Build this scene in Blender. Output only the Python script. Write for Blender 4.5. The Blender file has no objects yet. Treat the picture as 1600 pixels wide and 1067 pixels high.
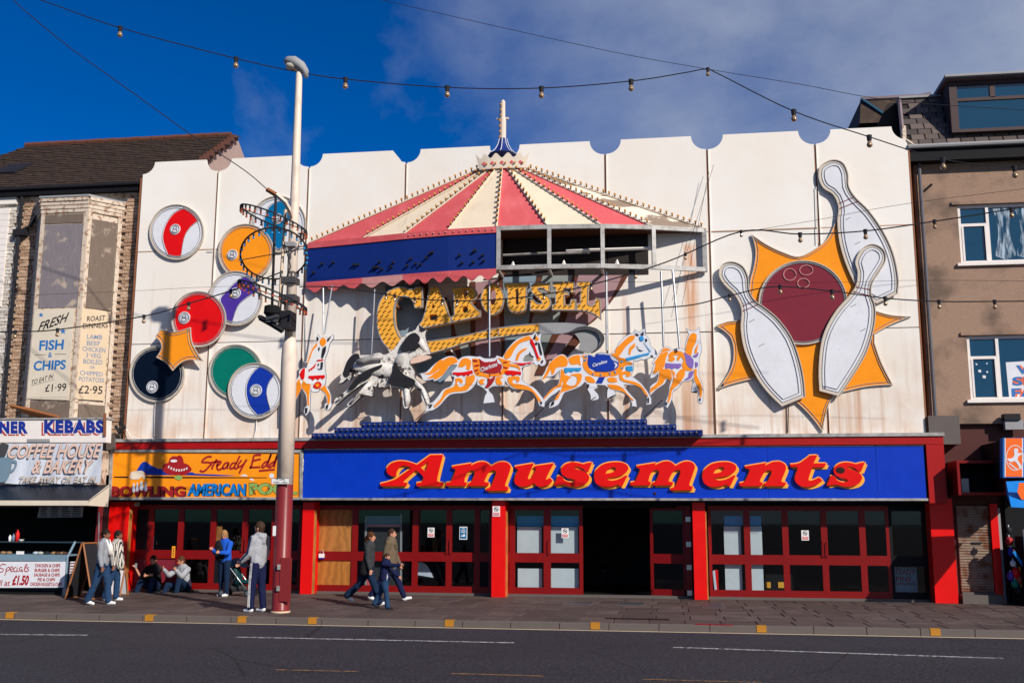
import bpy, bmesh, math, random
from math import radians as R, sin, cos, pi
from mathutils import Vector as V, Matrix, noise
from mathutils.geometry import tessellate_polygon
random.seed(7)
sc = bpy.context.scene
# ---------------- camera ----------------
F, PIT, YAW, ROL = 1627.17, 0.170366, -0.145891, 0.003806      # focal length (photo px) and angles of a hand-held camera across the road
K = 1.15625
CAM = V((0, -22.5*K, 1.6*K))
_f = V((sin(YAW)*cos(PIT), cos(YAW)*cos(PIT), sin(PIT))); _r = V((cos(YAW), -sin(YAW), 0)); _u = _r.cross(_f)
CR = cos(ROL)*_r + sin(ROL)*_u; CU = -sin(ROL)*_r + cos(ROL)*_u
cam = bpy.data.objects.new('camera', bpy.data.cameras.new('camera')); sc.collection.objects.link(cam)
cam.data.sensor_width = 36; cam.data.lens = F*36/1600; cam.data.clip_end = 3000
cam.matrix_world = Matrix(((CR.x, CU.x, -_f.x, CAM.x), (CR.y, CU.y, -_f.y, CAM.y), (CR.z, CU.z, -_f.z, CAM.z), (0, 0, 0, 1)))
sc.camera = cam
# ---------------- daylight ----------------
SUNV = V((4.76, -4.5, 3.9)).normalized()                         # towards the sun
EL = math.asin(SUNV.z); AZ = math.atan2(SUNV.x, SUNV.y)
sun = bpy.data.objects.new('sun', bpy.data.lights.new('sun', 'SUN')); sc.collection.objects.link(sun)
sun.data.energy = 5.0; sun.data.angle = R(0.55); sun.data.color = (1, .93, .84)
sun.rotation_euler = SUNV.to_track_quat('Z', 'Y').to_euler(); sun.location = (12, -30, 30)
w = bpy.data.worlds.new('World'); sc.world = w; w.use_nodes = True
nt = w.node_tree; nt.nodes.clear()
def N(t, kind, **kw):
    n = t.nodes.new(kind)
    for k, v in kw.items():
        if k in n.inputs: n.inputs[k].default_value = v
        else: setattr(n, k, v)
    return n
out = N(nt, 'ShaderNodeOutputWorld'); bg = N(nt, 'ShaderNodeBackground'); nt.links.new(bg.outputs[0], out.inputs[0])
bg.inputs[1].default_value = 0.05
sky = N(nt, 'ShaderNodeTexSky', sky_type='NISHITA', sun_disc=False, sun_elevation=EL, sun_rotation=AZ, altitude=0, air_density=1.0, dust_density=.15, ozone_density=4)
tc = N(nt, 'ShaderNodeTexCoord')
mp = N(nt, 'ShaderNodeMapping'); mp.inputs['Scale'].default_value = (1.0, 1.0, 1.35); mp.inputs['Location'].default_value = (1.3, .7, 1.9)
nt.links.new(tc.outputs['Generated'], mp.inputs[0])
n1 = N(nt, 'ShaderNodeTexNoise'); n1.inputs['Scale'].default_value = 2.6; n1.inputs['Detail'].default_value = 10; n1.inputs['Roughness'].default_value = .55; n1.inputs['Distortion'].default_value = .15
nt.links.new(mp.outputs[0], n1.inputs['Vector'])
sx = N(nt, 'ShaderNodeSeparateXYZ'); nt.links.new(tc.outputs['Generated'], sx.inputs[0])
mr = N(nt, 'ShaderNodeMapRange'); nt.links.new(sx.outputs['X'], mr.inputs['Value'])
mr.inputs['From Min'].default_value = -.40; mr.inputs['From Max'].default_value = .06; mr.inputs['To Min'].default_value = -.17; mr.inputs['To Max'].default_value = .22
ad = N(nt, 'ShaderNodeMath', operation='ADD'); nt.links.new(n1.outputs[0], ad.inputs[0]); nt.links.new(mr.outputs[0], ad.inputs[1])
cr = N(nt, 'ShaderNodeValToRGB'); nt.links.new(ad.outputs[0], cr.inputs[0])
cr.color_ramp.elements[0].position = .46; cr.color_ramp.elements[0].color = (0, 0, 0, 1)
cr.color_ramp.elements[1].position = .76; cr.color_ramp.elements[1].color = (.95, .95, .95, 1)
hs = N(nt, 'ShaderNodeHueSaturation'); hs.inputs['Saturation'].default_value = 1.45; hs.inputs['Value'].default_value = .88; nt.links.new(sky.outputs[0], hs.inputs['Color'])
mx = N(nt, 'ShaderNodeMixRGB'); nt.links.new(cr.outputs[0], mx.inputs['Fac']); tn = N(nt, 'ShaderNodeMixRGB', blend_type='MULTIPLY'); tn.inputs[0].default_value = 1; tn.inputs[2].default_value = (.5, 1.28, 1.9, 1); nt.links.new(hs.outputs[0], tn.inputs[1]); nt.links.new(tn.outputs[0], mx.inputs[1]); mx.inputs[2].default_value = (6.8, 7.9, 10.6, 1)
nt.links.new(mx.outputs[0], bg.inputs[0])
sc.view_settings.view_transform = 'Standard'; sc.view_settings.look = 'None'; sc.view_settings.gamma = 1; sc.view_settings.exposure = 0.0
sc.view_settings.use_curve_mapping = False
# ---------------- helpers ----------------
def ray(x, y): return _f + (x-800)/F*CR + (533.5-y)/F*CU
def U(x, y, pl):                                                 # photo point -> world point on a plane (float = wall-parallel plane at that depth)
    d = ray(x, y)
    if isinstance(pl, (int, float)): return CAM + d*((pl-CAM.y)/d.y)
    p, n = pl; return CAM + d*((p-CAM).dot(n)/d.dot(n))
def G(x, y, z=0.0):
    d = ray(x, y); return CAM + d*((z-CAM.z)/d.z)
def plane(a, b):                                                 # vertical plane through two ground points, normal facing the road
    a = V((a[0], a[1], 0)); b = V((b[0], b[1], 0)); d = (b-a).normalized(); n = V((d.y, -d.x, 0))
    if n.y > 0: n = -n
    return (a, n)
def Nrm(pl): return V((0, -1, 0)) if isinstance(pl, (int, float)) else pl[1]
def off(pl, d):                                                  # plane moved d metres towards the road
    return pl-d if isinstance(pl, (int, float)) else (pl[0]+pl[1]*d, pl[1])
def S(s, z=(0, 0, 1), n=4, closed=True):                         # "x,y x,yc ..." traced outline, smooth except at c points; z = crop origin and scale
    P = []
    for t in s.split():
        c = t.endswith('c'); a, b = t.rstrip('c').split(','); P.append((float(a)*z[2]+z[0], float(b)*z[2]+z[1], c))
    o = []; m = len(P)
    for i in range(m if closed else m-1):
        p1, p2 = P[i], P[(i+1) % m]
        p0 = P[i-1] if (closed or i > 0) else p1; p3 = P[(i+2) % m] if (closed or i+2 < m) else p2
        if p1[2] and p2[2]: o.append(p1[:2]); continue
        t1 = (0, 0) if p1[2] else ((p2[0]-p0[0])/2, (p2[1]-p0[1])/2)
        t2 = (0, 0) if p2[2] else ((p3[0]-p1[0])/2, (p3[1]-p1[1])/2)
        for k in range(n):
            t = k/n; h1 = 2*t**3-3*t*t+1; h2 = t**3-2*t*t+t; h3 = -2*t**3+3*t*t; h4 = t**3-t*t
            o.append((h1*p1[0]+h2*t1[0]+h3*p2[0]+h4*t2[0], h1*p1[1]+h2*t1[1]+h3*p2[1]+h4*t2[1]))
    if not closed: o.append(P[-1][:2])
    return o
def sh(l, dx, dy): return [(a+dx, b+dy) for a, b in l]
def ell(cx, cy, rx, ry=None, n=32, a0=0):
    ry = ry or rx; return [(cx+rx*cos(2*pi*k/n+a0), cy+ry*sin(2*pi*k/n+a0)) for k in range(n)]
def rect(x0, y0, x1, y1): return [(x0, y0), (x1, y0), (x1, y1), (x0, y1)]
class MB:
    def __init__(s): s.v = []; s.f = []
    def add(s, v, f): o = len(s.v); s.v += [V(p) for p in v]; s.f += [[o+i for i in q] for q in f]; return s
    def box(s, a, b):
        x0, y0, z0 = a; x1, y1, z1 = b
        return s.add([(x0,y0,z0),(x1,y0,z0),(x1,y1,z0),(x0,y1,z0),(x0,y0,z1),(x1,y0,z1),(x1,y1,z1),(x0,y1,z1)],
              [(0,3,2,1),(4,5,6,7),(0,1,5,4),(1,2,6,5),(2,3,7,6),(3,0,4,7)])
    def prism(s, loops, pl, t):                                  # loops in world points lying on the plane; body goes t back from it
        if not isinstance(loops[0], (list, tuple)): loops = [loops]
        n = Nrm(pl); fl = [p for l in loops for p in l]; m = len(fl); tr = tessellate_polygon(loops)
        v = fl+[p-n*t for p in fl]; f = [tuple(q) for q in tr]+[tuple(m+i for i in reversed(q)) for q in tr]; o = 0
        for l in loops:
            k = len(l); f += [(o+i, o+(i+1) % k, m+o+(i+1) % k, m+o+i) for i in range(k)]; o += k
        return s.add(v, f)
    def px(s, loops, pl, t):                                     # same with outlines traced in photo points
        if not isinstance(loops[0], list): loops = [loops]
        return s.prism([[U(x, y, pl) for x, y in l] for l in loops], pl, t)
    def tube(s, pts, r, n=6, caps=True, flat=1.0, up=None):
        pts = [V(p) for p in pts]; rs = r if isinstance(r, (list, tuple)) else [r]*len(pts); v = []; f = []
        pu = None
        for i, p in enumerate(pts):
            d = (pts[min(i+1, len(pts)-1)]-pts[max(i-1, 0)])
            d = d.normalized() if d.length > 1e-9 else V((0, 0, 1))
            if pu is None:
                a = V(up) if up else (V((0, 0, 1)) if abs(d.z) < .9 else V((0, 1, 0)))
            else: a = pu
            u = (a-d*a.dot(d)); u = u.normalized() if u.length > 1e-6 else d.orthogonal().normalized()
            pu = u; q = d.cross(u)
            for k in range(n):
                t = 2*pi*k/n; v.append(p+(u*cos(t)+q*sin(t)*flat)*rs[i])
        for i in range(len(pts)-1):
            for k in range(n): f.append((i*n+k, i*n+(k+1) % n, (i+1)*n+(k+1) % n, (i+1)*n+k))
        if caps: f += [tuple(reversed(range(n))), tuple(range((len(pts)-1)*n, len(pts)*n))]
        return s.add(v, f)
    def loop(s, pts, r, n=5):
        pts = [V(p) for p in pts]; return s.tube(pts+[pts[0], pts[1]], r, n, False)
    def lathe(s, c, prof, n=16, ax=(0, 0, 1)):                   # prof: (radius, height along ax)
        c = V(c); ax = V(ax).normalized(); u = ax.orthogonal().normalized(); q = ax.cross(u); v = []; f = []
        for r, h in prof:
            for k in range(n): t = 2*pi*k/n; v.append(c+ax*h+(u*cos(t)+q*sin(t))*r)
        for i in range(len(prof)-1):
            for k in range(n): f.append((i*n+k, i*n+(k+1) % n, (i+1)*n+(k+1) % n, (i+1)*n+k))
        f += [tuple(reversed(range(n))), tuple(range((len(prof)-1)*n, len(prof)*n))]
        return s.add(v, f)
    def ball(s, c, r, n=8, m=5, sc=(1, 1, 1)):
        c = V(c); v = []; f = []
        for j in range(m+1):
            a = pi*j/m
            for k in range(n): t = 2*pi*k/n; v.append(c+V((sin(a)*cos(t)*r*sc[0], sin(a)*sin(t)*r*sc[1], cos(a)*r*sc[2])))
        for j in range(m):
            for k in range(n): f.append((j*n+k, (j+1)*n+k, (j+1)*n+(k+1) % n, j*n+(k+1) % n))
        return s.add(v, f)
    def build(s, name, m, parent=None, loc=None, smooth=False, weld=True):
        o0 = org(parent) if parent else (V(loc) if loc is not None else V((0, 0, 0)))
        me = bpy.data.meshes.new(name); me.from_pydata([p-o0 for p in s.v], [], s.f)
        bm = bmesh.new(); bm.from_mesh(me)
        if weld: bmesh.ops.remove_doubles(bm, verts=bm.verts, dist=1e-5)
        bmesh.ops.recalc_face_normals(bm, faces=bm.faces); bm.to_mesh(me); bm.free()
        me.materials.append(mat(m) if isinstance(m, str) else m)
        if smooth: me.polygons.foreach_set('use_smooth', [True]*len(me.polygons)); me.update()
        return link(name, me, parent, o0)
ORG = {}
def org(o): return ORG[o.name]
def link(name, me, parent=None, o0=None, kind=None, label=None):
    o = bpy.data.objects.new(name, me); sc.collection.objects.link(o); ORG[o.name] = V(o0) if o0 is not None else V((0, 0, 0))
    if parent: o.parent = parent; ORG[o.name] = ORG[parent.name]
    else: o.location = ORG[o.name]
    if kind: o['kind'] = kind
    return o
def thing(name, label, cat, loc, group=None):
    o = link(name, None, None, loc); o['label'] = label; o['category'] = cat; o.empty_display_size = .2
    if group: o['group'] = group
    return o
def tag(o, label, cat, group=None):
    o['label'] = label; o['category'] = cat
    if group: o['group'] = group
    return o
def struct(o): o['kind'] = 'structure'; return o
def stuff(o): o['kind'] = 'stuff'; return o
def inst(name, me, parent, loc, rot=None, scale=None):            # repeated piece sharing one mesh
    o = bpy.data.objects.new(name, me); sc.collection.objects.link(o); o.parent = parent
    o.location = V(loc)-(ORG[parent.name] if parent else V((0, 0, 0)))
    if rot: o.rotation_euler = rot
    if scale: o.scale = scale
    ORG[o.name] = V(loc); return o
# ---------------- materials ----------------
PAL = {
 'pave_joint': (.035, .028, .025), 'tray_band': (.58, .52, .45), 'mark_yellow': (.42, .18, .015), 'pipe_grey': (.1, .1, .12), 'shirt_grey2': (.14, .14, .16), 'rust_strip': (.45, .25, .14), 'mauve_grey': (.2, .15, .17), 'dormer_brown': (.06, .035, .035), 'teal_dark': (.005, .05, .09), 'maroon_dark': (.07, .015, .012), 'sign_edge_blue': (.0, .12, .45), 'glass_dark': (.03, .06, .08),
 'cladding': (.83, .80, .76), 'cream': (.72, .62, .5), 'red': (.36, .003, .003), 'doorred': (.20, .003, .003), 'bright_red': (.72, .003, .002), 'maroon': (.2, .02, .035),
 'post_cream': (.72, .60, .50), 'post_red': (.20, .02, .022), 'yellow': (.85, .33, .02), 'letter_yellow': (.85, .40, .04), 'orange': (.95, .30, .006), 'horse_orange': (.92, .27, .006),
 'blue': (.0, .035, .46), 'navy': (.004, .022, .16), 'royal': (.0, .03, .34), 'darknavy': (.002, .006, .018), 'teal': (.0, .14, .34), 'green': (.0, .17, .12), 'purple': (.07, .03, .3),
 'lilac': (.22, .13, .45), 'sky_paint': (.02, .28, .62), 'white': (.78, .78, .78), 'paint_white': (.7, .71, .76), 'grey_edge': (.2, .22, .26), 'tray': (.5, .43, .36), 'grey': (.3, .3, .3),
 'darkgrey': (.06, .06, .065), 'black': (.006, .006, .007), 'pink': (.62, .10, .11), 'pink_pale': (.6, .28, .26), 'royal_navy': (.001, .02, .17), 'canvas': (.78, .66, .5), 'alu': (.4, .4, .4), 'steel': (.5, .5, .5), 'rust': (.26, .10, .045),
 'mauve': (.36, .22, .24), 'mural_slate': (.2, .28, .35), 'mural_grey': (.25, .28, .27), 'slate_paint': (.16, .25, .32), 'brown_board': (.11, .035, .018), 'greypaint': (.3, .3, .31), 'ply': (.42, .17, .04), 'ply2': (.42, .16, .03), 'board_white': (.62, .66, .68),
 'skin': (.52, .24, .15), 'skin_dark': (.22, .09, .05), 'denim': (.012, .042, .105), 'jean_dark': (.008, .02, .05), 'hoodie': (.34, .35, .38), 'shirt_grey': (.26, .27, .3), 'track': (.01, .013, .05),
 'jacket_brown': (.13, .095, .06), 'charcoal': (.04, .042, .045), 'blackcloth': (.012, .012, .013), 'blueshirt': (.01, .09, .5), 'hair_dark': (.012, .007, .005), 'hair_brown': (.07, .025, .01),
 'hair_blond': (.32, .17, .06), 'hair_short': (.05, .025, .015), 'shoe': (.75, .75, .75), 'kebab_blue': (.01, .03, .28), 'kebab_red': (.45, .03, .03), 'sign_blue': (.02, .16, .45), 'sign_red': (.35, .01, .015),
 'peach': (.75, .52, .42), 'banner': (.6, .64, .72), 'board_cream': (.68, .60, .48), 'board_tan': (.62, .48, .33), 'faded_blue': (.16, .22, .34), 'ink': (.02, .02, .025), 'wood': (.28, .10, .03), 'olive_green': (.25, .4, .1),
 'bright_blue': (.0, .19, .6), 'shop_orange': (.9, .14, .01), 'ketchup': (.6, .01, .01), 'terracotta': (.13, .05, .032), 'gable': (.42, .3, .26), 'upvc': (.8, .74, .7), 'curtain': (.5, .6, .7), 'bulb_amber': (.6, .3, .08), 'bulb_red': (.4, .07, .03),
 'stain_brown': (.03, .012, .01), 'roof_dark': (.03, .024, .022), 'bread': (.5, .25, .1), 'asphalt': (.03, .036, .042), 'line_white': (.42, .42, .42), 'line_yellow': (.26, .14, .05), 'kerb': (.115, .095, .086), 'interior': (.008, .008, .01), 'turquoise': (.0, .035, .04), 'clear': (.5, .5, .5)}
ROUGH = dict(steel=.3, alu=.45, blue=.35, letter_yellow=.6, red=.45, doorred=.4, post_red=.35, maroon=.3, orange=.35, black=.6, darknavy=.3, navy=.4, bright_red=.35, teal=.35, green=.35, purple=.35, darkgrey=.5, bulb_amber=.25, bulb_red=.3)
METAL = dict(steel=.9, alu=.5, rust=0)
CLOTH = {'denim', 'jean_dark', 'hoodie', 'shirt_grey', 'track', 'jacket_brown', 'charcoal', 'blackcloth', 'blueshirt'}
MATS = {}
def base(name):
    m = bpy.data.materials.new(name); m.use_nodes = True; t = m.node_tree; return m, t, t.nodes['Principled BSDF']
def nz(t, scale, detail=5, vec=None, rough=.55, stretch=None):
    n = t.nodes.new('ShaderNodeTexNoise'); n.inputs['Scale'].default_value = scale; n.inputs['Detail'].default_value = detail; n.inputs['Roughness'].default_value = rough
    g = t.nodes.new('ShaderNodeNewGeometry'); src = g.outputs['Position']
    if stretch:
        mp = t.nodes.new('ShaderNodeMapping'); mp.inputs['Scale'].default_value = stretch; t.links.new(src, mp.inputs[0]); src = mp.outputs[0]
    t.links.new(src, n.inputs['Vector']); return n.outputs[0]
def ramp(t, src, a, b, ca=(0, 0, 0, 1), cb=(1, 1, 1, 1)):
    r = t.nodes.new('ShaderNodeValToRGB'); e = r.color_ramp.elements; e[0].position = a; e[1].position = b; e[0].color = ca; e[1].color = cb; t.links.new(src, r.inputs[0]); return r.outputs[0]
def mixc(t, fac, a, b, mode='MIX'):
    m = t.nodes.new('ShaderNodeMixRGB'); m.blend_type = mode
    for i, x in ((0, fac), (1, a), (2, b)):
        if isinstance(x, (int, float)): m.inputs[i].default_value = x if i == 0 else (x, x, x, 1)
        elif isinstance(x, tuple): m.inputs[i].default_value = tuple(x[:3])+(1,)
        else: t.links.new(x, m.inputs[i])
    return m.outputs[0]
def bump(t, b, src, st, dist=.02):
    n = t.nodes.new('ShaderNodeBump'); n.inputs['Strength'].default_value = st; n.inputs['Distance'].default_value = dist; t.links.new(src, n.inputs['Height']); t.links.new(n.outputs[0], b.inputs['Normal'])
def mul(t, a, b, op='MULTIPLY'):
    m = t.nodes.new('ShaderNodeMath'); m.operation = op; m.use_clamp = True
    for i, x in ((0, a), (1, b)):
        if isinstance(x, (int, float)): m.inputs[i].default_value = x
        else: t.links.new(x, m.inputs[i])
    return m.outputs[0]
def rnd(t): return t.nodes.new('ShaderNodeObjectInfo').outputs['Random']
def zr(t, z0, z1, lo=1.0, hi=0.0):                              # a band by world height (where dirt and rust have collected)
    g = t.nodes.new('ShaderNodeNewGeometry'); s = t.nodes.new('ShaderNodeSeparateXYZ'); t.links.new(g.outputs['Position'], s.inputs[0])
    m = t.nodes.new('ShaderNodeMapRange'); t.links.new(s.outputs['Z'], m.inputs[0]); m.inputs[1].default_value = z0; m.inputs[2].default_value = z1; m.inputs[3].default_value = lo; m.inputs[4].default_value = hi; return m.outputs[0]
def mat(k):
    if k in MATS: return MATS[k]
    m, t, b = base(k); b.inputs['Specular IOR Level'].default_value = .12 if k in ('ink', 'black', 'interior', 'hair_dark', 'hair_short', 'blackcloth', 'roof_dark', 'darknavy', 'stain_brown', 'jean_dark', 'track', 'charcoal', 'hair_brown') else .28; c = PAL.get(k, (.5, .5, .5)); b.inputs['Roughness'].default_value = ROUGH.get(k, .6); b.inputs['Metallic'].default_value = METAL.get(k, 0); L = t.links.new
    if k == 'cladding':
        st = ramp(t, nz(t, 5, 6, stretch=(1.6, 1.6, .12)), .5, .78)
        f = mul(t, st, mul(t, zr(t, 3.9, 6.8), .75))
        spots = mul(t, ramp(t, nz(t, 9, 3), .74, .80), .35)
        col = mixc(t, ramp(t, nz(t, .5, 3), .3, .7), c, (.80, .74, .66)); col = mixc(t, f, col, (.42, .22, .1)); col = mixc(t, spots, col, (.4, .36, .33)); rs = mul(t, ramp(t, nz(t, 2.2, 5, stretch=(1.3, 1.3, .05)), .56, .70), mul(t, zr(t, 4.2, 9.2), .85)); col = mixc(t, rs, col, (.46, .20, .08))
        for px_, z0_, z1_, wd_, cc in ((1081, 5.4, 8.7, .24, (.62, .24, .06)), (1068, 4.0, 7.2, .12, (.5, .24, .1)), (655, 4.0, 6.0, .28, (.34, .12, .04)), (918, 4.0, 5.6, .22, (.4, .17, .06)), (575, 4.0, 5.6, .12, (.36, .14, .05))):
            g = t.nodes.new('ShaderNodeNewGeometry'); sp_ = t.nodes.new('ShaderNodeSeparateXYZ'); L(g.outputs['Position'], sp_.inputs[0]); a_ = mul(t, sp_.outputs['X'], -U(px_, 500, 0).x, 'ADD') if False else None
            mm = t.nodes.new('ShaderNodeMath'); mm.operation = 'SUBTRACT'; L(sp_.outputs['X'], mm.inputs[0]); mm.inputs[1].default_value = U(px_, 500, 0).x; ab = t.nodes.new('ShaderNodeMath'); ab.operation = 'ABSOLUTE'; L(mm.outputs[0], ab.inputs[0])
            m2 = t.nodes.new('ShaderNodeMapRange'); L(ab.outputs[0], m2.inputs[0]); m2.inputs[1].default_value = wd_*.3; m2.inputs[2].default_value = wd_; m2.inputs[3].default_value = 1; m2.inputs[4].default_value = 0
            fz = mul(t, m2.outputs[0], zr(t, z0_, z1_, .35, 1.0) if px_ > 1075 else zr(t, z0_, z1_)); fz = mul(t, fz, mul(t, zr(t, z1_, z1_+.15), ramp(t, nz(t, 5, 6, stretch=(2.5, 2.5, .15)), .3, .6))); col = mixc(t, fz, col, cc)
        pe = mul(t, ramp(t, nz(t, 1.6, 5), .35, .7), mul(t, zr(t, 3.9, 6.4), .8)); col = mixc(t, pe, col, (.66, .44, .30)); gr = mul(t, ramp(t, nz(t, 3, 6, stretch=(2.2, 2.2, .1)), .6, .9), .2); col = mixc(t, gr, col, (.60, .52, .45))
        rn = mixc(t, rnd(t), (.95, .94, .93), (1.02, 1.02, 1.02)); L(mixc(t, 1.0, col, rn, 'MULTIPLY'), b.inputs['Base Color']); b.inputs['Roughness'].default_value = .5
        bump(t, b, nz(t, 1.3, 2), .25, .03)
    elif k == 'asphalt':
        col = mixc(t, ramp(t, nz(t, 22, 3), .38, .64), (.009, .009, .013), (.052, .048, .063)); col = mixc(t, mul(t, ramp(t, nz(t, .35, 5, stretch=(.25, 1, 1)), .35, .7), .5), col, (.010, .010, .013)); wn = nz(t, .22, 4, stretch=(.12, 1.6, 1)); col = mixc(t, mul(t, ramp(t, wn, .52, .62), .4), col, (.030, .028, .034)); vo = t.nodes.new('ShaderNodeTexVoronoi'); vo.feature = 'DISTANCE_TO_EDGE'; vo.inputs['Scale'].default_value = .35; g = t.nodes.new('ShaderNodeNewGeometry'); wp = mixc(t, .08, g.outputs['Position'], t.nodes.new('ShaderNodeTexNoise').outputs['Color']); L(wp, vo.inputs['Vector']); col = mixc(t, ramp(t, vo.outputs[0], .0, .006, (1, 1, 1, 1), (0, 0, 0, 1)), col, (.004, .004, .004)); col = mixc(t, mul(t, ramp(t, nz(t, 3.5, 4), .66, .72), .6), col, (.004, .004, .005))
        L(col, b.inputs['Base Color']); b.inputs['Roughness'].default_value = .75; bump(t, b, nz(t, 30, 3), .8, .012)
    elif k == 'paving':
        col = mixc(t, rnd(t), (.068, .046, .040), (.125, .092, .082)); col = mixc(t, ramp(t, nz(t, 2.2, 7), .35, .75), col, (.055, .042, .038)); col = mixc(t, mul(t, ramp(t, nz(t, 14, 3), .68, .74), .5), col, (.02, .018, .017))
        L(col, b.inputs['Base Color']); b.inputs['Roughness'].default_value = .7; bump(t, b, nz(t, 60, 3), .35, .004)
    elif k in ('stone_cream', 'stone_white'):
        a, d = ((.60, .42, .29), (.36, .22, .14)) if k == 'stone_cream' else ((.72, .68, .62), (.55, .5, .44))
        col = mixc(t, rnd(t), a, d); col = mixc(t, mul(t, ramp(t, nz(t, 7, 6), .5, .7), .5), col, (.36, .2, .12)); L(col, b.inputs['Base Color']); b.inputs['Roughness'].default_value = .85; bump(t, b, nz(t, 18, 5), 1.0, .05)
    elif k == 'pebbledash':
        col = mixc(t, nz(t, 70, 2), (.21, .13, .09), (.54, .36, .26)); col = mixc(t, mul(t, ramp(t, nz(t, .9, 7), .46, .62), .8), col, (.13, .095, .075)); L(col, b.inputs['Base Color']); b.inputs['Roughness'].default_value = .9; bump(t, b, nz(t, 80, 3), 1.0, .02)
    elif k in ('tile_brown', 'slate'):
        a, d = ((.065, .040, .028), (.03, .02, .016)) if k == 'tile_brown' else ((.15, .115, .105), (.06, .05, .05))
        col = mixc(t, rnd(t) if k == 'slate' else nz(t, 2.5, 4), a, d); col = mixc(t, mul(t, ramp(t, nz(t, 5, 6), .5, .75), .6), col, (.12, .08, .045)); L(col, b.inputs['Base Color']); b.inputs['Roughness'].default_value = .8; bump(t, b, nz(t, 30, 4), .6, .01)
    elif k in ('boarded', 'boarded2'):
        a = (.27, .24, .26) if k == 'boarded' else (.22, .165, .13)
        col = mixc(t, nz(t, 12, 6, stretch=(3, 3, .25)), a, tuple(x*.5 for x in a)); col = mixc(t, ramp(t, nz(t, 3, 6), .58, .72), col, (.48, .38, .3)); L(col, b.inputs['Base Color']); b.inputs['Roughness'].default_value = .85; bump(t, b, nz(t, 20, 5, stretch=(3, 3, .3)), .6, .01)
    elif k == 'peeling':
        col = mixc(t, ramp(t, nz(t, 8, 9, rough=.7), .52, .57), (.60, .50, .40), (.34, .22, .15)); L(col, b.inputs['Base Color']); b.inputs['Roughness'].default_value = .8; bump(t, b, nz(t, 9, 7), .6, .01)
    elif k == 'peel_canvas':
        col = mixc(t, ramp(t, nz(t, 1.6, 8, stretch=(.6, .6, 2)), .50, .53), (.74, .66, .55), (.27, .2, .15)); L(col, b.inputs['Base Color']); bump(t, b, nz(t, 5, 7), .5, .01)
    elif k in ('canvas', 'pink', 'pink_pale'):
        col = mixc(t, mul(t, ramp(t, nz(t, 2.2, 7), .5, .85), .6), c, tuple(min(1, x*1.15+.12) for x in c) if k != 'canvas' else (.62, .5, .36)); col = mixc(t, mul(t, ramp(t, nz(t, 3, 6, stretch=(1.5, 1.5, .3)), .62, .8), .5), col, (.3, .19, .13)); L(col, b.inputs['Base Color']); b.inputs['Roughness'].default_value = .55
    elif k == 'horse_wreck':
        col = mixc(t, ramp(t, nz(t, 2.6, 7, rough=.7), .41, .44), (.02, .02, .025), (.72, .69, .65)); col = mixc(t, mul(t, ramp(t, nz(t, 16, 5), .60, .66), .8), col, (.3, .14, .07)); L(col, b.inputs['Base Color']); b.inputs['Roughness'].default_value = .8; cr_ = ramp(t, nz(t, 11, 8, rough=.75), .485, .5); cr2 = ramp(t, nz(t, 11, 8, rough=.75), .5, .515, (1, 1, 1, 1), (0, 0, 0, 1)); col = mixc(t, mul(t, mul(t, cr_, cr2), .8), col, (.1, .05, .03)); L(col, b.inputs['Base Color']); bump(t, b, nz(t, 9, 6), .5, .015)
    elif k == 'glass':
        b.inputs['Base Color'].default_value = (.9, .95, .97, 1); b.inputs['Roughness'].default_value = .03
        g = t.nodes.new('ShaderNodeBsdfGlossy'); g.inputs['Roughness'].default_value = .02; tr = t.nodes.new('ShaderNodeBsdfTransparent'); tr.inputs[0].default_value = (.8, .86, .88, 1)
        fr = t.nodes.new('ShaderNodeLayerWeight'); fr.inputs[0].default_value = .5; mxs = t.nodes.new('ShaderNodeMixShader'); L(mul(t, mul(t, mul(t, fr.outputs['Facing'], 4.0, 'POWER'), .9), .05, 'ADD'), mxs.inputs[0]); L(tr.outputs[0], mxs.inputs[1]); L(g.outputs[0], mxs.inputs[2]); L(mxs.outputs[0], t.nodes['Material Output'].inputs[0])
    elif k == 'window_glass':
        b.inputs['Base Color'].default_value = (.0, .045, .10, 1); b.inputs['Roughness'].default_value = .06; b.inputs['Specular IOR Level'].default_value = .8; bump(t, b, nz(t, .8, 3), .25, .02)
    elif k == 'shutter_rust':
        col = mixc(t, ramp(t, nz(t, 3, 6), .45, .6), (.26, .19, .14), (.16, .06, .03)); L(col, b.inputs['Base Color']); b.inputs['Roughness'].default_value = .6
    elif k in ('ply', 'ply2'):
        wv = t.nodes.new('ShaderNodeTexWave'); wv.inputs['Scale'].default_value = 1.5; wv.inputs['Distortion'].default_value = 12; wv.inputs['Detail'].default_value = 3; g = t.nodes.new('ShaderNodeNewGeometry'); L(g.outputs['Position'], wv.inputs['Vector'])
        L(mixc(t, wv.outputs[0], c, tuple(x*.72 for x in c)), b.inputs['Base Color'])
    elif k in CLOTH:
        col = mixc(t, nz(t, 9, 5), tuple(x*.72 for x in c), tuple(min(1, x*1.2) for x in c)); L(col, b.inputs['Base Color']); b.inputs['Roughness'].default_value = .9; bump(t, b, nz(t, 26, 4), .6, .012)
    elif k == 'stripe_scarf':
        g = t.nodes.new('ShaderNodeNewGeometry'); wv = t.nodes.new('ShaderNodeTexWave'); wv.inputs['Scale'].default_value = 11; wv.inputs['Distortion'].default_value = 1.2; L(g.outputs['Position'], wv.inputs['Vector'])
        L(ramp(t, wv.outputs[0], .5, .6, (.6, .56, .5, 1), (.03, .03, .035, 1)), b.inputs['Base Color']); b.inputs['Roughness'].default_value = .9
    elif k == 'post_cream':
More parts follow.
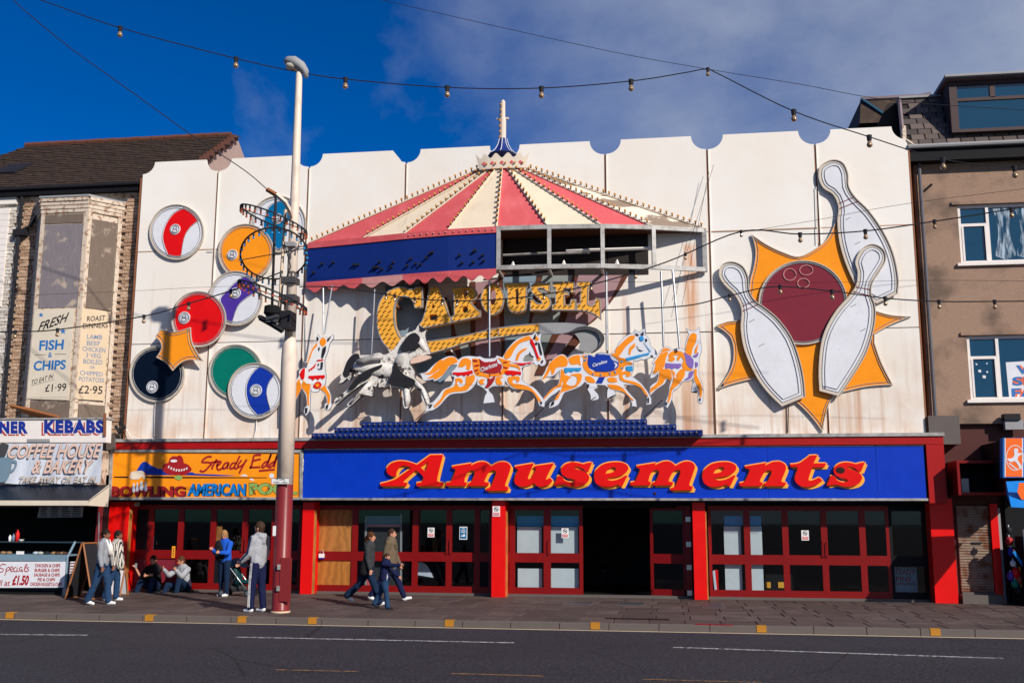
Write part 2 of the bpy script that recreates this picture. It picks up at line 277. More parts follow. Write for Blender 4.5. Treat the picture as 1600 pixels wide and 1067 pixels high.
        col = mixc(t, mul(t, ramp(t, nz(t, 4, 7, stretch=(1, 1, .5)), .55, .75), .55), c, (.4, .3, .22)); L(col, b.inputs['Base Color']); b.inputs['Roughness'].default_value = .5
    elif k == 'alu':
        col = mixc(t, ramp(t, nz(t, 6, 5), .4, .7), (.42, .41, .40), (.26, .24, .22)); L(col, b.inputs['Base Color']); b.inputs['Metallic'].default_value = .2; b.inputs['Roughness'].default_value = .55
    elif k in ('line_white', 'line_yellow'):
        L(mixc(t, ramp(t, nz(t, 14, 8, rough=.7), .46, .58), c, (.05, .045, .045)), b.inputs['Base Color']); b.inputs['Roughness'].default_value = .8
    else:
        v = nz(t, 3.0, 6); lo = tuple(x*.86 for x in c); hi = tuple(min(1, x*1.10+.002) for x in c)
        col = mixc(t, v, lo, hi)
        if k in ('orange', 'blue', 'red', 'navy', 'royal', 'letter_yellow', 'yellow', 'white', 'paint_white', 'horse_orange', 'tray', 'teal', 'green', 'maroon'):
            col = mixc(t, mul(t, ramp(t, nz(t, 22, 4), .66, .72), .35), col, (.25, .2, .17))
        L(col, b.inputs['Base Color'])
        if k not in ('steel',): bump(t, b, nz(t, 20, 3), .12, .004)
    MATS[k] = m; return m
TMP = bpy.data.scenes.new('workshop')
def evaluated(ob):
    TMP.collection.objects.link(ob); vl = TMP.view_layers[0]; vl.update(); dg = vl.depsgraph; dg.update(); return bpy.data.meshes.new_from_object(ob.evaluated_get(dg))
def glyphs(s, offset=0.0, shear=0.0, spacing=1.0):               # flat outline of a word, normalised to the unit square
    cu = bpy.data.curves.new('t', 'FONT'); cu.body = s; cu.offset = offset; cu.shear = shear; cu.space_character = spacing; cu.resolution_u = 3; cu.align_x = 'CENTER'; cu.fill_mode = 'FRONT'
    ob = bpy.data.objects.new('t', cu); me = evaluated(ob)
    vs = [v.co.copy() for v in me.vertices]; fs = [tuple(p.vertices) for p in me.polygons]
    bpy.data.objects.remove(ob); bpy.data.curves.remove(cu); bpy.data.meshes.remove(me)
    x0 = min(v.x for v in vs); x1 = max(v.x for v in vs); y0 = min(v.y for v in vs); y1 = max(v.y for v in vs)
    return [((v.x-x0)/(x1-x0), (v.y-y0)/(y1-y0)) for v in vs], fs
def text(mb, s, q, pl, t=0.0, offset=0.012, shear=0.0, spacing=1.0):   # q: bottom-left, bottom-right, top-right, top-left of the word (photo points)
    uv, fs = glyphs(s, offset, shear, spacing)
    if len(q) == 4 and not isinstance(q[0], tuple): x0, y0, x1, y1 = q; q = [(x0, y1), (x1, y1), (x1, y0), (x0, y0)]
    v = []
    for a, b in uv:
        x = (1-b)*((1-a)*q[0][0]+a*q[1][0])+b*((1-a)*q[3][0]+a*q[2][0]); y = (1-b)*((1-a)*q[0][1]+a*q[1][1])+b*((1-a)*q[3][1]+a*q[2][1]); v.append(U(x, y, pl))
    n = Nrm(pl); m = len(v)
    if t <= 0: mb.add(v, fs); return mb
    edge = {}
    for f in fs:
        for i in range(len(f)):
            a, b = f[i], f[(i+1) % len(f)]
            if (b, a) in edge: del edge[(b, a)]
            else: edge[(a, b)] = 1
    mb.add(v+[p-n*t for p in v], fs+[tuple(m+i for i in reversed(f)) for f in fs]+[(b, a, m+a, m+b) for a, b in edge]); return mb
def stroke(mb, pts, wd, pl):                                     # flat painted line following traced points (photo points)
    P = [U(x, y, pl) for x, y in pts]; n = Nrm(pl); v = []; f = []
    for i, p in enumerate(P):
        d = (P[min(i+1, len(P)-1)]-P[max(i-1, 0)]).normalized(); s = d.cross(n)*wd/2; v += [p+s, p-s]
    for i in range(len(P)-1): f.append((2*i, 2*i+1, 2*i+3, 2*i+2))
    return mb.add(v, f)
def inset(P, d, n=V((0, -1, 0))):                                # closed world loop moved inwards by d
    A = sum(((P[i].x*P[(i+1) % len(P)].z-P[(i+1) % len(P)].x*P[i].z) for i in range(len(P)))); sg = 1 if A > 0 else -1; o = []
    for i, p in enumerate(P):
        a = (p-P[i-1]); b = (P[(i+1) % len(P)]-p)
        a = a.normalized() if a.length > 1e-7 else V((1, 0, 0)); b = b.normalized() if b.length > 1e-7 else a
        na = V((-a.z, 0, a.x)); nb = V((-b.z, 0, b.x)); m = na+nb; m = m.normalized() if m.length > .2 else na
        k = min(2.0, 1/max(.4, m.dot(na))); o.append(p+m*sg*d*k)
    return o
def resample(P, step):
    o = []; n = len(P)
    for i in range(n):
        a, b = P[i], P[(i+1) % n]; k = max(1, int((b-a).length/step))
        for j in range(k): o.append(a.lerp(b, j/k))
    return o
def inside(x, y, loop):
    c = False; j = len(loop)-1
    for i in range(len(loop)):
        if (loop[i][1] > y) != (loop[j][1] > y) and x < (loop[j][0]-loop[i][0])*(y-loop[i][1])/(loop[j][1]-loop[i][1])+loop[i][0]: c = not c
        j = i
    return c
def _bc():
    m, t, b = base('bulb_clear'); b.inputs['Base Color'].default_value = (.32, .21, .12, 1); b.inputs['Roughness'].default_value = .12; b.inputs['Metallic'].default_value = .15; MATS['bulb_clear'] = m
_bc()

def _net():
    m, t, b = base('net'); b.inputs['Base Color'].default_value = (.35, .45, .55, 1); b.inputs['Roughness'].default_value = .9
    t.links.new(ramp(t, nz(t, 5, 6, stretch=(2, 1, .5)), .42, .62), b.inputs['Alpha']); MATS['net'] = m
_net()
# ================= SETTING =================
KY = -6.2
m_ = MB().add([(-900,-900,-.13),(900,-900,-.13),(900,KY,-.13),(-900,KY,-.13)], [(0,1,2,3)])
struct(m_.build('road', 'asphalt'))
m_ = MB().add([(-900,.3,-.16),(900,.3,-.16),(900,1500,-.16),(-900,1500,-.16)], [(0,1,2,3)])
struct(m_.build('ground', 'asphalt'))
pave = struct(MB().box((-60, KY+.16, -.3), (60, .75, -.012)).build('pavement', 'pave_joint'))
sw, sd = .66, .9
def slabmesh(a, b, t, mt, nm):
    bm = bmesh.new(); e = .007; bv = .010
    bmesh.ops.create_cube(bm, size=1)
    for v in bm.verts: v.co = V((v.co.x*(a-2*e), v.co.y*(b-2*e), v.co.z*t))
    bmesh.ops.bevel(bm, geom=[x for x in bm.edges if all(v.co.z > 0 for v in x.verts)], offset=bv, segments=1, affect='EDGES')
    me = bpy.data.meshes.new(nm); bm.to_mesh(me); bm.free(); me.materials.append(mat(mt)); return me
sm = slabmesh(sw, sd, .06, 'paving', 'paving_slab')
rows = int((.75-(KY+.16))/sd+.5)
nsl = 0
for j in range(7):
    y = KY+.16+sd*(j+.5); x = -17.2+.12*(j % 2)
    while x < 8.6:
        if nsl < 298: inst('paving_slab', sm, pave, (x, y, -.03+random.uniform(-.003, .003)), (R(random.uniform(-.25, .25)), R(random.uniform(-.25, .25)), 0)); nsl += 1
        else: pass
        x += sw
mb = MB()
for sx_, ex_ in ((-40, -17.6), (8.5, 40)):
    for j in range(7):
        x = sx_
        while x < ex_: mb.box((x+.006, KY+.16+sd*j+.006, -.05), (x+sw-.006, KY+.16+sd*(j+1)-.006, 0)); x += sw
stuff(mb.build('outer_paving', 'paving', pave))
kerb = struct(MB().box((-60, KY+.012, -.3), (60, KY+.15, -.02)).build('kerb', 'stain_brown'))
km = slabmesh(.914, .16, .2, 'kerb', 'kerb_stone')
x = -18
while x < 10: inst('kerb_stone', km, kerb, (x, KY+.08, -.1+random.uniform(-.004, .003)), (0, R(random.uniform(-.2, .2)), R(random.uniform(-.2, .2)))); x += .914
mb = MB()
for sx_, ex_ in ((-40, -18.5), (10, 40)):
    x = sx_
    while x < ex_: mb.box((x+.005, KY, -.2), (x+.909, KY+.16, 0)); x += .914
stuff(mb.build('outer_kerb', 'kerb', kerb))
mk = MB()
for px_, py_ in ((15, 960), (233, 962), (378, 964), (488, 966), (702, 971), (930, 977), (1190, 984), (1462, 991)):
    c = U(px_, py_, KY).x; wd = .085
    mk.box((c-wd, KY-.004, -.11), (c+wd, KY+.15, .006))
struct(mk.build('kerb_loading_marks', 'mark_yellow'))
def groundstrip(a, b, wpx, z=-.126):
    p, q = G(a[0], a[1], -.13), G(b[0], b[1], -.13); d = (q-p).normalized(); s = V((-d.y, d.x, 0))*wpx/2; o = V((0, 0, .004))
    return [p-s+o, q-s+o, q+s+o, p+s+o]
mb = MB()
for a, b in (((-60, 990.5), (137, 992)), ((368, 995), (803, 1004)), ((1052, 1011), (1567, 1028.5))): mb.add(groundstrip(a, b, .12), [(0,1,2,3)])
struct(mb.build('white_lane_marking', 'line_white'))
mb = MB()
for a, b in (((1004, 1061), (1190, 1066)), ((430, 1046), (560, 1049)), ((706, 1052), (850, 1056))): mb.add(groundstrip(a, b, .08), [(0,1,2,3)])
struct(mb.build('worn_lane_marking', 'line_yellow'))
mb = MB(); mb.box((-60, KY-.10, -.128), (60, KY-.02, -.1255)); struct(mb.build('gutter_line', PAL and 'board_tan'))
for (a, b, lab) in ((((945, 966), (1046, 969)), .18, 'long dark iron drain cover set in the paving before the open doorway'), (((1086, 975), (1146, 977)), .14, 'reddish drain cover in the paving right of the long dark one')):
    p, q = G(*a[0]), G(*a[1]); o = thing('paving_strip', lab, 'drain cover', (p.x, p.y, 0)); p.z = q.z = 0
    MB().box((p.x, p.y-b/2, -.01), (q.x, p.y+b/2, .008)).build('frame', 'stain_brown' if b > .15 else 'doorred', o)
    gm = MB()
    k = p.x+.04
    while k < q.x-.04: gm.box((k, p.y-b/2+.02, .008), (k+.03, p.y+b/2-.02, .014)); k += .06
    gm.build('raised_bars', 'interior' if b > .15 else 'maroon', o)  # thin dark and reddish strips with raised bars, laid on the paving
for (a, b, lab) in (((883, 940), (927, 944), 'dark square access cover in the paving before the white boarded doors'), ((966, 940.5), (1008, 946), 'dark square access cover in the paving at the open doorway'), ((1094, 941), (1134, 950), 'dark square access cover in the paving beside the fourth red pillar')):
    p, q = G(*a), G(*b); o = thing('access_cover', lab, 'access cover', ((p.x+q.x)/2, p.y, 0)); y0, y1 = sorted((p.y, q.y)); y1 = max(y1, y0+.4)
    MB().box((p.x, y0, -.01), (q.x, y1, .007)).build('frame', 'kerb', o); MB().box((p.x+.04, y0+.04, 0), (q.x-.04, y1-.04, .011)).build('lid', 'darkgrey', o)
# ================= ARCADE =================
XL, XR = U(194, 687, 0).x, U(1449, 680, 0).x
XJ = [XL, U(319, 686, 0).x, U(467, 683, 0).x, U(635, 252, 0).x, U(788, 238, 0).x, U(946, 238, 0).x, U(1118, 675, 0).x, U(1295, 675, 0).x, XR]
ZB = U(800, 684, 0).z; ZT = (U(240, 254, 0).z+U(1390, 198, 0).z)/2; Z1 = (U(212, 394, 0).z+U(1425, 351, 0).z)/2; Z2 = (U(202, 538.7, 0).z+U(1435, 510.7, 0).z)/2
AR = thing('amusement_arcade', 'wide amusement arcade with a tall white panelled front over red framed doors', 'building', ((XL+XR)/2, 0, 0))
# body behind the cladding
MB().box((XL+.1, .12, 3.05), (XR-.1, 9, ZT-.95)).build('wall', 'rust', AR)
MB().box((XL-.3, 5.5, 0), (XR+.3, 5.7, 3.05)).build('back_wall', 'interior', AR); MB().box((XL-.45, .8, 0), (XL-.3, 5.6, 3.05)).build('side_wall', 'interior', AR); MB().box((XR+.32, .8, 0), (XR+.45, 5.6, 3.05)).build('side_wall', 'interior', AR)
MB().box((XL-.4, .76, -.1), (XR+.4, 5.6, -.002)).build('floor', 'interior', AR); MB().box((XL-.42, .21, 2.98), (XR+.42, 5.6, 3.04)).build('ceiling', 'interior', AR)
rn = .36
for i in range(8):
    a, b = XJ[i]+.035, XJ[i+1]-.035; mid = i in (3, 4)
    for z0, z1, top in ((ZB, Z2-.012, 0), (Z2+.012, Z1-.012, 0), (Z1+.012, ZT, 1)):
        if not top: l = [V((a, 0, z0)), V((b, 0, z0)), V((b, 0, z1)), V((a, 0, z1))]
        else:
            l = [V((a, 0, z0)), V((b, 0, z0))]
            rr = rn*random.uniform(.92, 1.06)
            if i == 2: l += [V((b, 0, z1-rr)), V((b-.1, 0, z1-rr+.02)), V((b-.14, 0, z1-rr+.09)), V((b-rr, 0, z1))]
            else: l += [V((b-rr*sin(t*pi/12), 0, z1-rr*cos(t*pi/12))) for t in range(7)]
            l += [V((a+rr*cos(t*pi/12), 0, z1-rr*sin(t*pi/12))) for t in range(7)]
        dz = random.uniform(-.012, .012)
        MB().prism([[p+V((0, dz, 0)) for p in l]], 0.0, .07).build('cladding_panel', 'cladding', AR)
    MB().box((a, -.006, Z1-.012), (b, .05, Z1+.008)).build('joint_strip', 'rust_strip', AR) if i < 8 else None
for i in range(9):
    x = XJ[i]; top = ZT-.39 if 0 < i < 8 else ZT-.45
    MB().box((x-.032, -.004, ZB), (x+.010, .1, top)).build('joint_channel', 'rust', AR)
    if 0 < i < 8: MB().box((x+.014, -.03, ZB), (x+.034, .04, top)).build('joint_flange', 'cladding', AR)
# small rusty fixings and a seam down the face
# cornice and fascia
C0, C1 = U(167, 700, -.3).x, U(1477, 690, -.3).x
zc0, zc1, zc2 = U(800, 698, -.15).z, U(800, 686, -.15).z, U(800, 681, -.15).z
MB().box((C0, -.15, zc0), (C1, .1, zc1)).build('cornice', 'red', AR); MB().box((C0-.02, -.19, zc1), (C1+.02, .1, zc2)).build('cornice_capping', 'alu', AR)
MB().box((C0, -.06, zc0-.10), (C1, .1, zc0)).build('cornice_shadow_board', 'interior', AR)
zf0 = U(800, 781, -.2).z; zf1 = U(800, 700, -.1).z
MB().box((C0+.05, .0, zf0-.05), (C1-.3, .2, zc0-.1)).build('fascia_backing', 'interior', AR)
MB().box((XL-.42, -.02, zf0-.06), (XL-.2, .3, zc0)).build('fascia_end_board', 'doorred', AR)
MB().box((U(1449, 740, -.1).x, -.14, zf0-.06), (C1, .3, zc0-.002)).build('fascia_end_board', 'red', AR)
# pillars
for i, (a, b, yb) in enumerate(((163, 196, 931), (470, 488, 930), (768, 789, 936), (1084, 1104, 938), (1458, 1494, 945))):
    yp_ = -.04 if i == 2 else .08; x0, x1 = U(a, 880, yp_).x, U(b, 880, yp_).x
    MB().box((x0, yp_, .0), (x1, .54, zf0+.05)).build('pillar', 'bright_red', AR)
    if i < 4: MB().box((x1, .11, .0), (x1+.03, .22, zf0-.25)).build('pillar_edge_board', 'ply', AR)
# door frames
YD = .52
zmid0, zmid1 = U(700, 877, YD).z, U(700, 862.5, YD).z
def X(px_, y=880, pl=YD): return U(px_, y, pl).x
ztop = zf0-.02
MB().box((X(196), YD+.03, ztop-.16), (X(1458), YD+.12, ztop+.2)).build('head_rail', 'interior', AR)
MB().box((X(196), YD-.06, -.02), (X(1458), YD+.16, .05)).build('door_sill', 'kerb', AR)
def leaf(a, b, kinds, name='door', st=.075, handle=None, fm='doorred', mid=True, y=YD):
    x0, x1 = X(a, 880, y), X(b, 880, y)
    mb = MB(); mb.box((x0, y, .05), (x0+st, y+.07, ztop-.1)); mb.box((x1-st, y, .05), (x1, y+.07, ztop-.1)); mb.box((x0+st, y+.003, .05), (x1-st, y+.067, .21)); mb.box((x0+st, y+.003, ztop-.22), (x1-st, y+.067, ztop-.1))
    if mid: mb.box((x0+st, y+.002, zmid0), (x1-st, y+.067, zmid1))
    d = mb.build(name, fm, AR)
    for k, (z0, z1) in enumerate(((zmid1, ztop-.22), (.21, zmid0))):
        kd = kinds[k]
        if kd is None: continue
        thick = .02
        if kd == 'glass': MB().add([(x0+st, y+.03, z0), (x1-st, y+.03, z0), (x1-st, y+.03, z1), (x0+st, y+.03, z1)], [(0,1,2,3)]).build('pane', kd, d)
        else: MB().box((x0+st, y+.03, z0), (x1-st, y+.03+thick, z1)).build('infill_panel', kd, d)
    if handle is not None:
        hx = x0+.045 if handle == 0 else x1-.045
        MB().tube([(hx, y-.01, zmid1+.32), (hx, y-.05, zmid1+.3), (hx, y-.05, zmid1-.02), (hx, y-.01, zmid1-.04)], .011, 6).build('handle', 'doorred', d)
    return d
for a, b, k, h in ((197, 232, ('interior', 'maroon'), None), (232, 279, ('glass', 'maroon'), None), (279, 330, ('glass', 'glass'), None), (330, 380, ('glass', 'interior'), 1), (380, 426, ('glass', 'glass'), 0), (426, 469, ('glass', 'glass'), None)): leaf(a, b, k, handle=h)
for a, b, k, h in ((491, 553, ('ply', 'ply2'), None), (553, 648, ('glass', 'glass'), None), (648, 701, ('glass', 'glass'), 1), (701, 745, ('glass', 'glass'), 0), (745, 768, ('glass', 'interior'), None)): leaf(a, b, k, handle=h)
for a, b, k, h in ((789, 799, ('glass', 'glass'), None), (799, 855, ('glass', 'glass'), None), (855, 911, ('glass', 'glass'), 0)): leaf(a, b, k, handle=h, st=.05 if b < 800 else .09)
for a, b, k, h in ((1108, 1169, ('glass', 'glass'), None), (1169, 1229, ('glass', 'glass'), None), (1229, 1290, ('glass', 'glass'), 1), (1290, 1350, ('glass', 'glass'), 0), (1350, 1392, ('glass', 'glass'), None), (1392, 1456, ('glass', 'glass'), None)): leaf(a, b, k, handle=h, st=.075, fm='doorred' if b < 1400 else 'interior')
# open door standing ajar inside the wide opening
o = MB(); hx = X(1072); o.box((0, 0, .04), (-.9, .05, .2)); o.box((0, 0, .04), (-.07, .05, ztop-.1)); o.box((-.9, 0, .04), (-.83, .05, ztop-.1)); o.box((-.83, 0, zmid0), (-.07, .05, zmid1)); o.box((-.83, 0, ztop-.22), (-.07, .05, ztop-.1))
for v in o.v:
    a_ = R(-14); v.x, v.y = v.x*cos(a_)-v.y*sin(a_)+hx, v.x*sin(a_)+v.y*cos(a_)+YD-.02
od = o.build('door', 'doorred', AR)
o = MB().add([(-.83, .02, .2), (-.07, .02, .2), (-.07, .02, zmid0), (-.83, .02, zmid0), (-.83, .02, zmid1), (-.07, .02, zmid1), (-.07, .02, ztop-.22), (-.83, .02, ztop-.22)], [(0,1,2,3),(4,5,6,7)])
for v in o.v: v.x, v.y = v.x*cos(a_)-v.y*sin(a_)+hx, v.x*sin(a_)+v.y*cos(a_)+YD-.02
o.build('pane', 'glass', od)
jm = MB().box((X(1072), YD-.1, .05), (X(1081), YD+.05, ztop-.1)).build('door_jamb', 'doorred', AR)
for y_ in (811, 850, 886, 926):
    z = U(1076, y_, YD-.11).z; MB().box((X(1072)+.01, YD-.112, z-.06), (X(1081)-.01, YD-.10, z+.06)).build('hinge', 'steel', jm)
# white boards behind the glass; blue top strips paint their upper shade
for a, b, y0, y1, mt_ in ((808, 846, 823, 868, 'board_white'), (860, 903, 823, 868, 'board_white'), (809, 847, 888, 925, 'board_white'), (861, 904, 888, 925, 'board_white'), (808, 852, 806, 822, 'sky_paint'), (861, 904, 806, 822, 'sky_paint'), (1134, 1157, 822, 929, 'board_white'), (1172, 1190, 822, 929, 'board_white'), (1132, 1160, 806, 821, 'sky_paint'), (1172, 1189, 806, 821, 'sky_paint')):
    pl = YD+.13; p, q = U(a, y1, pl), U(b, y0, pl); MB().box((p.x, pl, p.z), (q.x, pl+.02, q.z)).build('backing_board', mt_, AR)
# faint interior glints, modelled as tiny steel balls
mb = MB()
for i, (a, b) in enumerate(((955, 800), (954, 812), (953, 828), (950, 845), (948, 860), (946, 876), (944, 892), (941, 902), (938, 908))): mb.ball(U(a, b, 3.0), .012, 6, 4)
o = stuff(tag(mb.build('row_of_glints', 'steel', None, U(945, 905, 3)), 'thin row of tiny glints in the dark open doorway', 'hanging chain')); 
# dim machine inside, behind the third bay doors
o = thing('arcade_machine', 'low arcade machine with two square yellow panels inside the right hand doors', 'arcade machine', U(1205, 925, 2.0)*1.0)
z0 = 0; p = U(1192, 905, 1.9); q = U(1228, 905, 1.9)
MB().box((p.x-.1, 1.9, 0), (q.x+.25, 2.6, 1.15)).build('cabinet', 'blackcloth', o)
for a, b in ((1195, 1204), (1216, 1225)):
    c0, c1 = U(a, 918, 1.88), U(b, 909, 1.88); MB().box((c0.x, 1.87, c0.z), (c1.x, 1.9, c1.z)).build('panel', 'letter_yellow', o)
def inboard(name, lab, cat, a, b, pl, mt_, extra=None):
    p, q = U(a[0], b[1], pl), U(b[0], a[1], pl); o = thing(name, lab, cat, (p.x, pl, p.z)); MB().box((p.x, pl, p.z), (q.x, pl+.03, q.z)).build('panel', mt_, o); return o
o = inboard('poster_board', 'tall display poster with blue and pink header behind the glass by the walking couple', 'poster', (570, 805), (629, 925), YD+.2, 'charcoal')
MB().px(rect(571, 806, 628, 819), YD+.19, .01).build('header', 'slate_paint', o); MB().px(rect(571, 819, 626, 823), YD+.185, .01).build('stripe', 'pink_pale', o); MB().px(rect(570, 806, 573, 925), YD+.18, .01).build('frame_strip', 'greypaint', o); MB().px(rect(625, 803, 628, 925), YD+.18, .01).build('frame_strip', 'greypaint', o)
MB().px(rect(573, 904, 579, 917), YD+.178, .01).build('stripe', 'pink', o)
o = inboard('blue_screen', 'pale blue curved screen shape behind the glass doors left of the middle pillar', 'screen', (652, 878), (690, 903), YD+.35, 'interior')
MB().px(S('652,879c 658,878 668,884 677,902c 665,900 652,898c'), YD+.34, .01).build('picture', 'banner', o)
o = inboard('hanging_sheet', 'pale sheet catching light behind the leftmost arcade glass', 'sheet', (233, 838), (240, 862), YD+.3, 'sky_paint')
o = inboard('leaning_plank', 'plywood offcut leaning behind the glass by the blue shirted woman', 'plank', (333, 822), (347, 852), YD+.12, 'ply')
o = inboard('bowling_poster', 'dim blue poster with bowling lettering at the foot of the far right window', 'poster', (1390, 886), (1432, 938), YD+.12, 'slate_paint')
mb = MB(); text(mb, 'STEADY', [(1394, 897), (1430, 898), (1430, 889), (1394, 888)], YD+.116); text(mb, "PINS", [(1400, 908), (1424, 908), (1424, 900), (1400, 900)], YD+.116); text(mb, 'BOWLING', [(1392, 914), (1430, 914), (1430, 909), (1392, 909)], YD+.116); mb.build('lettering', 'doorred', o)
o = inboard('red_white_sign', 'narrow red and white board behind the glass beside the fourth pillar', 'board', (1117, 890), (1122, 930), YD+.12, 'bright_red')
MB().px([(1113.5, 892), (1117, 890), (1121, 930), (1117.5, 930)], YD+.112, .006).build('face', 'banner', o)
# ---- no smoking notices
def notice(cx, cy, pl, lab, s=1.0):
    p = U(cx, cy, pl); o = thing('no_smoking_sign', lab, 'sign', p, 'no smoking notices on the arcade front')
    w_, h_ = .088*s, .12*s
    MB().box((p.x-w_, p.y-.006, p.z-h_), (p.x+w_, p.y+.004, p.z+h_)).build('plate', 'white', o)
    c = V((p.x, p.y-.008, p.z+h_*.42)); r = w_*.62
    mb = MB(); ring = [c+V((cos(t*pi/12)*r, 0, sin(t*pi/12)*r)) for t in range(24)]; inn = [c+V((cos(t*pi/12)*r*.78, 0, sin(t*pi/12)*r*.78)) for t in range(24)]
    mb.prism([ring, inn], c.y, .003); mb.box((c.x-r*.55, c.y-.001, c.z-.008), (c.x+r*.5, c.y+.002, c.z+.006))
    d = V((.7, 0, -.7))*r*.85; n = V((.7, 0, .7))*.009; mb.prism([[c-d-n, c+d-n, c+d+n, c-d+n]], c.y-.002, .003); mb.build('symbol', 'ink', o)
    MB().box((p.x-w_*.78, p.y-.009, p.z-h_*.82), (p.x+w_*.78, p.y-.005, p.z-h_*.25)).build('red_panel', 'pink', o)
    mb = MB()
    for k in range(2): mb.box((p.x-w_*.6, p.y-.011, p.z-h_*(.42+.2*k)), (p.x+w_*.6, p.y-.008, p.z-h_*(.36+.2*k)))
    mb.build('lines', 'white', o)
notice(775.5, 798.5, -.05, 'no smoking notice high on the middle red pillar', 1.05)
notice(673.5, 831.5, YD-.02, 'no smoking notice on the dark glass left of the blue notice')
notice(883, 832.5, YD-.02, 'no smoking notice on the white boarded door')
notice(1258, 836, YD-.02, 'no smoking notice on the glass door right of the fourth pillar')
p = U(724, 832.5, YD-.02); o = thing('blue_notice', 'blue poster with white border on the glass door near the middle pillar', 'notice', p)
MB().box((p.x-.1, p.y-.006, p.z-.16), (p.x+.1, p.y+.004, p.z+.16)).build('plate', 'white', o); MB().box((p.x-.085, p.y-.009, p.z-.14), (p.x+.085, p.y, p.z+.14)).build('face', 'teal', o)
mb = MB(); q = p+V((0, -.011, 0)); 
for k, (a_, z_) in enumerate(((.04, .11), (.06, .06), (.05, .02))): mb.box((q.x-a_, q.y, q.z+z_-.008), (q.x+a_, q.y+.002, q.z+z_+.008))
mb.ball(q+V((.02, 0, -.04)), .022, 8, 5, (1, .1, 1)); mb.box((q.x-.05, q.y, q.z-.085), (q.x+.05, q.y+.002, q.z-.055)); mb.build('print', 'white', o)
p = U(271, 862, YD-.02); o = thing('yellow_notice', 'narrow upright yellow notice on the red door post between the seated men', 'notice', p)
MB().box((p.x-.045, p.y-.006, p.z-.15), (p.x+.045, p.y+.004, p.z+.15)).build('plate', 'yellow', o)
mb = MB(); 
for k in range(4): mb.box((p.x-.015, p.y-.008, p.z-.1+k*.055), (p.x+.015, p.y-.005, p.z-.07+k*.055))
mb.build('print', 'ink', o)
p = U(503, 867, YD-.03); o = thing('padlock_box', 'white and blue padlocked bracket hanging on the plywood door', 'padlock', p)
MB().box((p.x-.07, p.y-.05, p.z-.06), (p.x+.07, p.y, p.z+.04)).build('box', 'white', o); MB().box((p.x-.065, p.y-.055, p.z-.09), (p.x-.01, p.y, p.z-.06)).build('pad', 'royal', o); MB().box((p.x+.01, p.y-.055, p.z-.09), (p.x+.065, p.y, p.z-.06)).build('pad', 'royal', o)
MB().tube([p+V((-.05, -.02, .03)), p+V((-.03, -.02, .12)), p+V((.03, -.02, .12)), p+V((.05, -.02, .03))], .008).build('shackle', 'steel', o)
# ================= FASCIA SIGNS =================
PS = -.09
o = thing('amusements_sign', 'long blue fascia sign with raised red slanted Amusements lettering', 'shop sign', U(960, 778, PS))
zA0, zA1 = U(800, 778, PS).z, U(800, 700.5, PS).z
xs = [U(a, 740, PS).x for a in (474, 603, 765, 985, 1200, 1370, 1446)]
for i in range(6): MB().box((xs[i]+.003, PS, zA0), (xs[i+1]-.003, PS+.06, zA1)).build('blue_panel', 'blue', o)
MB().box((xs[0]-.02, -.2, zA0-.055), (xs[-1], -.02, zA0)).build('bottom_rail', 'alu', o); MB().box((xs[0], -.11, zA1), (xs[-1], -.05, zA1+.022)).build('top_rail', 'alu', o)
zm = {0: (590, 700, .13125), 1: (780, 700, .13125), 2: (970, 700, .13125), 3: (1150, 700, .13125)}
LA = [S('38,418c 120,400 210,368 265,332 330,285 405,235c 340,208 285,212 245,245 222,290 218,333c 150,325 110,280 115,225 170,175 260,152 350,158 420,178 470,195c 630,80c 775,78c 735,240 706,370 722,398 790,412c 770,450c 463,450c 472,410c 522,404 542,375 548,345c 500,290 455,262c 400,310 335,368 300,402c 355,412c 335,450c 36,450c', zm[0], 3),
      S('508,228c 605,160c 567,290c 545,258', zm[0], 3)]
LM = [S('890,215c 1120,178c 1105,208c 1200,165 1290,165 1350,215c 1440,168 1530,165 1580,210 1572,270 1520,420 1522,450 1558,462c 1545,505c 1285,505c 1295,478c 1345,462 1375,400 1412,290 1378,262 1320,290 1275,375 1275,400 1325,408c 1312,447c 1078,447c 1088,410c 1122,395 1158,290 1118,262 1060,300 1032,375 1035,400 1062,410c 1048,447c 812,447c 822,408c 870,400 895,350 930,255 890,240c', zm[0], 3)]
LU = [S('190,215c 410,178c 345,335 350,365 375,362 400,325 440,243 405,228c 430,210c 650,178c 562,345 565,372 600,350c 632,382c 600,430 520,458 450,450 420,412c 370,438 290,458 210,440 182,395 195,325 228,255 190,240c', zm[1], 3)]
LS = [S('1040,175c 1105,168c 1062,275c 1022,272c 975,228 915,215 888,228 920,248 1005,275 1060,315 1068,370 1020,430 920,457 830,450 760,432 700,440 650,447c 702,325c 752,340c 765,372 820,400 880,402 905,385 878,365 790,340 742,300 740,240 790,188 870,168 950,175 1000,188', zm[1], 3)]
LE = [S('1132,340 1150,265 1230,195 1340,167 1450,168 1520,198 1535,248 1490,305 1400,338 1275,355 1330,385 1420,368 1500,325c 1528,325c 1465,452c 1435,452c 1415,432c 1340,457 1230,460 1155,420', zm[1], 3),
      S('1265,303c 1290,260 1350,225 1392,238 1372,272 1330,292', zm[1], 3)]
LN = [S('110,215c 365,172c 345,208c 430,165 530,160 588,200 592,260 545,375 550,400 600,408c 580,450c 335,450c 345,412c 380,395 425,290 400,262 345,280 292,370 290,400 325,408c 305,450c 42,450c 47,412c 100,400 130,350 165,255 110,240c', zm[3], 3)]
LT = [S('650,190c 740,180 810,140 880,85c 970,82c 925,178c 1075,178c 1055,224c 910,226c 865,360 880,385 930,375 990,345c 1030,385c 970,430 870,460 770,450 710,400 702,340 735,228 650,226c', zm[3], 3)]
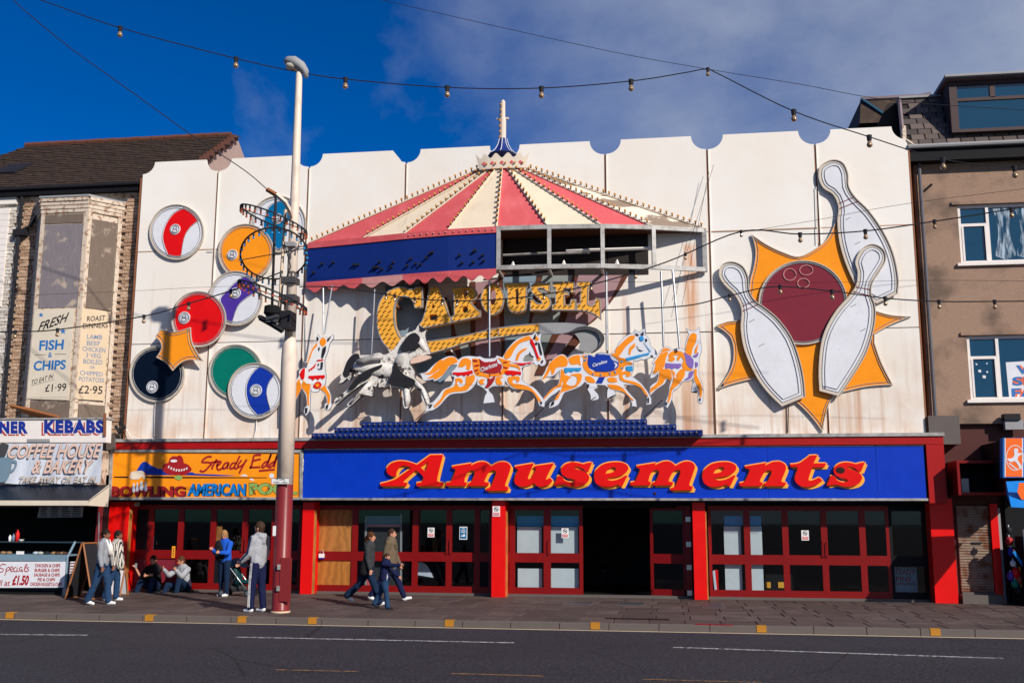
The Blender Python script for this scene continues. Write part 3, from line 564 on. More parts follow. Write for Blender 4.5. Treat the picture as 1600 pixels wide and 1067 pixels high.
word = [('A', LA, 0, 0), ('m', LM, 0, 0), ('u', LU, 0, 0), ('s', LS, 0, 0), ('e', LE, 0, 0), ('m', LM, 288.2, -.7), ('e', LE, 169, -.3), ('n', LN, 0, 0), ('t', LT, 0, 0), ('s', LS, 426.4, 0)]
for ch, L_, dx, dy in word:
    Lx = [sh(l, dx, dy) for l in L_]
    lt = MB().px(Lx, PS-.085, .08).build('letter', 'bright_red', o)
    mb = MB()
    for ox, oy, dd in ((-.9, -1.6, .030), (1.6, -.4, .028), (1.9, 1.3, .026), (4.1, 3.4, .022)): mb.px([sh(l, ox, oy) for l in Lx], PS-dd, dd-.001)
    mb.build('letter_backing', 'letter_yellow', lt)
p = U(1313, 734.5, PS-.087); MB().ball(p, .085, 10, 6, (1.3, .05, .95)).build('broken_face', 'stain_brown', o)
p = U(1023, 771, PS-.004); MB().ball(p, .045, 8, 5, (1, .3, .8)).build('rust_patch', 'stain_brown', o)
# orange sign
o = thing('bowling_pool_sign', 'orange fascia sign for bowling and American pool with a red hat and blue sleeve', 'shop sign', U(320, 778, PS))
MB().px([(173, 776.5), (468, 776.5), (468.5, 707), (176, 706)], PS, .06).build('orange_panel', 'orange', o)
fr = MB(); q = [(169, 780.5), (472, 780.5), (472, 702.5), (172, 702)]; fr.px([q, [(173, 776.5), (468, 776.5), (468.5, 707), (176, 706)]], PS-.04, .1); fr.build('frame', 'alu', o)
ZO1 = (165, 700, .096875); ZO2 = (300, 700, .1125); q = PS-.004
MB().px(S('500,365c 560,262 610,222 655,222 740,280 850,330 910,335 1000,420 1300,405 1390,385 1440,408 1520,412 1800,425 2100,440c 1900,450 1500,440 1280,435 640,430c 620,380', ZO1, 3), q, .003).build('blue_sleeve', 'royal', o)
MB().px(S('915,330 935,262 1015,232c 1035,165 1090,128 1150,132 1190,112 1240,150 1262,240c 1330,265 1385,330 1370,372 1280,430 1130,435 1000,412 930,370', ZO1, 3), q-.004, .003).build('red_hat', 'sign_red', o)
mb = MB(); mb.px(ell(1100, 205, 55, 22, 16) and [(ZO1[0]+a*ZO1[2], ZO1[1]+b*ZO1[2]) for a, b in ell(1100, 205, 55, 22, 16)], q-.008, .003)
for k in range(8):
    t = k/7; cx = 1015+290*t; cy = 315+(1-(2*t-1.15)**2)*42; mb.px([(ZO1[0]+a*ZO1[2], ZO1[1]+b*ZO1[2]) for a, b in ((cx-12, cy+18), (cx+8, cy+18), (cx+18, cy-18), (cx-2, cy-18))], q-.008, .003)
mb.build('hat_highlights', 'white', o)
MB().px(S('390,440 425,380 520,365 600,370 622,420 640,470 612,502 590,455 530,500 400,495', ZO1, 3), q-.008, .003).build('glove', 'cream', o)
mb = MB(); mb.px([(178, 746), (200, 746.5), (200, 744), (178, 744)], q-.001, .003); mb.px([(227, 746.6), (281, 747), (281, 744.3), (227, 744)], q-.001, .003); mb.px([(281, 747), (417, 746.6), (417, 745.5), (281, 744.6)], q-.001, .003); mb.build('cue', 'stain_brown', o)
MB().px(S('272,745 280,742 285,746 279,750'), q-.009, .003).build('chalk', 'olive_green', o)
mb = MB(); mb.px(S('375,743.5c 380,741 384,741 387,744c'), q, .003).px(S('390,748c 393,747 396,749 397.5,751c 392,750'), q, .003); mb.px(ell(424.5, 743, 3.8, 3.8, 16), q, .003); mb.build('cue_ball', 'paint_white', o)
def word_on(o, name, s, qd, mt_, pl=q, **kw): mb = MB(); text(mb, s, qd, pl, **kw); return mb.build(name, mt_, o)
BW = [(172.3, 776), (289, 776), (289, 759), (172.3, 759)]
word_on(o, 'letter_shadow', 'BOWLING', sh(BW, 2, .6), 'stain_brown', q, offset=.045); word_on(o, 'lettering', 'BOWLING', BW, 'sign_red', q-.004, offset=.045)
mb = MB()
for cx, cy, rr, lean in ((209, 764, .9, -.3), (214.5, 763, .8, 0), (221, 761, 1.2, 0), (227.5, 762, .9, .3)):
    mb.px(S(f'{cx-1.6*rr},{cy-4} {cx-1.4*rr},{cy-8} {cx},{cy-9.5} {cx+1.4*rr},{cy-8} {cx+1.6*rr},{cy-4} {cx+2.6*rr},{cy+1} {cx+1.6*rr},{cy+5}c {cx-1.6*rr},{cy+5}c {cx-2.6*rr},{cy+1}', (0, 0, 1), 3), q-.008, .003)
mb.build('small_pins', 'banner', o)
AW = [(292, 774.6), (383, 774.6), (384, 755), (295, 755)]
word_on(o, 'letter_shadow', 'AMERICAN', sh(AW, 1.8, .9), 'ink', q, offset=.035); word_on(o, 'lettering', 'AMERICAN', AW, 'bright_blue', q-.004, offset=.035)
PW = [(389.5, 772.8), (464, 772.4), (464, 754.8), (389.5, 754.5)]
word_on(o, 'letter_shadow', 'POOL', [(388.8, 773.6), (464.8, 773.2), (464.8, 754), (388.8, 753.7)], 'ink', q, offset=.07); word_on(o, 'lettering', 'POOL', PW, 'olive_green', q-.004, offset=.05)
mb = MB()
for a, b in (((391.5, 760), (398, 772.5)), ((393.5, 760), (400, 772.5)), ((414, 771), (421, 756)), ((416, 772), (423, 757))): stroke(mb, [a, b], .012, q-.008)
mb.px(ell(403, 759, 1.4, 1.4, 10), q-.008, .003).px(ell(420.5, 763, 1.4, 1.4, 10), q-.008, .003); mb.build('letter_stripes', 'ink', o)
mb = MB()
for s in ('275,118 215,120 150,165 145,195 195,195 240,200 275,215 240,250 190,305 140,325 110,305', '345,150 320,200 290,250 275,295', '270,195 330,190 375,175', '340,250 390,215 400,185 370,190 350,230 350,285 380,300 430,270',
          '500,195 455,215 430,260 440,285 480,260 515,200 490,260 500,285', '600,200 555,215 530,260 540,285 580,265 620,200 665,105', '620,200 590,260 605,285 650,260', '690,165 650,215 640,250 670,255 720,215 760,155', '760,155 700,260 655,350',
          '960,95 870,100 850,150 820,260 800,268', '850,175 955,150', '800,268 950,262', '1060,180 1010,200 975,245 985,270 1030,235 1065,170 1100,80 1050,230 1055,262', '1150,180 1100,210 1070,250 1080,268 1120,240 1150,190 1190,85 1145,240 1150,262',
          '1215,180 1195,250', '1260,200 1300,190 1290,170 1250,200 1245,250 1280,250', '1405,120 1350,150 1360,175 1400,190 1405,215 1370,240', '930,315 1150,295'):
    stroke(mb, S(s, ZO2, 4, False), .05, q-.004)
mb.build('brush_lettering', 'sign_red', o)
o = tag(MB().px([(468.8, 707), (473.6, 707), (473.6, 777), (468.8, 777)], PS+.02, .05).build('sign_end_post', 'interior', None, U(471, 778, PS)), 'narrow black post with flaking white paint between the two fascia signs', 'post')
mb = MB()
for a in ('468,705 471,704 470.5,722 472,724 469.5,738 470.5,745 467,752', '470,716 472.5,720 471,735 469,741', '468.5,750 470,757 467,762'): stroke(mb, [(x_+2, y_) for x_, y_ in S(a, (0, 0, 1), 3, False)], .03, PS+.015)
mb.build('flaking_paint', 'white', o)
# ================= SIGNS ON THE CLADDING =================
def tray(o, loop, yf, yb, face, rec=.022, t=.022, tube_in=.07, step=.06, neon=True, band=.0):    # open neon tray: floor, raised rim, neon tube
    W = [U(x, y, yf) for x, y in loop]; W = resample(W, step)
    MB().prism([W], yf+rec, 0.01) if False else None
    if band: MB().prism([[p+V((0, rec+.004, 0)) for p in inset(W, t*.8)]], yf+rec+.004, .008).build('side_band', 'tray_band', o)
    fl = [p+V((0, rec, 0)) for p in inset(W, band or t*.8)]
    f = MB().prism([fl], yf+rec, max(.012, yb-yf-rec-.003)).build('face_panel', face, o)
    MB().prism([W, inset(W, t)], yf, yb-yf).build('rim', 'tray', o)
    if band: MB().loop(fl[::2], .010, 4).build('face_edging', 'greypaint', o)
    if neon:
        tb = inset(W, tube_in); 
        if len(tb) > 6: MB().loop([p+V((0, rec*.5, 0)) for p in tb[::2]], .008, 4).build('neon_tube', 'greypaint', o)
    return f
def squiggle(mb, c, r):
    mb.loop([c+V((cos(t)*r*.82, -.012, sin(t)*r*.82)) for t in [2*pi*k/16 for k in range(16)]], .006, 4)
    mb.loop([c+V((cos(t)*r*.35, -.012, sin(t)*r*.28+r*.28)) for t in [2*pi*k/10 for k in range(10)]], .006, 4)
    mb.loop([c+V((cos(t)*r*.45, -.012, sin(t)*r*.32-r*.3)) for t in [2*pi*k/10 for k in range(10)]], .006, 4)
Z4 = (200, 230, .2344); Z5 = (200, 440, .2437)
def ballsign(lab, cx, cy, r, yf, yb, face, num, stripe=None, scol=None, name='ball_sign', rn_=9.5):
    c = U(cx, cy, 0); o = thing(name, lab, 'ball sign', c, 'pool ball signs on the left of the arcade front')
    tray(o, ell(cx, cy, r, r*1.02, 40), yf, yb, face, band=.055, tube_in=.10)
    if stripe:
        stripe = [(cx+(x-cx)*m_, cy+(y-cy)*m_) for x, y in stripe for m_ in [min(1, r*.90/max(1e-6, math.hypot(x-cx, y-cy)))]]
        W = resample([U(x, y, yf+.018) for x, y in stripe], .1); MB().prism([W], yf+.018, .003).build('stripe', scol, o)
        MB().loop([p+V((0, -.01, 0)) for p in inset(W, -.02)], .007, 4).build('neon_tube', 'greypaint', o)
    if num:
        p = U(num[0], num[1], yf+.012); d = MB().lathe(p, [(0, -.012), (rn_*.0157, -.012), (rn_*.0157, .012), (0, .012)], 20, (0, 1, 0)).build('number_disc', 'paint_white', o)
        mb = MB(); squiggle(mb, p+V((0, -.01, 0)), rn_*.0157); mb.build('number_tube', 'ink', o)
    return o
ballsign('red and white striped pool ball sign at the top left', 275.5, 362.5, 42.5, -.08, -.012, 'paint_white', (273.8, 358.5), S('425,405 485,478c 415,530 370,610 350,735c 270,720c 235,620 245,540 290,460 350,420', Z4, 3), 'bright_red')
ballsign('teal and white striped pool ball sign behind the lamp post', 434.5, 350, 43.5, -.06, -.012, 'paint_white', (433.5, 342), S('960,385 1090,348 1150,400c 1080,470 1040,560 1035,640 1005,690c 940,600 905,530 920,450', Z4, 3), 'teal')
ballsign('plain orange pool ball sign right of the red striped one', 384, 394, 43.5, -.105, -.063, 'orange', (363, 398.3))
ballsign('purple and white striped pool ball sign below the orange one', 368, 466, 42, -.15, -.108, 'paint_white', (368, 458), S('640,60 700,0 800,-50 845,50c 760,100 700,160 665,262c 625,262c 610,180 595,110', Z5, 3), 'purple')
ballsign('plain red pool ball sign with a star over its lower edge', 310, 498.5, 43, -.195, -.153, 'bright_red', (288, 496.5), rn_=10.5)
ballsign('plain navy pool ball sign at the lower left', 244.8, 584.5, 43, -.08, -.012, 'darknavy', (238, 604.5), rn_=10.5)
ballsign('plain green pool ball sign half behind the blue striped one', 368, 581, 42.5, -.06, -.012, 'green', None)
ballsign('blue and white striped pool ball sign beside the lamp post', 398.6, 610.5, 43, -.11, -.063, 'paint_white', (400, 610), S('880,522 960,575c 905,640 885,720 915,835c 840,862c 780,790 760,690 790,600', Z5, 3), 'royal', rn_=10.5)
SS = S('213,303c 290,322 400,292c 408,380 440,450 485,512c 400,500 340,520 285,572c 240,520 180,485c 212,430 205,385 172,352c', Z5, 4)
o = thing('star_sign', 'small orange star sign over the navy and red pool balls', 'star sign', U(280, 545, 0)); tray(o, SS, -.24, -.198, 'orange', tube_in=.09)
# thin conduits and cables hanging under the ball signs
for i, (pts, lab) in enumerate((('243,627 241,650 241,682', 'thin white cable hanging below the navy pool ball sign'), ('401,655 400,672 397,684', 'short white cable hanging below the blue striped pool ball sign'), ('333,392 324,392', 'short conduit beside the red striped pool ball sign'), ('1248,255 1248,255', None))):
    if not lab: continue
    P_ = [U(float(a.split(',')[0]), float(a.split(',')[1]), -.04) for a in pts.split()]
    tag(MB().tube([p-P_[0]+P_[0] for p in P_], .012, 5).build('cable', 'white', None, P_[0]), lab, 'cable')
Z8 = (1100, 440, .24374); Z7 = (1100, 200, .24374)
BS = S('305,-305c 400,-240 510,-188 610,-162 720,-215 800,-290 855,-420c 900,-250 950,-80 1050,60 1100,185c 1200,213 1332,222c 1200,275 1095,335c 1095,392c 1140,520 1212,660c 1050,672 900,705 830,725c 790,820 760,965c 700,880 600,778 480,700 370,622 200,650 85,692c 170,560 190,450 165,350 75,282c 150,255 240,235 285,120 295,0 320,-100 330,-200', Z8, 4)
o = thing('starburst_sign', 'large orange starburst sign behind the bowling ball and pins', 'star sign', U(1280, 660, 0)); tray(o, BS, -.07, -.012, 'orange', step=.09)
for q, s in ((1, '345,-235 430,-175 560,-140 640,-130'), (2, '800,-230 830,-100 900,30'), (3, '1105,210 1180,240 1290,228'), (4, '1100,440 1150,560 1180,640 1000,662'), (5, '115,300 200,400 205,500 130,650 240,620'), (6, '620,770 720,850 765,930 775,800')):
    pass
o = thing('bowling_ball_sign', 'round maroon bowling ball sign in the middle of the orange starburst', 'ball sign', U(1254.8, 471.7, 0)); tray(o, ell(1254.8, 472.5, 69.5, 66, 48), -.115, -.073, 'maroon', band=.05)
mb = MB()
for cx, cy, a, b in ((550, 940, 40, 38), (655, 912, 42, 32), (637, 995, 38, 30)):
    mb.loop([U(1100+(cx+a*cos(t))*.24374, 200+(cy+b*sin(t))*.24374, -.105) for t in [2*pi*k/20 for k in range(20)]], .012, 5)
mb.build('finger_hole_tube', 'pink_pale', o)
def pin(lab, lp, yf, yb, bands):
    c = U(sum(p[0] for p in lp)/len(lp), max(p[1] for p in lp), 0); o = thing('pin_sign', lab, 'bowling pin sign', c, 'bowling pin signs'); tray(o, lp, yf, yb, 'paint_white', tube_in=.15, step=.07, band=.085)
    for a, b in bands:
        d = V((0, 0, 0)); p, q = U(*a, yf+.03), U(*b, yf+.03); MB().tube([p, q], .017, 5).build('neck_band', 'maroon', o)
    for k in range(2):
        p = U(c.x and sum(t[0] for t in lp)/len(lp)+(-6, 9)[k], sum(t[1] for t in lp)/len(lp)+(2, 40)[k], yf+.03)
        MB().tube([p+V((-.07, 0, -.04)), p+V((.06, 0, .03))], .014, 5).build('fixing', 'greypaint', o)
z = lambda a, b, Z: (Z[0]+a*Z[2], Z[1]+b*Z[2])
pin('tallest bowling pin sign, top right behind the others', S('735,320 745,245 820,203 890,220 925,290 930,370 970,440 1060,530 1150,660 1215,800 1248,960 1243,1062c 1110,1125c 1000,1050 920,900 870,740 855,600 862,510 830,430 765,385', Z7, 4), -.12, -.073, [(z(865, 485, Z7), z(955, 447, Z7)), (z(868, 518, Z7), z(985, 472, Z7))])
pin('left bowling pin sign leaning left in front of the starburst', S('95,-45 115,-110 180,-130 250,-100 285,-30 292,50 325,115 400,170 480,240 560,350 610,480 640,610 652,738c 500,800c 400,700 325,590 260,440 235,300 240,180 200,90 130,20', Z8, 4), -.17, -.123, [(z(248, 158, Z8), z(325, 125, Z8)), (z(248, 190, Z8), z(345, 148, Z8))])
pin('right bowling pin sign standing in front of the tallest pin', S('985,-60 970,-130 1010,-210 1080,-243 1150,-210 1168,-140 1125,-60 1082,10 1075,80 1100,160 1095,280 1050,440 980,570 872,735c 740,700c 735,560 750,400 785,290 850,180 930,90 975,20', Z8, 4), -.175, -.123, [(z(968, 35, Z8), z(1065, 52, Z8)), (z(945, 62, Z8), z(1058, 90, Z8))])
# ---------- carousel canopy ----------
CB = [(482, 375, -.12), (569, 364, -.45), (632, 358, -.70), (701, 354.5, -.90), (776, 352.5, -1.0), (855, 352, -.97), (938, 353, -.86), (1018, 356, -.58), (1103, 362, -.12)]
zc = U(776, 356, -1.0).z; BX = [V((U(a, b, y).x, y, zc)) for a, b, y in CB]
AP = [U(a, b, y) for a, b, y in ((752, 264, -.25), (760, 264, -.33), (768, 263.5, -.40), (776, 263.5, -.45), (784.5, 263, -.48), (792, 263, -.46), (800, 263, -.43), (810, 262, -.36), (819, 262, -.25))]
CN = thing('carousel_canopy', 'pink and cream striped half round carousel canopy sign with crown and spire', 'sign', (U(786, 420, 0).x, 0, zc-.8))
cols = ['pink', 'canvas', 'pink', 'canvas', 'pink', 'canvas', 'pink', 'peel_canvas']
for i in range(8):
    a, b, c, d = BX[i], BX[i+1], AP[i+1], AP[i]; n = (b-a).cross(d-a).normalized(); n = n if n.y < 0 else -n
    MB().add([a, b, c, d, a-n*.03, b-n*.03, c-n*.03, d-n*.03], [(0,1,2,3),(7,6,5,4),(0,4,5,1),(1,5,6,2),(2,6,7,3),(3,7,4,0)]).build('roof_panel', cols[i], CN)
for i in range(9):
    a, b = BX[i], AP[i]; n = V((0, -.55, .84)); r = MB().tube([a+n*.03, b+n*.02], .028, 6).build('light_rail', 'canvas' if i < 5 else 'cream', CN)
    mb = MB(); L_ = (b-a).length; k = .12
    while k < L_-.05:
        p = a.lerp(b, k/L_)+n*.05; mb.tube([p, p+n*.05], .018, 6); k += .155
    r2 = stuff(mb.build('bulb_holders', 'terracotta' if 0 else 'roof_dark', r))
    mb = MB(); k = .12
    while k < L_-.05:
        p = a.lerp(b, k/L_)+n*.05; mb.ball(p+n*.07, .034, 6, 4); k += .155
    stuff(mb.build('bulbs', 'bulb_amber', r))
# back cover so that the roof is a closed body
MB().add([BX[0], BX[8], AP[8], AP[0]], [(0,1,2,3)]).build('back_sheet', 'rust', CN)
MB().prism([[p+V((0, 0, -.01)) for p in BX]], (V((0, 0, zc-.01)), V((0, 0, -1))), .0).build('soffit', 'brown_board', CN) if False else None
mb = MB(); mb.add([p+V((0, .04, -.03)) for p in BX]+[V((BX[8].x, .05, zc-.03)), V((BX[0].x, .05, zc-.03))], [tuple(range(11))]); mb.build('soffit', 'brown_board', CN)
# blue left half with pink edging and scalloped valance
zb1 = U(776, 420, -1.0).z; zpk = U(776, 363.5, -1.02).z; zv = U(776, 436, -1.02).z
for i in range(4):
    a, b = BX[i], BX[i+1]; pl = plane(a, b); n = pl[1]
    def quad(z0, z1, d, t, a=a, b=b, n=n): return MB().prism([[V((a.x, a.y, z0))+n*d, V((b.x, b.y, z0))+n*d, V((b.x, b.y, z1))+n*d, V((a.x, a.y, z1))+n*d]], (V((a.x, a.y, 0))+n*d, n), t)
    quad(zb1-.02, zc-.02, 0, .03).build('blue_fascia', 'navy' if 0 else 'royal_navy', CN); quad(zpk, zc+.03, .03, .05).build('pink_band', 'pink', CN)
    L_ = (b-a).length; d = (b-a).normalized(); ns = max(2, round(L_/.48)); lp = [V((a.x, a.y, zb1)), ] 
    for k in range(ns*8+1):
        t = k/(ns*8); ph = (t*ns) % 1.0; z_ = zv+.05+.07*cos(2*pi*t*ns)
        lp.append(V((a.x, a.y, 0))+V((d.x, d.y, 0))*L_*t+V((0, 0, z_)))
    lp.append(V((b.x, b.y, zb1))); lp = [p+n*.035 for p in lp]
    MB().prism([lp], (lp[0], n), .03).build('scalloped_valance', 'pink' if i != 1 else 'pink_pale', CN)
    mb = MB(); rb = random.Random(i+3)
    for k in range(7 if i else 5):
        t = rb.uniform(.08, .92); z_ = rb.choice((.22, .36, .5))*1.0+rb.uniform(-.04, .04); p = a.lerp(b, t); p.z = zb1+z_; mb.tube([p, p+n*.09], .032, 6); 
    stuff(mb.build('lamp_sockets', 'ink', CN))
    mb = MB(); k = .15
    while k < L_: p = a+d*k; p.z = (zc+zpk)/2+.02; mb.ball(p+n*.05, .02, 6, 4); k += .17
    if i in (2, 3): stuff(mb.build('bulbs', 'pink_pale', CN))
# bare aluminium frame on the right half
z0f, z1f = zb1-.03, zc+.03
for i in range(4, 8):
    a, b = BX[i], BX[i+1]; n = plane(a, b)[1]; d = (b-a).normalized()
    for z_ in (z0f, z1f-.1): MB().prism([[V((a.x, a.y, z_))+n*.02, V((b.x, b.y, z_))+n*.02, V((b.x, b.y, z_+.11))+n*.02, V((a.x, a.y, z_+.11))+n*.02]], (V((a.x, a.y, 0))+n*.02, n), .07).build('frame_rail', 'alu', CN)
    MB().prism([[V((a.x, a.y, z0f))+n*.026, V((a.x, a.y, z0f))+d*.1+n*.026, V((a.x, a.y, z1f))+d*.1+n*.026, V((a.x, a.y, z1f))+n*.026]], (V((a.x, a.y, 0))+n*.026, n), .07).build('frame_post', 'alu', CN)
a, b = BX[8], BX[7]; n = plane(a, b)[1]
MB().box((a.x-.1, a.y-.035, z0f), (a.x+.01, a.y+.05, z1f)).build('frame_post', 'alu', CN)
# struts inside the open frame, dark board standing for the shade on the wall
MB().box((BX[4].x+.02, -.03, zb1-.02), (BX[7].x-.1, -.012, zc-.02)).build('wall_shade_board', 'roof_dark', CN)
MB().tube([BX[4]+V((.1, .45, -.60)), BX[5]+V((0, .45, -.57))], .03, 4).build('inner_strut', 'alu', CN)
MB().tube([BX[5]+V((.05, .5, -.58)), BX[6]+V((-.3, .5, -.55))], .03, 4).build('inner_strut', 'alu', CN); MB().tube([BX[6]+V((-.9, .45, -.5)), BX[7]+V((-.05, .2, -.5))], .04, 4).build('inner_strut', 'cladding', CN)
for i in (4, 5, 6):
    a = BX[i]; MB().tube([V((a.x+.4, a.y+.15, z0f+.1)), V((a.x+.4, a.y+.15, z0f+.24))], [.07, .015], 6).build('bracket', 'cladding', CN)
    MB().box((a.x-.02, a.y, z0f+.02), (a.x+.04, -.02, z0f+.08)).build('bracket_arm', 'alu', CN)
# crown: curved band with wavy top, diamonds and lamps
cr_ = []; nC = 40
c0 = U(786, 252, -.35); 
def crown(t, z_): 
    a_ = -pi*.5+(t-.5)*1.9; return V((c0.x+sin((t-.5)*1.9)/sin(.95)*.60, -.40-.14*cos((t-.5)*1.9), z_))
zk0 = U(786, 263.5, -.5).z; zk1 = U(786, 245, -.5).z
v = []; f = []
for k in range(nC+1):
    t = k/nC; zt = zk1+.03+.065*cos(2*pi*t*5); 
    for zz, dd in ((zk0, 0), (zt, 0)): 
        p = crown(t, zz); p2 = crown(t, zz); p.x += (zz-zk0)*.25*(t-.5)*2; v.append(p); v.append(p+V((0, .03, 0)))
for k in range(nC):
    a_ = 4*k; f += [(a_, a_+4, a_+6, a_+2), (a_+1, a_+3, a_+7, a_+5), (a_+2, a_+6, a_+7, a_+3), (a_, a_+1, a_+5, a_+4)]
f += [(0, 2, 3, 1), (4*nC, 4*nC+1, 4*nC+3, 4*nC+2)]
crn = MB().add(v, f).build('crown_band', 'cream', CN, weld=False)
for k in range(5):
    t = .13+.185*k; p = crown(t, (zk0+zk1)/2-.01)+V((0, -.012, 0)); s = .055
    MB().prism([[p+V((-s, 0, 0)), p+V((0, 0, -s)), p+V((s, 0, 0)), p+V((0, 0, s))]], p.y, .012).build('diamond', 'pink', crn)
    if k < 5: q = crown(t+.07, (zk0+zk1)/2-.03)+V((0, -.03, 0)); MB().tube([q+V((0, .03, 0)), q], .02, 6).ball(q+V((0, -.02, 0)), .028, 6, 4).build('lamp', 'bulb_amber', crn)
# flared blue skirt of the spire, mast, crossbar
sp = U(785.5, 243, -.15); zt = U(786, 217, -.15).z; zs = U(786, 157, -.15).z
prof = [(.40, 0), (.30, .06), (.22, .15), (.15, .28), (.10, zt-sp.z)]
MB().lathe(sp, prof, 8).build('spire_skirt', 'royal_navy', CN)
for k in range(8):
    a_ = pi/8*0+k*pi/4; P_ = [sp+V((cos(a_)*r*1.02, sin(a_)*r*1.02, h)) for r, h in prof]; MB().tube(P_, .011, 5).build('skirt_light_strip', 'paint_white', CN)
MB().lathe((sp.x, sp.y, zt), [(.085, -.05), (.085, (zs-zt)*.52), (.062, (zs-zt)*.54), (.058, zs-zt-.04), (.03, zs-zt)], 10).build('spire_mast', 'post_cream', CN)
MB().box((sp.x-.16, sp.y-.03, zt+(zs-zt)*.5), (sp.x+.16, sp.y+.03, zt+(zs-zt)*.54)).build('crossbar', 'post_cream', CN)
mb = MB()
for k in range(7): mb.ball((sp.x-.07 if k < 4 else sp.x-.045, sp.y-.08, zt+.03+k*.15), .03, 6, 4)
stuff(mb.build('spire_bulbs', 'bulb_amber', CN)); MB().box((sp.x-.075, sp.y-.095, zt), (sp.x-.06, sp.y-.07, zs-.1)).build('spire_light_strip', 'ink', CN)
# ---------- painted backing panels ----------
o = thing('painted_backdrop', 'flat painted backdrop of slate blue and mauve panels behind the Carousel lettering', 'painted panel', U(770, 600, 0))
for pts in ('780,428c 985,424c 962,462 930,500 905,515c 780,520c', '656,440 663,500 700,560 712,560 675,500 668,440', '690,470 700,520 722,575 734,572 712,520 702,470', '735,440c 743,440c 743,585c 735,580c', '780,430 784,500 782,585c 792,585c 790,500 790,430', '826,503c 838,503c 815,585c 800,585c', '872,502c 884,502c 850,585c 836,585c', '905,515 870,560 845,585c 858,585c 915,525'):
    rb_i = globals().get('rb_i', 0)+1; MB().px(S(pts, (0, 0, 1), 3), -.028-.0006*rb_i, .02).build('brown_rib', 'brown_board', o)
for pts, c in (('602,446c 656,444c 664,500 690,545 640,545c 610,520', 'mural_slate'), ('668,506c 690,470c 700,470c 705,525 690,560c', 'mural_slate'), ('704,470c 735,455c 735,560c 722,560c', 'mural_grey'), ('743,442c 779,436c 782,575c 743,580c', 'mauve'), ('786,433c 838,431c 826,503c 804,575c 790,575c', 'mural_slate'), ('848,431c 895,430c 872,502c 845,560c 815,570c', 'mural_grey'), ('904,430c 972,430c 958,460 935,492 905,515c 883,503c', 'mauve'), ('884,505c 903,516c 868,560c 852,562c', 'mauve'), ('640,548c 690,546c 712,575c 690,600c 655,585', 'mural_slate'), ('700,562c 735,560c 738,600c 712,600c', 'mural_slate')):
    mp_i = globals().get('mp_i', 0)+1; MB().px(S(pts, (0, 0, 1), 3), -.036-.0006*mp_i, .006).build('painted_panel', c, o)  # panel colours darkened, so the shade over them is in the paint
# ---------- CAROUSEL ----------
ZA = (580, 430, .13123); ZC = (740, 420, .1375); YL = -.57
LT_ = thing('carousel_lettering', 'yellow bulb studded Carousel lettering with a curled underline', 'sign', U(765, 560, 0))
def bulbs(mb, mh, loops, pl, step=8.2, holes=()):
    xs = [p[0] for p in loops[0]]; ys = [p[1] for p in loops[0]]; y = min(ys)+2.2; r = 0
    while y < max(ys)-1:
        x = min(xs)+2+(r % 2)*step*.5
        while x < max(xs)-1:
            ok = all(inside(x+dx, y+dy, loops[0]) for dx, dy in ((1.7, 0), (-1.7, 0), (0, 1.7), (0, -1.7))) and not any(inside(x, y, h) for h in loops[1:])
            if ok:
                p = U(x, y, pl); mh.tube([p, p+V((0, -.04, 0))], .015, 5); mb.ball(p+V((0, -.055, 0)), .021, 6, 4)
            x += step
        y += step*.86; r += 1
DEFS = [('letter_c', [S('612,140c 612,385c 515,390c 492,310 435,262 365,255 300,310 275,400 275,520 292,620 345,740 430,800 560,830 650,788c 700,932c 560,965 400,960 300,930 215,885 130,790 75,650 65,500 80,370 130,260 220,175 330,140 400,140 455,165 505,158c 530,135c', ZA, 3)]),
 ('letter_a', [S('688,130c 815,130c 928,480c 958,490c 950,566c 625,630c 560,592c 600,545c 645,400', ZA, 3), S('735,322c 755,390c 715,395c', ZA, 2), S('695,468c 780,462c 792,520 742,536 690,530', ZA, 3)]),
 ('letter_r', [S('950,145c 1180,130 1240,170 1258,240 1235,290 1195,328c 1230,365 1262,405 1305,420c 1300,492c 955,563c 960,490c 985,470c 980,240c 950,200c', ZA, 3), S('1095,175c 1140,165 1152,225 1100,290c', ZA, 3), S('1088,385c 1120,365 1150,390 1150,430 1115,447 1085,425', ZA, 3)]),
 ('letter_o', [S('212,160 290,190 340,280 345,370 300,480 212,525 130,480 82,370 90,280 140,190', ZC, 3), S('215,222 250,260 250,370 215,412 185,370 185,260', ZC, 3)]),
 ('letter_u', [S('345,160c 628,152c 630,200c 605,215c 600,420 570,480 490,500 420,485 385,430 380,240c 350,225c', ZC, 3), S('475,240c 495,225 510,245c 510,390 490,405 475,390c', ZC, 3)]),
 ('letter_s', [S('865,150c 865,255c 830,255c 790,225 745,218 742,240 800,280 862,322 880,390 850,450 790,477 720,472 640,476c 640,350c 680,345c 720,385 765,392 768,370 700,310 655,260 650,200 690,160 750,150 820,165c', ZC, 3)]),
 ('letter_e', [S('898,150c 1145,145c 1148,268c 1105,270c 1090,225c 1035,225c 1035,262c 1085,262c 1085,300c 1035,300c 1035,405c 1090,405c 1105,345c 1165,345c 1165,420c 1160,472c 890,470c 890,405c 925,400c 930,215c 898,205c', ZC, 2)]),
 ('letter_l', [S('1175,145c 1340,140c 1335,190c 1305,215c 1300,395c 1330,417 1365,400c 1385,330c 1440,335c 1450,572c 1350,505 1250,480 1165,472c 1170,400c 1205,390c 1215,210c 1175,195c', ZC, 3)]),
 ('underline', [S('645,785c 860,755 1100,715 1370,652 1524,622c 1524,735c 1370,755 1150,800 900,880 700,932c', ZA, 3)]), ('underline', [S('185,680c 480,640 750,617c 752,716c 600,735 380,765 185,800c', ZC, 3)])]
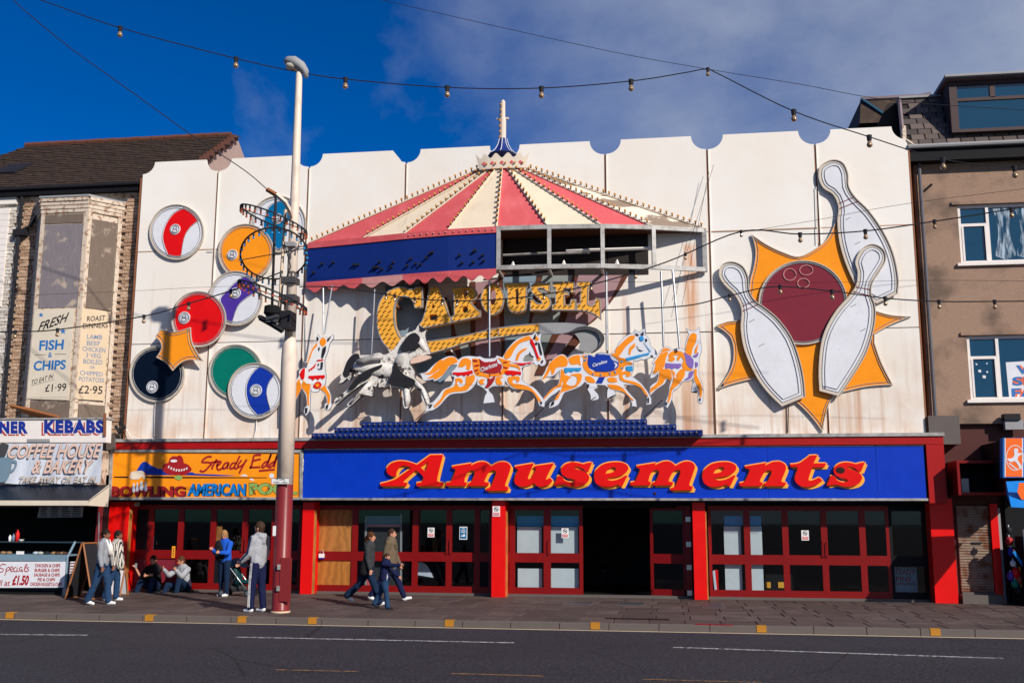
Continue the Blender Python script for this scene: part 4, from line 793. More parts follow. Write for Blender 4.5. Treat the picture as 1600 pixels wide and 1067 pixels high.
for nm, lp in DEFS:
    nm = 'letter' if nm.startswith('letter') else 'underline'
    l = MB().px(lp, YL, .20).build(nm, 'letter_yellow', LT_)
    W = [U(x, y, YL-.012) for x, y in lp[0]]; 
    MB().prism([W, inset(W, .022)], YL-.012, .115).build('edge_trim', 'greypaint', l)
    mb, mh = MB(), MB(); bulbs(mb, mh, lp, YL)
    if mb.v: stuff(mb.build('bulbs', 'bulb_amber', l)); stuff(mh.build('bulb_holders', 'stain_brown', l))
MB().px(S('755,618c 950,612 1150,618 1290,642 1180,665 1080,720 930,738 755,735c', ZC, 3), YL, .08).build('ribbon', 'greypaint', LT_)
MB().px(S('1140,715 1230,695 1330,700 1410,745 1440,810 1410,890 1340,950 1260,950 1190,905 1210,850 1190,790', ZC, 3), YL+.05, .04).build('ribbon_end', 'grey', LT_)
MB().px([S('1080,722 1180,670 1290,652 1400,680 1475,745 1482,810 1445,880 1385,932 1335,955c 1375,920 1432,860 1438,790 1400,730 1320,697 1240,692 1140,714c', ZC, 3)], YL-.02, .12).build('ribbon_edge', 'darkgrey', LT_)
for x_ in (620, 760, 905): p = U(x_, 478, YL+.1); MB().box((p.x-.03, YL+.1, p.z-.03), (p.x+.03, .0, p.z+.03)).build('bracket', 'rust', LT_)
# ---------- horses ----------
YH = -.66
H1 = (655, 515, .12182); H2 = (750, 510, .12182); H3 = (840, 510, .12182); H4 = (930, 505, .12658); H5 = (1005, 505, .13123); H6 = (455, 515, .13109)
def paint(o, name, col, items, lev=1):
    name = name.rstrip('s') if name not in ('black_details',) else 'black_detail'
    for i_, (Z, s) in enumerate(items): MB().px(S(s, Z, 3), YH-.006*lev-.0004*i_, .003).build(name, col, o)
def horse(lab, outline, pole, cat='carousel horse', col='paint_white', holes=()):
    xs = [p[0] for p in outline]; ys = [p[1] for p in outline]
    o = thing('carousel_horse', lab, cat, U(sum(xs)/len(xs), max(ys), YH), 'carousel horse signs hanging under the canopy')
    W = resample([U(x, y, YH) for x, y in outline], .08)
    MB().px([outline]+list(holes), YH, .06).build('body_board', col, o)
    MB().prism([[p+V((0, .012, 0)) for p in inset(W, -.012)]], YH+.012, .03).build('board_edge', 'grey_edge', o) if not holes else MB().prism([[p+V((0, .012, 0)) for p in inset(W, -.012)]]+[[U(x, y, YH+.012) for x, y in h] for h in holes], YH+.012, .03).build('board_edge', 'grey_edge', o)
    if pole:
        for a, b in pole: MB().tube([U(a[0], a[1], YH-.0+.05), U(b[0], b[1], YH+.05)], .028, 8).build('pole', 'steel', o)
    cx = sum(xs)/len(xs); p = U(cx, (min(ys)+max(ys))/2, YH); MB().tube([p+V((0, .06, 0)), V((p.x, .02, p.z))], .03, 6).build('wall_bracket', 'rust', o)
    MB().tube([U(min(xs)+20, max(ys)-12, YH+.05), U(min(xs)-8, max(ys)+14, -.02)], .012, 5).build('stay', 'darkgrey', o)
    return o
def zz(Z, s, n=3): return S(s, Z, n, False)
# Charlotte
out3 = S('15,562c 90,545 200,440 290,380 370,345 440,345 500,390c 560,350 650,340 740,350 765,335c', H1, 3)[:-3] + S('0,385c 60,412 150,412 190,410 215,375c 290,400c 340,310 400,235 470,170 560,130 640,115 670,110c 712,72c 740,125c 785,88c 772,190 800,300 818,390 842,450 830,490 790,505 750,482 720,502 690,458c 640,492 550,512c 530,540c 548,620 530,680 590,730 680,780 750,850 832,960c 820,1032c 760,1010c 742,960c 690,870 640,832 550,812 440,800 370,760 320,690c 310,762c 170,765c 110,792c 112,830 160,880 182,970c 45,985c 62,900 92,840 88,792c', H2, 3)[:-3] + S('820,745c 745,705c 750,620c 710,710 640,780 560,810 480,815 400,830 340,880 260,970 170,1030 75,1045c 120,950c 175,930c 240,860 310,770 400,730 440,660 450,600c 415,597c 418,540c 465,495 490,450c 430,450 380,480 300,590 240,640 190,660c 180,632c 90,650 0,642c 100,590c', H1, 3)[:-3]
hole3 = S('545,440c 570,385 620,360 665,395 690,440c 600,452', H2, 3)
o = horse('white and orange carousel horse with a red saddle lettered Charlotte', out3, [((764.8, 438), (764.8, 557))], holes=[hole3])
paint(o, 'orange_markings', 'horse_orange', [(H1, '40,562c 130,545 200,450 270,385 300,392c 240,520 130,578c'), (H1, '300,400 370,358 450,355 495,408 440,440 380,470 330,540 250,525c 270,455'), (H1, '100,632c 240,530 330,545 270,605 195,645c 190,615c'), (H1, '500,470c 545,380 610,365 665,400 660,470 640,520 600,500c 605,450 560,480 500,478c'),
  (H1, '680,370c 765,375 800,420 775,480 800,540 860,570 900,590c 900,630 820,600 740,590 700,530 685,450'), (H1, '460,625c 530,620 560,660 540,690 505,660 485,690 520,735 590,700 600,600 640,600c 660,690 620,770 540,790 430,800 350,840 280,930 200,1000c 185,975c 280,880 330,775 430,735 465,690'), (H1, '640,600c 700,575 712,640 660,720 610,770c 665,690c'), (H1, '760,660c 800,630 850,640 815,660 835,690 790,705'),
  (H2, '0,600c 120,610 230,600 280,560 300,500 320,440 380,460 370,540 290,620 200,640 0,640c'), (H2, '228,400c 350,430 400,450 350,480 310,540 280,470'), (H2, '360,650c 400,640 500,640 505,700 470,715 465,680 420,690 430,730 520,740 640,780 720,860 790,955c 745,960c 690,860 610,815 480,800 400,760 355,700'), (H2, '205,650c 300,640 260,680 290,740 225,748 200,700'),
  (H2, '310,400c 330,330 420,230 500,170 600,125 650,130c 640,170 520,210 440,300 400,380 350,415'), (H2, '455,435c 480,350 530,300 590,275c 600,290 520,350 485,437c'), (H2, '385,480c 480,490 520,540 505,560 480,530 385,510c'), (H2, '720,120c 750,150 750,180 705,180c'), (H2, '735,400 780,400 770,435 735,435')])
paint(o, 'red_saddle', 'sign_red', [(H1, '770,372c 840,415 903,408c 903,545c 850,545 790,520c')], 2); 
mbs = MB(); mbs.px(S('770,372c 850,418 980,400c 995,370c 1010,430 1058,450 1050,520 980,560 850,550 780,520c 800,450', H1, 3), YH-.0205, .003); mbs.px(S('95,660c 140,670 195,622c 180,700 110,782 60,780c 100,720', H2, 3), YH-.0205, .003); mbs.build('red_saddle_cloth', 'sign_red', o)
paint(o, 'red_trim', 'bright_red', [(H1, '430,545c 560,545 680,518c 690,560 660,560 640,590 610,575 580,598 550,578 500,595 470,575 435,578c'), (H2, '318,575c 380,562 525,580c 525,620 480,610 430,632 400,615 360,622 320,600c'), (H2, '380,450c 540,470 680,450c 640,480 610,475 580,490 530,500 480,475c'), (H2, '650,150c 690,200 730,320 762,405c 735,415c 690,290 645,205c')], 3)
paint(o, 'orange_petals', 'sign_red', [(H1, '690,385 740,390 750,410 700,410'), (H1, '705,460 760,445 772,460 715,475'), (H1, '710,520 750,505 755,520 725,540'), (H1, '740,560 765,545 760,570'), (H2, '300,455 345,450 345,465 305,470'), (H2, '300,515 350,525 345,540 305,530'), (H2, '245,575 262,570 272,605 258,605'), (H2, '122,610 132,608 130,640 120,640')], 3)
paint(o, 'black_details', 'ink', [(H1, '140,955c 172,955c 150,1000c 120,1005c'), (H2, '765,965c 800,965c 790,1005c'), (H2, '680,160c 712,85c 715,150 690,165'), (H2, '748,200c 770,230 800,360c 780,365c 755,280'), (H2, '710,205 735,205 735,235 712,230'), (H2, '785,450 800,430 812,440 800,470 790,470'), (H2, '640,320c 660,370 700,385c 660,395 635,350')], 3)
mb = MB(); text(mb, 'Charlotte', [(751.5, 581), (777.5, 571.5), (776, 565), (750, 574.5)], YH-.026, .003, offset=.02, shear=.2); mb.build('lettering', 'paint_white', o)
# Caroline
out4 = S('20,695c 90,590 120,520 200,420 260,375 330,360 385,410c 450,365 560,355 640,362c 700,375 740,385 790,350 850,345 900,352c', H3, 3)[:-3] + S('0,378c 90,360 150,375 200,375 250,330 290,250 350,185 420,140 470,125c 490,80c 535,110c 610,68c 615,140c 660,190 690,290 740,330 760,390 735,430 700,415 650,430 600,450 560,445 520,465 470,460c 470,570 440,640 500,690 570,750 640,840 690,930c 690,995c 630,1005c 640,900 590,830 520,780 440,760 350,755c 400,840 500,950c 510,1030c 450,1020c 455,985 400,900 330,850 230,830c 250,885 175,925 150,925c 150,840 165,800c 100,755 0,745c', H4, 3)[:-3] + S('900,755c 760,745c 760,790 720,810 770,870 775,930 680,950c 680,880 640,800 640,740 600,710c 540,770 420,820 340,850 300,930 250,1010 150,1045c 160,980 215,950 260,880 290,810 220,860 160,900 90,975c 70,925c 180,810 260,750 280,650 285,560c 240,600 180,640 150,640 110,680', H3, 3)[:-3]
o = horse('white and orange carousel horse with a blue saddle lettered Caroline', out4, [((947.5, 424), (948, 548))])
paint(o, 'orange_markings', 'horse_orange', [(H3, '60,675c 120,560 150,480 220,410 290,372 345,380 385,430 380,500 320,520c 240,530 210,600 180,620 170,560 130,620 90,670'), (H3, '395,410c 460,375 540,370 545,430 555,505 520,480c 440,490 400,450c'), (H3, '300,545c 330,560 350,620 380,640 310,720 300,770 220,800 80,940c 80,915c 180,800 270,740 290,650'), (H3, '370,620c 430,650 440,630 400,680 370,730 420,760 490,740 500,650 420,620 480,605 550,605 570,640 545,720 480,780 380,820 300,850 260,930 215,950c 250,880 300,820 330,700'),
  (H3, '560,370c 640,365c 640,470 680,560 800,590 903,590c 903,640 800,645 680,620 600,550 580,480 590,420'), (H3, '615,640c 680,640 740,700 720,725 640,710 610,670'), (H4, '0,595c 130,590 220,570 290,500 270,440 190,385c 240,370 300,420 380,440 375,500 330,590 250,650 130,650 0,650c'), (H4, '245,370c 260,310 340,230 420,160 490,148c 480,200 420,250 370,300 300,400 260,415'), (H4, '415,385c 420,310 470,260 492,240c 490,290 450,330 435,390c'), (H4, '355,500c 400,475 455,485 455,510 400,515 360,530c'),
  (H4, '300,610c 360,590 430,600 435,650 380,660 385,630 340,640 360,690 480,720 560,760 630,850 655,905c 620,880 560,800 460,750 350,720 300,680'), (H4, '150,680c 200,665 280,680 240,690 280,710 240,730 170,725'), (H4, '150,755c 260,760 340,800 400,870 480,950c 455,955c 380,870 300,830 200,810')])
paint(o, 'blue_saddle', 'royal', [(H3, '650,365c 690,375 740,395 790,360 903,370c 903,580c 800,580 700,550 645,500 645,430'), (H3, '745,725c 790,650c 865,645c 825,730c'), (H4, '20,740c 45,665c 125,660c 85,740c')], 2)
MB().px(S('0,385c 100,385 180,395c 210,450 280,480 290,520 250,570 150,598 0,595c', H4, 3), YH-.0205, .003).build('blue_saddle_cloth', 'royal', o)
paint(o, 'sky_blue_trim', 'sky_paint', [(H3, '345,530c 565,530c 550,565 510,575 480,565 440,585 400,575 370,600 345,575c'), (H4, '375,430c 500,400 670,360c 660,390 600,400 520,430 440,450 385,465c'), (H4, '380,530c 460,530c 465,580 420,595 385,580c'), (H4, '545,170 575,155 600,180 595,215 560,215'), (H4, '600,225c 690,350c 680,355c 605,240c'), (H3, '605,380 640,375 630,395 605,395'), (H3, '595,425 625,420 620,440 595,440'), (H4, '310,465 345,465 340,480 312,482'), (H4, '310,550 345,545 340,560'), (H3, '700,600 720,600 715,625'), (H3, '800,610 815,605 815,635'), (H4, '170,610 190,610 185,640'), (H4, '235,590 255,595 250,625')], 3)
paint(o, 'black_details', 'ink', [(H3, '185,965c 215,955c 210,1000c 165,1025c'), (H4, '650,920c 665,915c 665,980c 650,985c'), (H4, '560,135c 600,95c 595,155c'), (H4, '620,190 640,195 640,225 625,225'), (H4, '515,265c 540,320 600,340c 550,340 520,300'), (H4, '490,125c 520,130 545,155c 515,150'), (H4, '680,395c 710,395 715,420c')], 3)
mb = MB(); text(mb, 'Caroline', [(926, 573.5), (948.6, 566.5), (948.2, 561.5), (925.6, 568)], YH-.026, .003, offset=.02, shear=.2); MB().px(S('225,475c 270,500 270,530 230,562c 250,520', H4, 3), YH-.025, .003).build('crescent', 'paint_white', o); mb.build('lettering', 'paint_white', o)
paint(o, 'outline_stroke', 'ink', [(H3, '640,745 665,745 648,795 640,790'), (H3, '690,935 745,900 750,905 695,942'), (H4, '170,915 240,880 245,886 175,925')], 3)
# far right horse seen from behind
out5 = S('105,470c 180,370 240,290 300,285 345,320c 400,300 450,295 500,330c 505,240 535,160 545,130c 515,65c 575,95 620,90 665,50c 672,120 680,200 692,280 690,340 665,410c 665,470 660,560 660,610 700,720 712,800 705,930c 690,955c 655,935c 655,880 650,800 610,720 590,640c 585,690 640,790 635,825c 575,815c 580,760 590,720 580,665c 540,685 470,690c 420,760 350,820 340,900 290,1005c 260,985c 270,930 300,850 310,770 330,690c 280,670 250,720 150,790 85,855c 75,840c 80,770 110,730 165,690 180,600c 130,640 85,655c 90,610 115,530 130,495c', H5, 3)
o = horse('orange maned carousel horse with a lilac saddle turning away at the right end', out5, [((990, 410), (989, 545)), ((1052, 425), (1063, 545))][:0])
MB().tube([U(1033, 424, -.82), U(1037, 542, -.82)], .03, 8).build('pole', 'steel', o); MB().tube([U(1051, 422, -.75), U(1062, 545, -.75)], .03, 8).build('pole', 'steel', o)
paint(o, 'orange_markings', 'horse_orange', [(H5, '110,610c 140,520 160,440 200,380 270,335 300,350c 270,420 250,520 200,560 150,590'), (H5, '130,470c 200,370 240,300 300,300 330,325c 240,340 180,430 140,485'), (H5, '190,600c 200,560 260,540 330,560 340,640 330,680 270,660 230,720 120,800 85,840c 85,780 130,740 175,690'), (H5, '350,330c 430,330 445,400 420,450c 400,420 420,380 360,390 380,430 330,460 290,430 310,420 300,370'), (H5, '335,550c 380,590 370,640 400,650 395,610 450,545 495,560 490,630 430,720 350,790 330,880 300,955c 290,930c 320,780 350,700 360,640'),
   (H5, '500,370c 510,280 540,180 570,125 610,115 640,140c 630,220 590,300 575,385c'), (H5, '610,545c 640,550 640,620 690,720 705,800 695,880c 675,885c 660,780 610,680 605,620'), (H5, '610,360c 620,300 660,240c 640,330 650,350'), (H5, '445,330c 490,370 500,430 520,500 570,545 600,530c 580,560 500,560 460,500 480,440 440,380')])
paint(o, 'lilac_saddle', 'lilac', [(H5, '485,345c 560,390 600,440 595,520 570,535 520,490 500,420'), (H5, '270,470c 350,480 450,480c 450,515 420,540 380,530 350,545 310,530 275,545c 262,510c'), (H5, '495,665c 540,630 550,580 605,565c 590,620 560,660 500,675'), (H5, '590,390c 640,360 660,345c 650,390 620,405'), (H5, '620,460c 650,470 650,510 625,530c')], 2)
paint(o, 'black_details', 'ink', [(H5, '270,930c 285,945c 285,980c 268,965c'), (H5, '670,890c 688,895c 685,925c 668,915c'), (H5, '590,810 632,808 630,818 590,820')], 3)
# far left horse facing the road
out6 = S('40,620c 90,560 95,500 125,465 185,455c 200,390 230,310 260,230 310,165 300,100 315,60c 350,100 400,95 440,95 495,65c 500,100 470,140 450,190 430,270 400,340 395,400 400,480c 410,540 405,620 395,660c 440,710 470,790 470,870c 480,900 460,940 430,960c 400,940c 400,890 425,870 415,800 380,740 330,700c 320,735 260,740 240,725c 235,660c 225,760 225,830 220,910c 215,960 180,1015 165,1015c 150,980c 160,930 185,910 185,840 170,770 120,690c 90,760 50,840 40,890c', H6, 3)
o = horse('grey and orange carousel horse facing the road beside the lamp post', out6, None, col='white')
for a, b in (((505, 450), (506, 522)), ((519, 446), (507, 522))): MB().tube([U(a[0], a[1], YH-.02), U(b[0], b[1], YH-.02)], .02, 6).build('pole', 'steel', o)
paint(o, 'orange_markings', 'horse_orange', [(H6, '340,130 375,98 410,115 415,160 380,205c 345,175'), (H6, '42,690c 60,640 95,575c 110,640 120,700 45,840c'), (H6, '150,600c 180,640 230,650 225,700 215,800 215,905c 195,905c 190,800 175,750 130,690 130,640'), (H6, '340,700c 400,660c 430,720 465,790 455,885c 430,880c 430,810 400,750'), (H6, '190,430c 230,330 260,250 310,190 300,160c 250,230 210,330')])
paint(o, 'red_markings', 'bright_red', [(H6, '100,530c 130,470 165,460c 155,580 120,590'), (H6, '205,550c 400,540c 400,570 370,590 350,575 320,600 290,580 260,605 230,580 208,585c'), (H6, '205,480c 260,440 300,390c 290,430 280,450 260,460 250,480 230,475 220,500'), (H6, '310,360 380,355 380,368 310,375'), (H6, '260,680 280,640 310,618 345,625 362,660 345,690 305,705')], 2)
paint(o, 'rosette_centre', 'horse_orange', [(H6, '290,655 310,635 335,650 325,680 298,680')], 4)
paint(o, 'black_details', 'ink', [(H6, '310,80c 330,110 312,140c 305,110'), (H6, '430,110c 480,75c 450,130 435,140'), (H6, '375,220c 415,190c 410,260 375,345c 360,320'), (H6, '355,385c 380,385c 375,455c 350,455c'), (H6, '325,210 340,215 335,250 325,240'), (H6, '165,930c 195,930c 190,985 168,1000c'), (H6, '415,900c 445,885c 435,945c 415,935c'), (H6, '310,450 330,465 370,462 372,468 330,474'), (H6, '320,400 332,410 325,435 318,425')], 3)
# weathered black and white horse, full round body
Z9 = (450, 500, .1875)
o = thing('weathered_carousel_horse', 'weathered black and white carousel horse with peeling paint and a broken jaw', 'carousel horse', U(605, 640, YH), 'carousel horse signs hanging under the canopy')
def blob(pts, y=YH): return [U(450+a*.1875, 500+b*.1875, y) for a, b in pts]
def seg(name, pts, rs, mt_, y=YH, flat=.6): return MB().tube(blob(pts, y), rs, 10, True, flat, (0, 0, 1)).build(name, mt_, o, smooth=True)
WO = S('600,290 560,274 520,300 480,360 460,430 436,470 440,495 424,526c 455,518 490,482c 512,500c 540,440 560,452 600,452c 500,575 400,650 384,690 402,702 440,670 520,602 600,545 680,500c 590,600 502,690 494,712 520,716 600,640 640,622 700,632 712,590 700,545c 760,562 830,545 850,562 930,570 952,600c 958,690 972,732 1000,727 1018,660 1012,590 1040,552c 1100,592 1120,670 1150,716 1177,710 1170,640 1130,560 1080,508 1050,480c 1052,430 1020,372 1015,335c 1060,300 1130,290 1180,285c 1182,260 1152,180 1140,125 1152,80c 1125,100 1092,98c 1085,42c 1062,82c 1000,108 940,160 900,220 850,268 800,290 760,272 680,290', Z9, 3)
bd = MB().px([WO], YH, .16).build('body', 'horse_wreck', o)
MB().prism([[p+V((0, .03, 0)) for p in inset([U(x, y, YH) for x, y in WO], -.008)]], YH+.03, .1).build('board_edge', 'darkgrey', o)
rl_ = MB()
rl_.tube(blob([(500, 430), (580, 385), (680, 400), (790, 420), (900, 430), (990, 470)], YH+.03), [.05, .15, .17, .2, .2, .12], 10, True, .55, (0, 0, 1))
rl_.tube(blob([(900, 400), (960, 290), (1030, 190), (1090, 130)], YH+.03), [.15, .13, .12, .05], 10, True, .6, (0, 0, 1))
rl_.tube(blob([(1070, 150), (1110, 200), (1160, 270)], YH+.03), [.09, .11, .05], 8, True, .7, (0, 0, 1))
for q in (((640, 470), (560, 540), (470, 630), (400, 685)), ((690, 520), (600, 610), (515, 700)), ((985, 560), (985, 640), (985, 715)), ((1060, 520), (1120, 580), (1145, 650), (1162, 705))): rl_.tube(blob(q, YH), [.07, .05, .035, .03][:len(q)], 8, True, .8, (0, 0, 1))
rl_.build('moulded_relief', 'horse_wreck', bd, smooth=True, weld=False)
for nm_, s_, d_ in (('black_patch', '940,255 950,200 1000,130 1060,106 1096,150 1080,190c 1096,212 1050,242 1000,252', .10), ('black_patch', '880,370 900,350c 920,400 950,440 1000,470 1052,500 1040,542 960,552 900,546 838,530 850,480 870,430', .11), ('black_patch', '782,370c 770,400 700,432 680,470 600,512 540,572 500,580c 540,520 600,450 690,402', .10), ('black_patch', '590,287c 550,280 500,330 475,390 458,440 470,470c 500,470 520,400 560,350 602,330c', .02)):
    MB().prism([[U(x, y, YH-d_) for x, y in S(s_, Z9, 3)]], YH-d_, .1).build(nm_, 'ink', bd)
MB().prism([[U(x, y, YH-.03) for x, y in S('1020,330c 1100,290 1185,300c 1180,320 1100,350 1020,365c', Z9, 2)]], YH-.03, .12).build('broken_jaw', 'peach', o)
seg('saddle', [(570, 350), (640, 335), (700, 315), (790, 310)], [.06, .09, .09, .05], 'alu', YH-.12, .8)
MB().prism([[U(x, y, YH-.1) for x, y in S('790,600 830,575 850,590 855,630 800,640', Z9, 2)]], YH-.1, .1).build('stirrup', 'tray', o)
MB().tube([U(585.5, 452, YH), U(580.5, 553, YH)], .022, 8).build('pole', 'steel', o); p = U(600, 590, YH); MB().tube([p, V((p.x, .02, p.z))], .03, 6).build('wall_bracket', 'rust', o)
MB().tube(blob([(860, 590), (850, 540), (800, 560), (760, 540), (750, 500)], YH-.15), .01, 4).build('loose_wire', 'tray', o)
# ---------- stepped light box ----------
o = thing('stepped_light_box', 'long stepped navy light box studded with bulbs under the carousel horses', 'light box', U(790, 682, -.3))
for i, (a, b, y0, y1, pl) in enumerate(((565, 1011, 657, 665.4, -.34), (522.5, 1057, 665.5, 673.6, -.42), (487, 1098, 674, 682, -.5))):
    z0, z1 = U(790, y1, pl).z, U(790, y0, pl).z; x0, x1 = U(a, 670, pl).x, U(b, 670, pl).x
    st = MB().box((x0, pl, z0), (x1, -.02, z1)).build('step', 'royal_navy', o); mb, mh = MB(), MB(); k = x0+.07
    while k < x1-.04:
        if not (i == 0 and (int((k-x0)/.139) % 31) in (11, 12, 13)): mb.ball((k, pl-.045, (z0+z1)/2), .03, 6, 4)
        mh.tube([(k, pl, (z0+z1)/2), (k, pl-.03, (z0+z1)/2)], .028, 6); k += .139
    stuff(mb.build('bulbs', 'steel', st)); stuff(mh.build('bulb_holders', 'ink', st))
# ================= LAMP POST =================
YP = -5.2
pb, pt_ = U(438, 958, YP), U(467.5, 112, YP); pb.z = 0
LP = thing('lamp_post', 'tall cream lamp post with a maroon base standing at the kerb', 'lamp post', pb)
def on(px_y):                                                    # point of the post axis at the height seen at photo row px_y
    z_ = U(450, px_y, YP).z; t = z_/pt_.z; return pb.lerp(pt_, t)
def shaft(name, rows, mt_): return MB().tube([on(y) if y < 957 else pb for y, r in rows], [r for y, r in rows], 20, True).build(name, mt_, LP, smooth=True)
shaft('base_column', [(957, .185), (951, .185), (950, .175), (757, .172), (754, .16)], 'post_red'); shaft('base_collar', [(957.5, .20), (954, .197)], 'board_tan')
shaft('lower_shaft', [(757, .172), (560, .165), (545, .155), (528, .118)], 'post_cream'); shaft('upper_shaft', [(530, .115), (330, .10), (120, .072), (113, .05)], 'post_cream')
for y in (832, 716): pass
cb = on(905); MB().box((cb.x+.03, cb.y-.19, cb.z-.42), (cb.x+.26, cb.y-.14, cb.z+.44)).build('access_door', 'post_red', LP)
for y in (885, 918): p = on(y); MB().box((p.x-.02, p.y-.215, p.z-.05), (p.x+.04, p.y-.14, p.z+.05)).build('door_hinge', 'alu', LP)
p = on(829); tag(MB().tube([p+V((-.165, -.10, -.10)), p+V((-.165, -.10, .10))], .001).box((p.x-.17, p.y-.14, p.z-.1), (p.x-.10, p.y-.125, p.z+.1)).build('post_number_plate', 'white', None, p), 'small white plate on the maroon base of the lamp post', 'plate')
# lamp head
a = on(113); h0 = U(478, 122, YP); h1 = U(444, 97, YP)
MB().tube([on(125), a, U(474, 107, YP), U(470, 102, YP)], [.055, .055, .05, .04], 8).build('neck', 'alu', LP, smooth=True)
hd = MB().tube([U(479, 121, YP), U(477, 112, YP), U(470, 104, YP), U(460, 98, YP), U(450, 96, YP), U(444, 96.5, YP)], [.05, .10, .15, .17, .13, .05], 12, True, .8).build('lamp_head', 'greypaint', LP, smooth=True)
MB().ball(U(458, 101, YP)+V((0, 0, -.04)), .17, 12, 8, (1.05, .85, .62)).build('lamp_bowl', 'board_cream', hd, smooth=True)
# small parking notice
p = U(438, 751.5, YP-.22); o = thing('loading_sign', 'small white no loading sign where the cream shaft meets the maroon base', 'sign', p)
MB().box((p.x-.195, p.y, p.z-.06), (p.x+.195, p.y+.01, p.z+.06)).build('plate', 'white', o); fr = MB(); 
for a in ((-.195, -.06, .195, -.054), (-.195, .054, .195, .06), (-.195, -.06, -.188, .06), (.188, -.06, .195, .06)): fr.box((p.x+a[0], p.y-.003, p.z+a[1]), (p.x+a[2], p.y, p.z+a[3]))
fr.build('border', 'ink', o)
mb = MB(); text(mb, 'No Loading', [(431, 750.3), (445, 750.6), (445, 747.4), (431, 747.2)], p.y-.004, offset=.01); text(mb, '10 00am - 6 00pm', [(427, 755), (449, 755.2), (449, 752), (427, 751.8)], p.y-.004, offset=.01); mb.build('lettering', 'ink', o)
# ---------- illuminated spiral motif ----------
MO = thing('spiral_light_motif', 'black wire spiral of coloured bulbs on a mast clamped to the lamp post', 'light motif', U(428, 520, YP-.6))
YM = YP-.55
mast_t, mast_b = U(431, 302, YM), U(425, 482, YM)
MB().tube([mast_t, mast_b], .03, 8).build('mast', 'ink', MO, smooth=True)
MB().tube([U(417, 296, YM), U(432, 305, YM)], .05, 4).build('top_clamp', 'wood', MO); MB().tube([U(432, 304, YM), U(446, 316, YM), U(452, 328, YM+.15), on(340)+V((-.02, -.12, 0))], .05, 4).build('top_arm', 'post_cream', MO)
MB().lathe(U(425, 481, YM), [(.10, .05), (.155, .03), (.165, -.12), (.13, -.16), (.06, -.18)], 14).build('motor_housing', 'blackcloth', MO); MB().box((mast_b.x-.1, YM-.08, mast_b.z-.3), (mast_b.x+.16, YM+.1, mast_b.z-.14)).build('gearbox', 'darkgrey', MO)
MB().tube([U(406, 496, YM), U(424, 506, YM), U(442, 517, YM)], .06, 4).build('bottom_arm', 'ink', MO); MB().box((mast_b.x+.2, YM-.02, mast_b.z-.42), (mast_b.x+.40, YM+.38, mast_b.z-.05)).build('control_box', 'ink', MO); MB().tube([U(404, 494, YM), U(411, 499, YM)], .04, 6).build('arm_end', 'ink', MO)
def ringpts(c, ux, uz, r, n=64, ph=0):
    return [c+(V((1, 0, 0))*cos(t)*ux[0]+V((0, 1, 0))*cos(t)*ux[1]+V((0, 0, 1))*cos(t)*ux[2]+V((1, 0, 0))*sin(t)*uz[0]+V((0, 1, 0))*sin(t)*uz[1]+V((0, 0, 1))*sin(t)*uz[2])*r for t in [2*pi*k/n+ph for k in range(n)]]
r_ = .73
for (cx, cy, uxv, uzv, bc) in ((428, 343, (.94, 0, -.34), (.0, .99, -.04), 'bulb_red'), (428, 397, (.97, 0, .14), (-.06, .84, -.52), 'sky_paint'), (426, 461, (.96, 0, -.36), (.0, .99, -.06), 'bulb_red')):
    c = U(cx, cy, YM); P_ = ringpts(c, uxv, uzv, r_); rg = MB().loop(P_, .018, 6).build('ring', 'ink', MO)
    for t in (0, 32): MB().tube([c, P_[t]], .01, 4).build('spoke', 'ink', rg)
    hb, bb = MB(), MB()
    for k in range(0, 64, 2):
        p = P_[k]; hb.tube([p, p+V((0, 0, -.075))], .02, 6); bb.ball(p+V((0, 0, -.105)), .028, 6, 4)
    stuff(hb.build('bulb_holders', 'ink', rg)); stuff(bb.build('bulbs', bc, rg))
for y, s_ in ((385, .8), (440, 1.1), (468, 1.2)):
    p = on(y); MB().box((p.x-.14*s_, p.y-.2, p.z-.06*s_), (p.x+.12*s_, p.y+.13, p.z+.06*s_)).build('pole_clamp', 'darkgrey' if y > 410 else 'greypaint', MO)
MB().tube([on(330)+V((-.16, -.1, 0)), on(440)+V((-.19, -.14, 0)), on(512)+V((-.18, -.16, 0))], .035, 6).build('standoff_bar', 'board_tan', MO)
MB().tube([on(335)+V((-.12, -.16, 0)), on(380)+V((-.14, -.2, 0)), on(420)+V((.02, -.16, 0)), on(450)+V((-.12, -.2, 0)), on(500)+V((-.16, -.2, 0))], .012, 5).build('loose_cable', 'ink', MO)
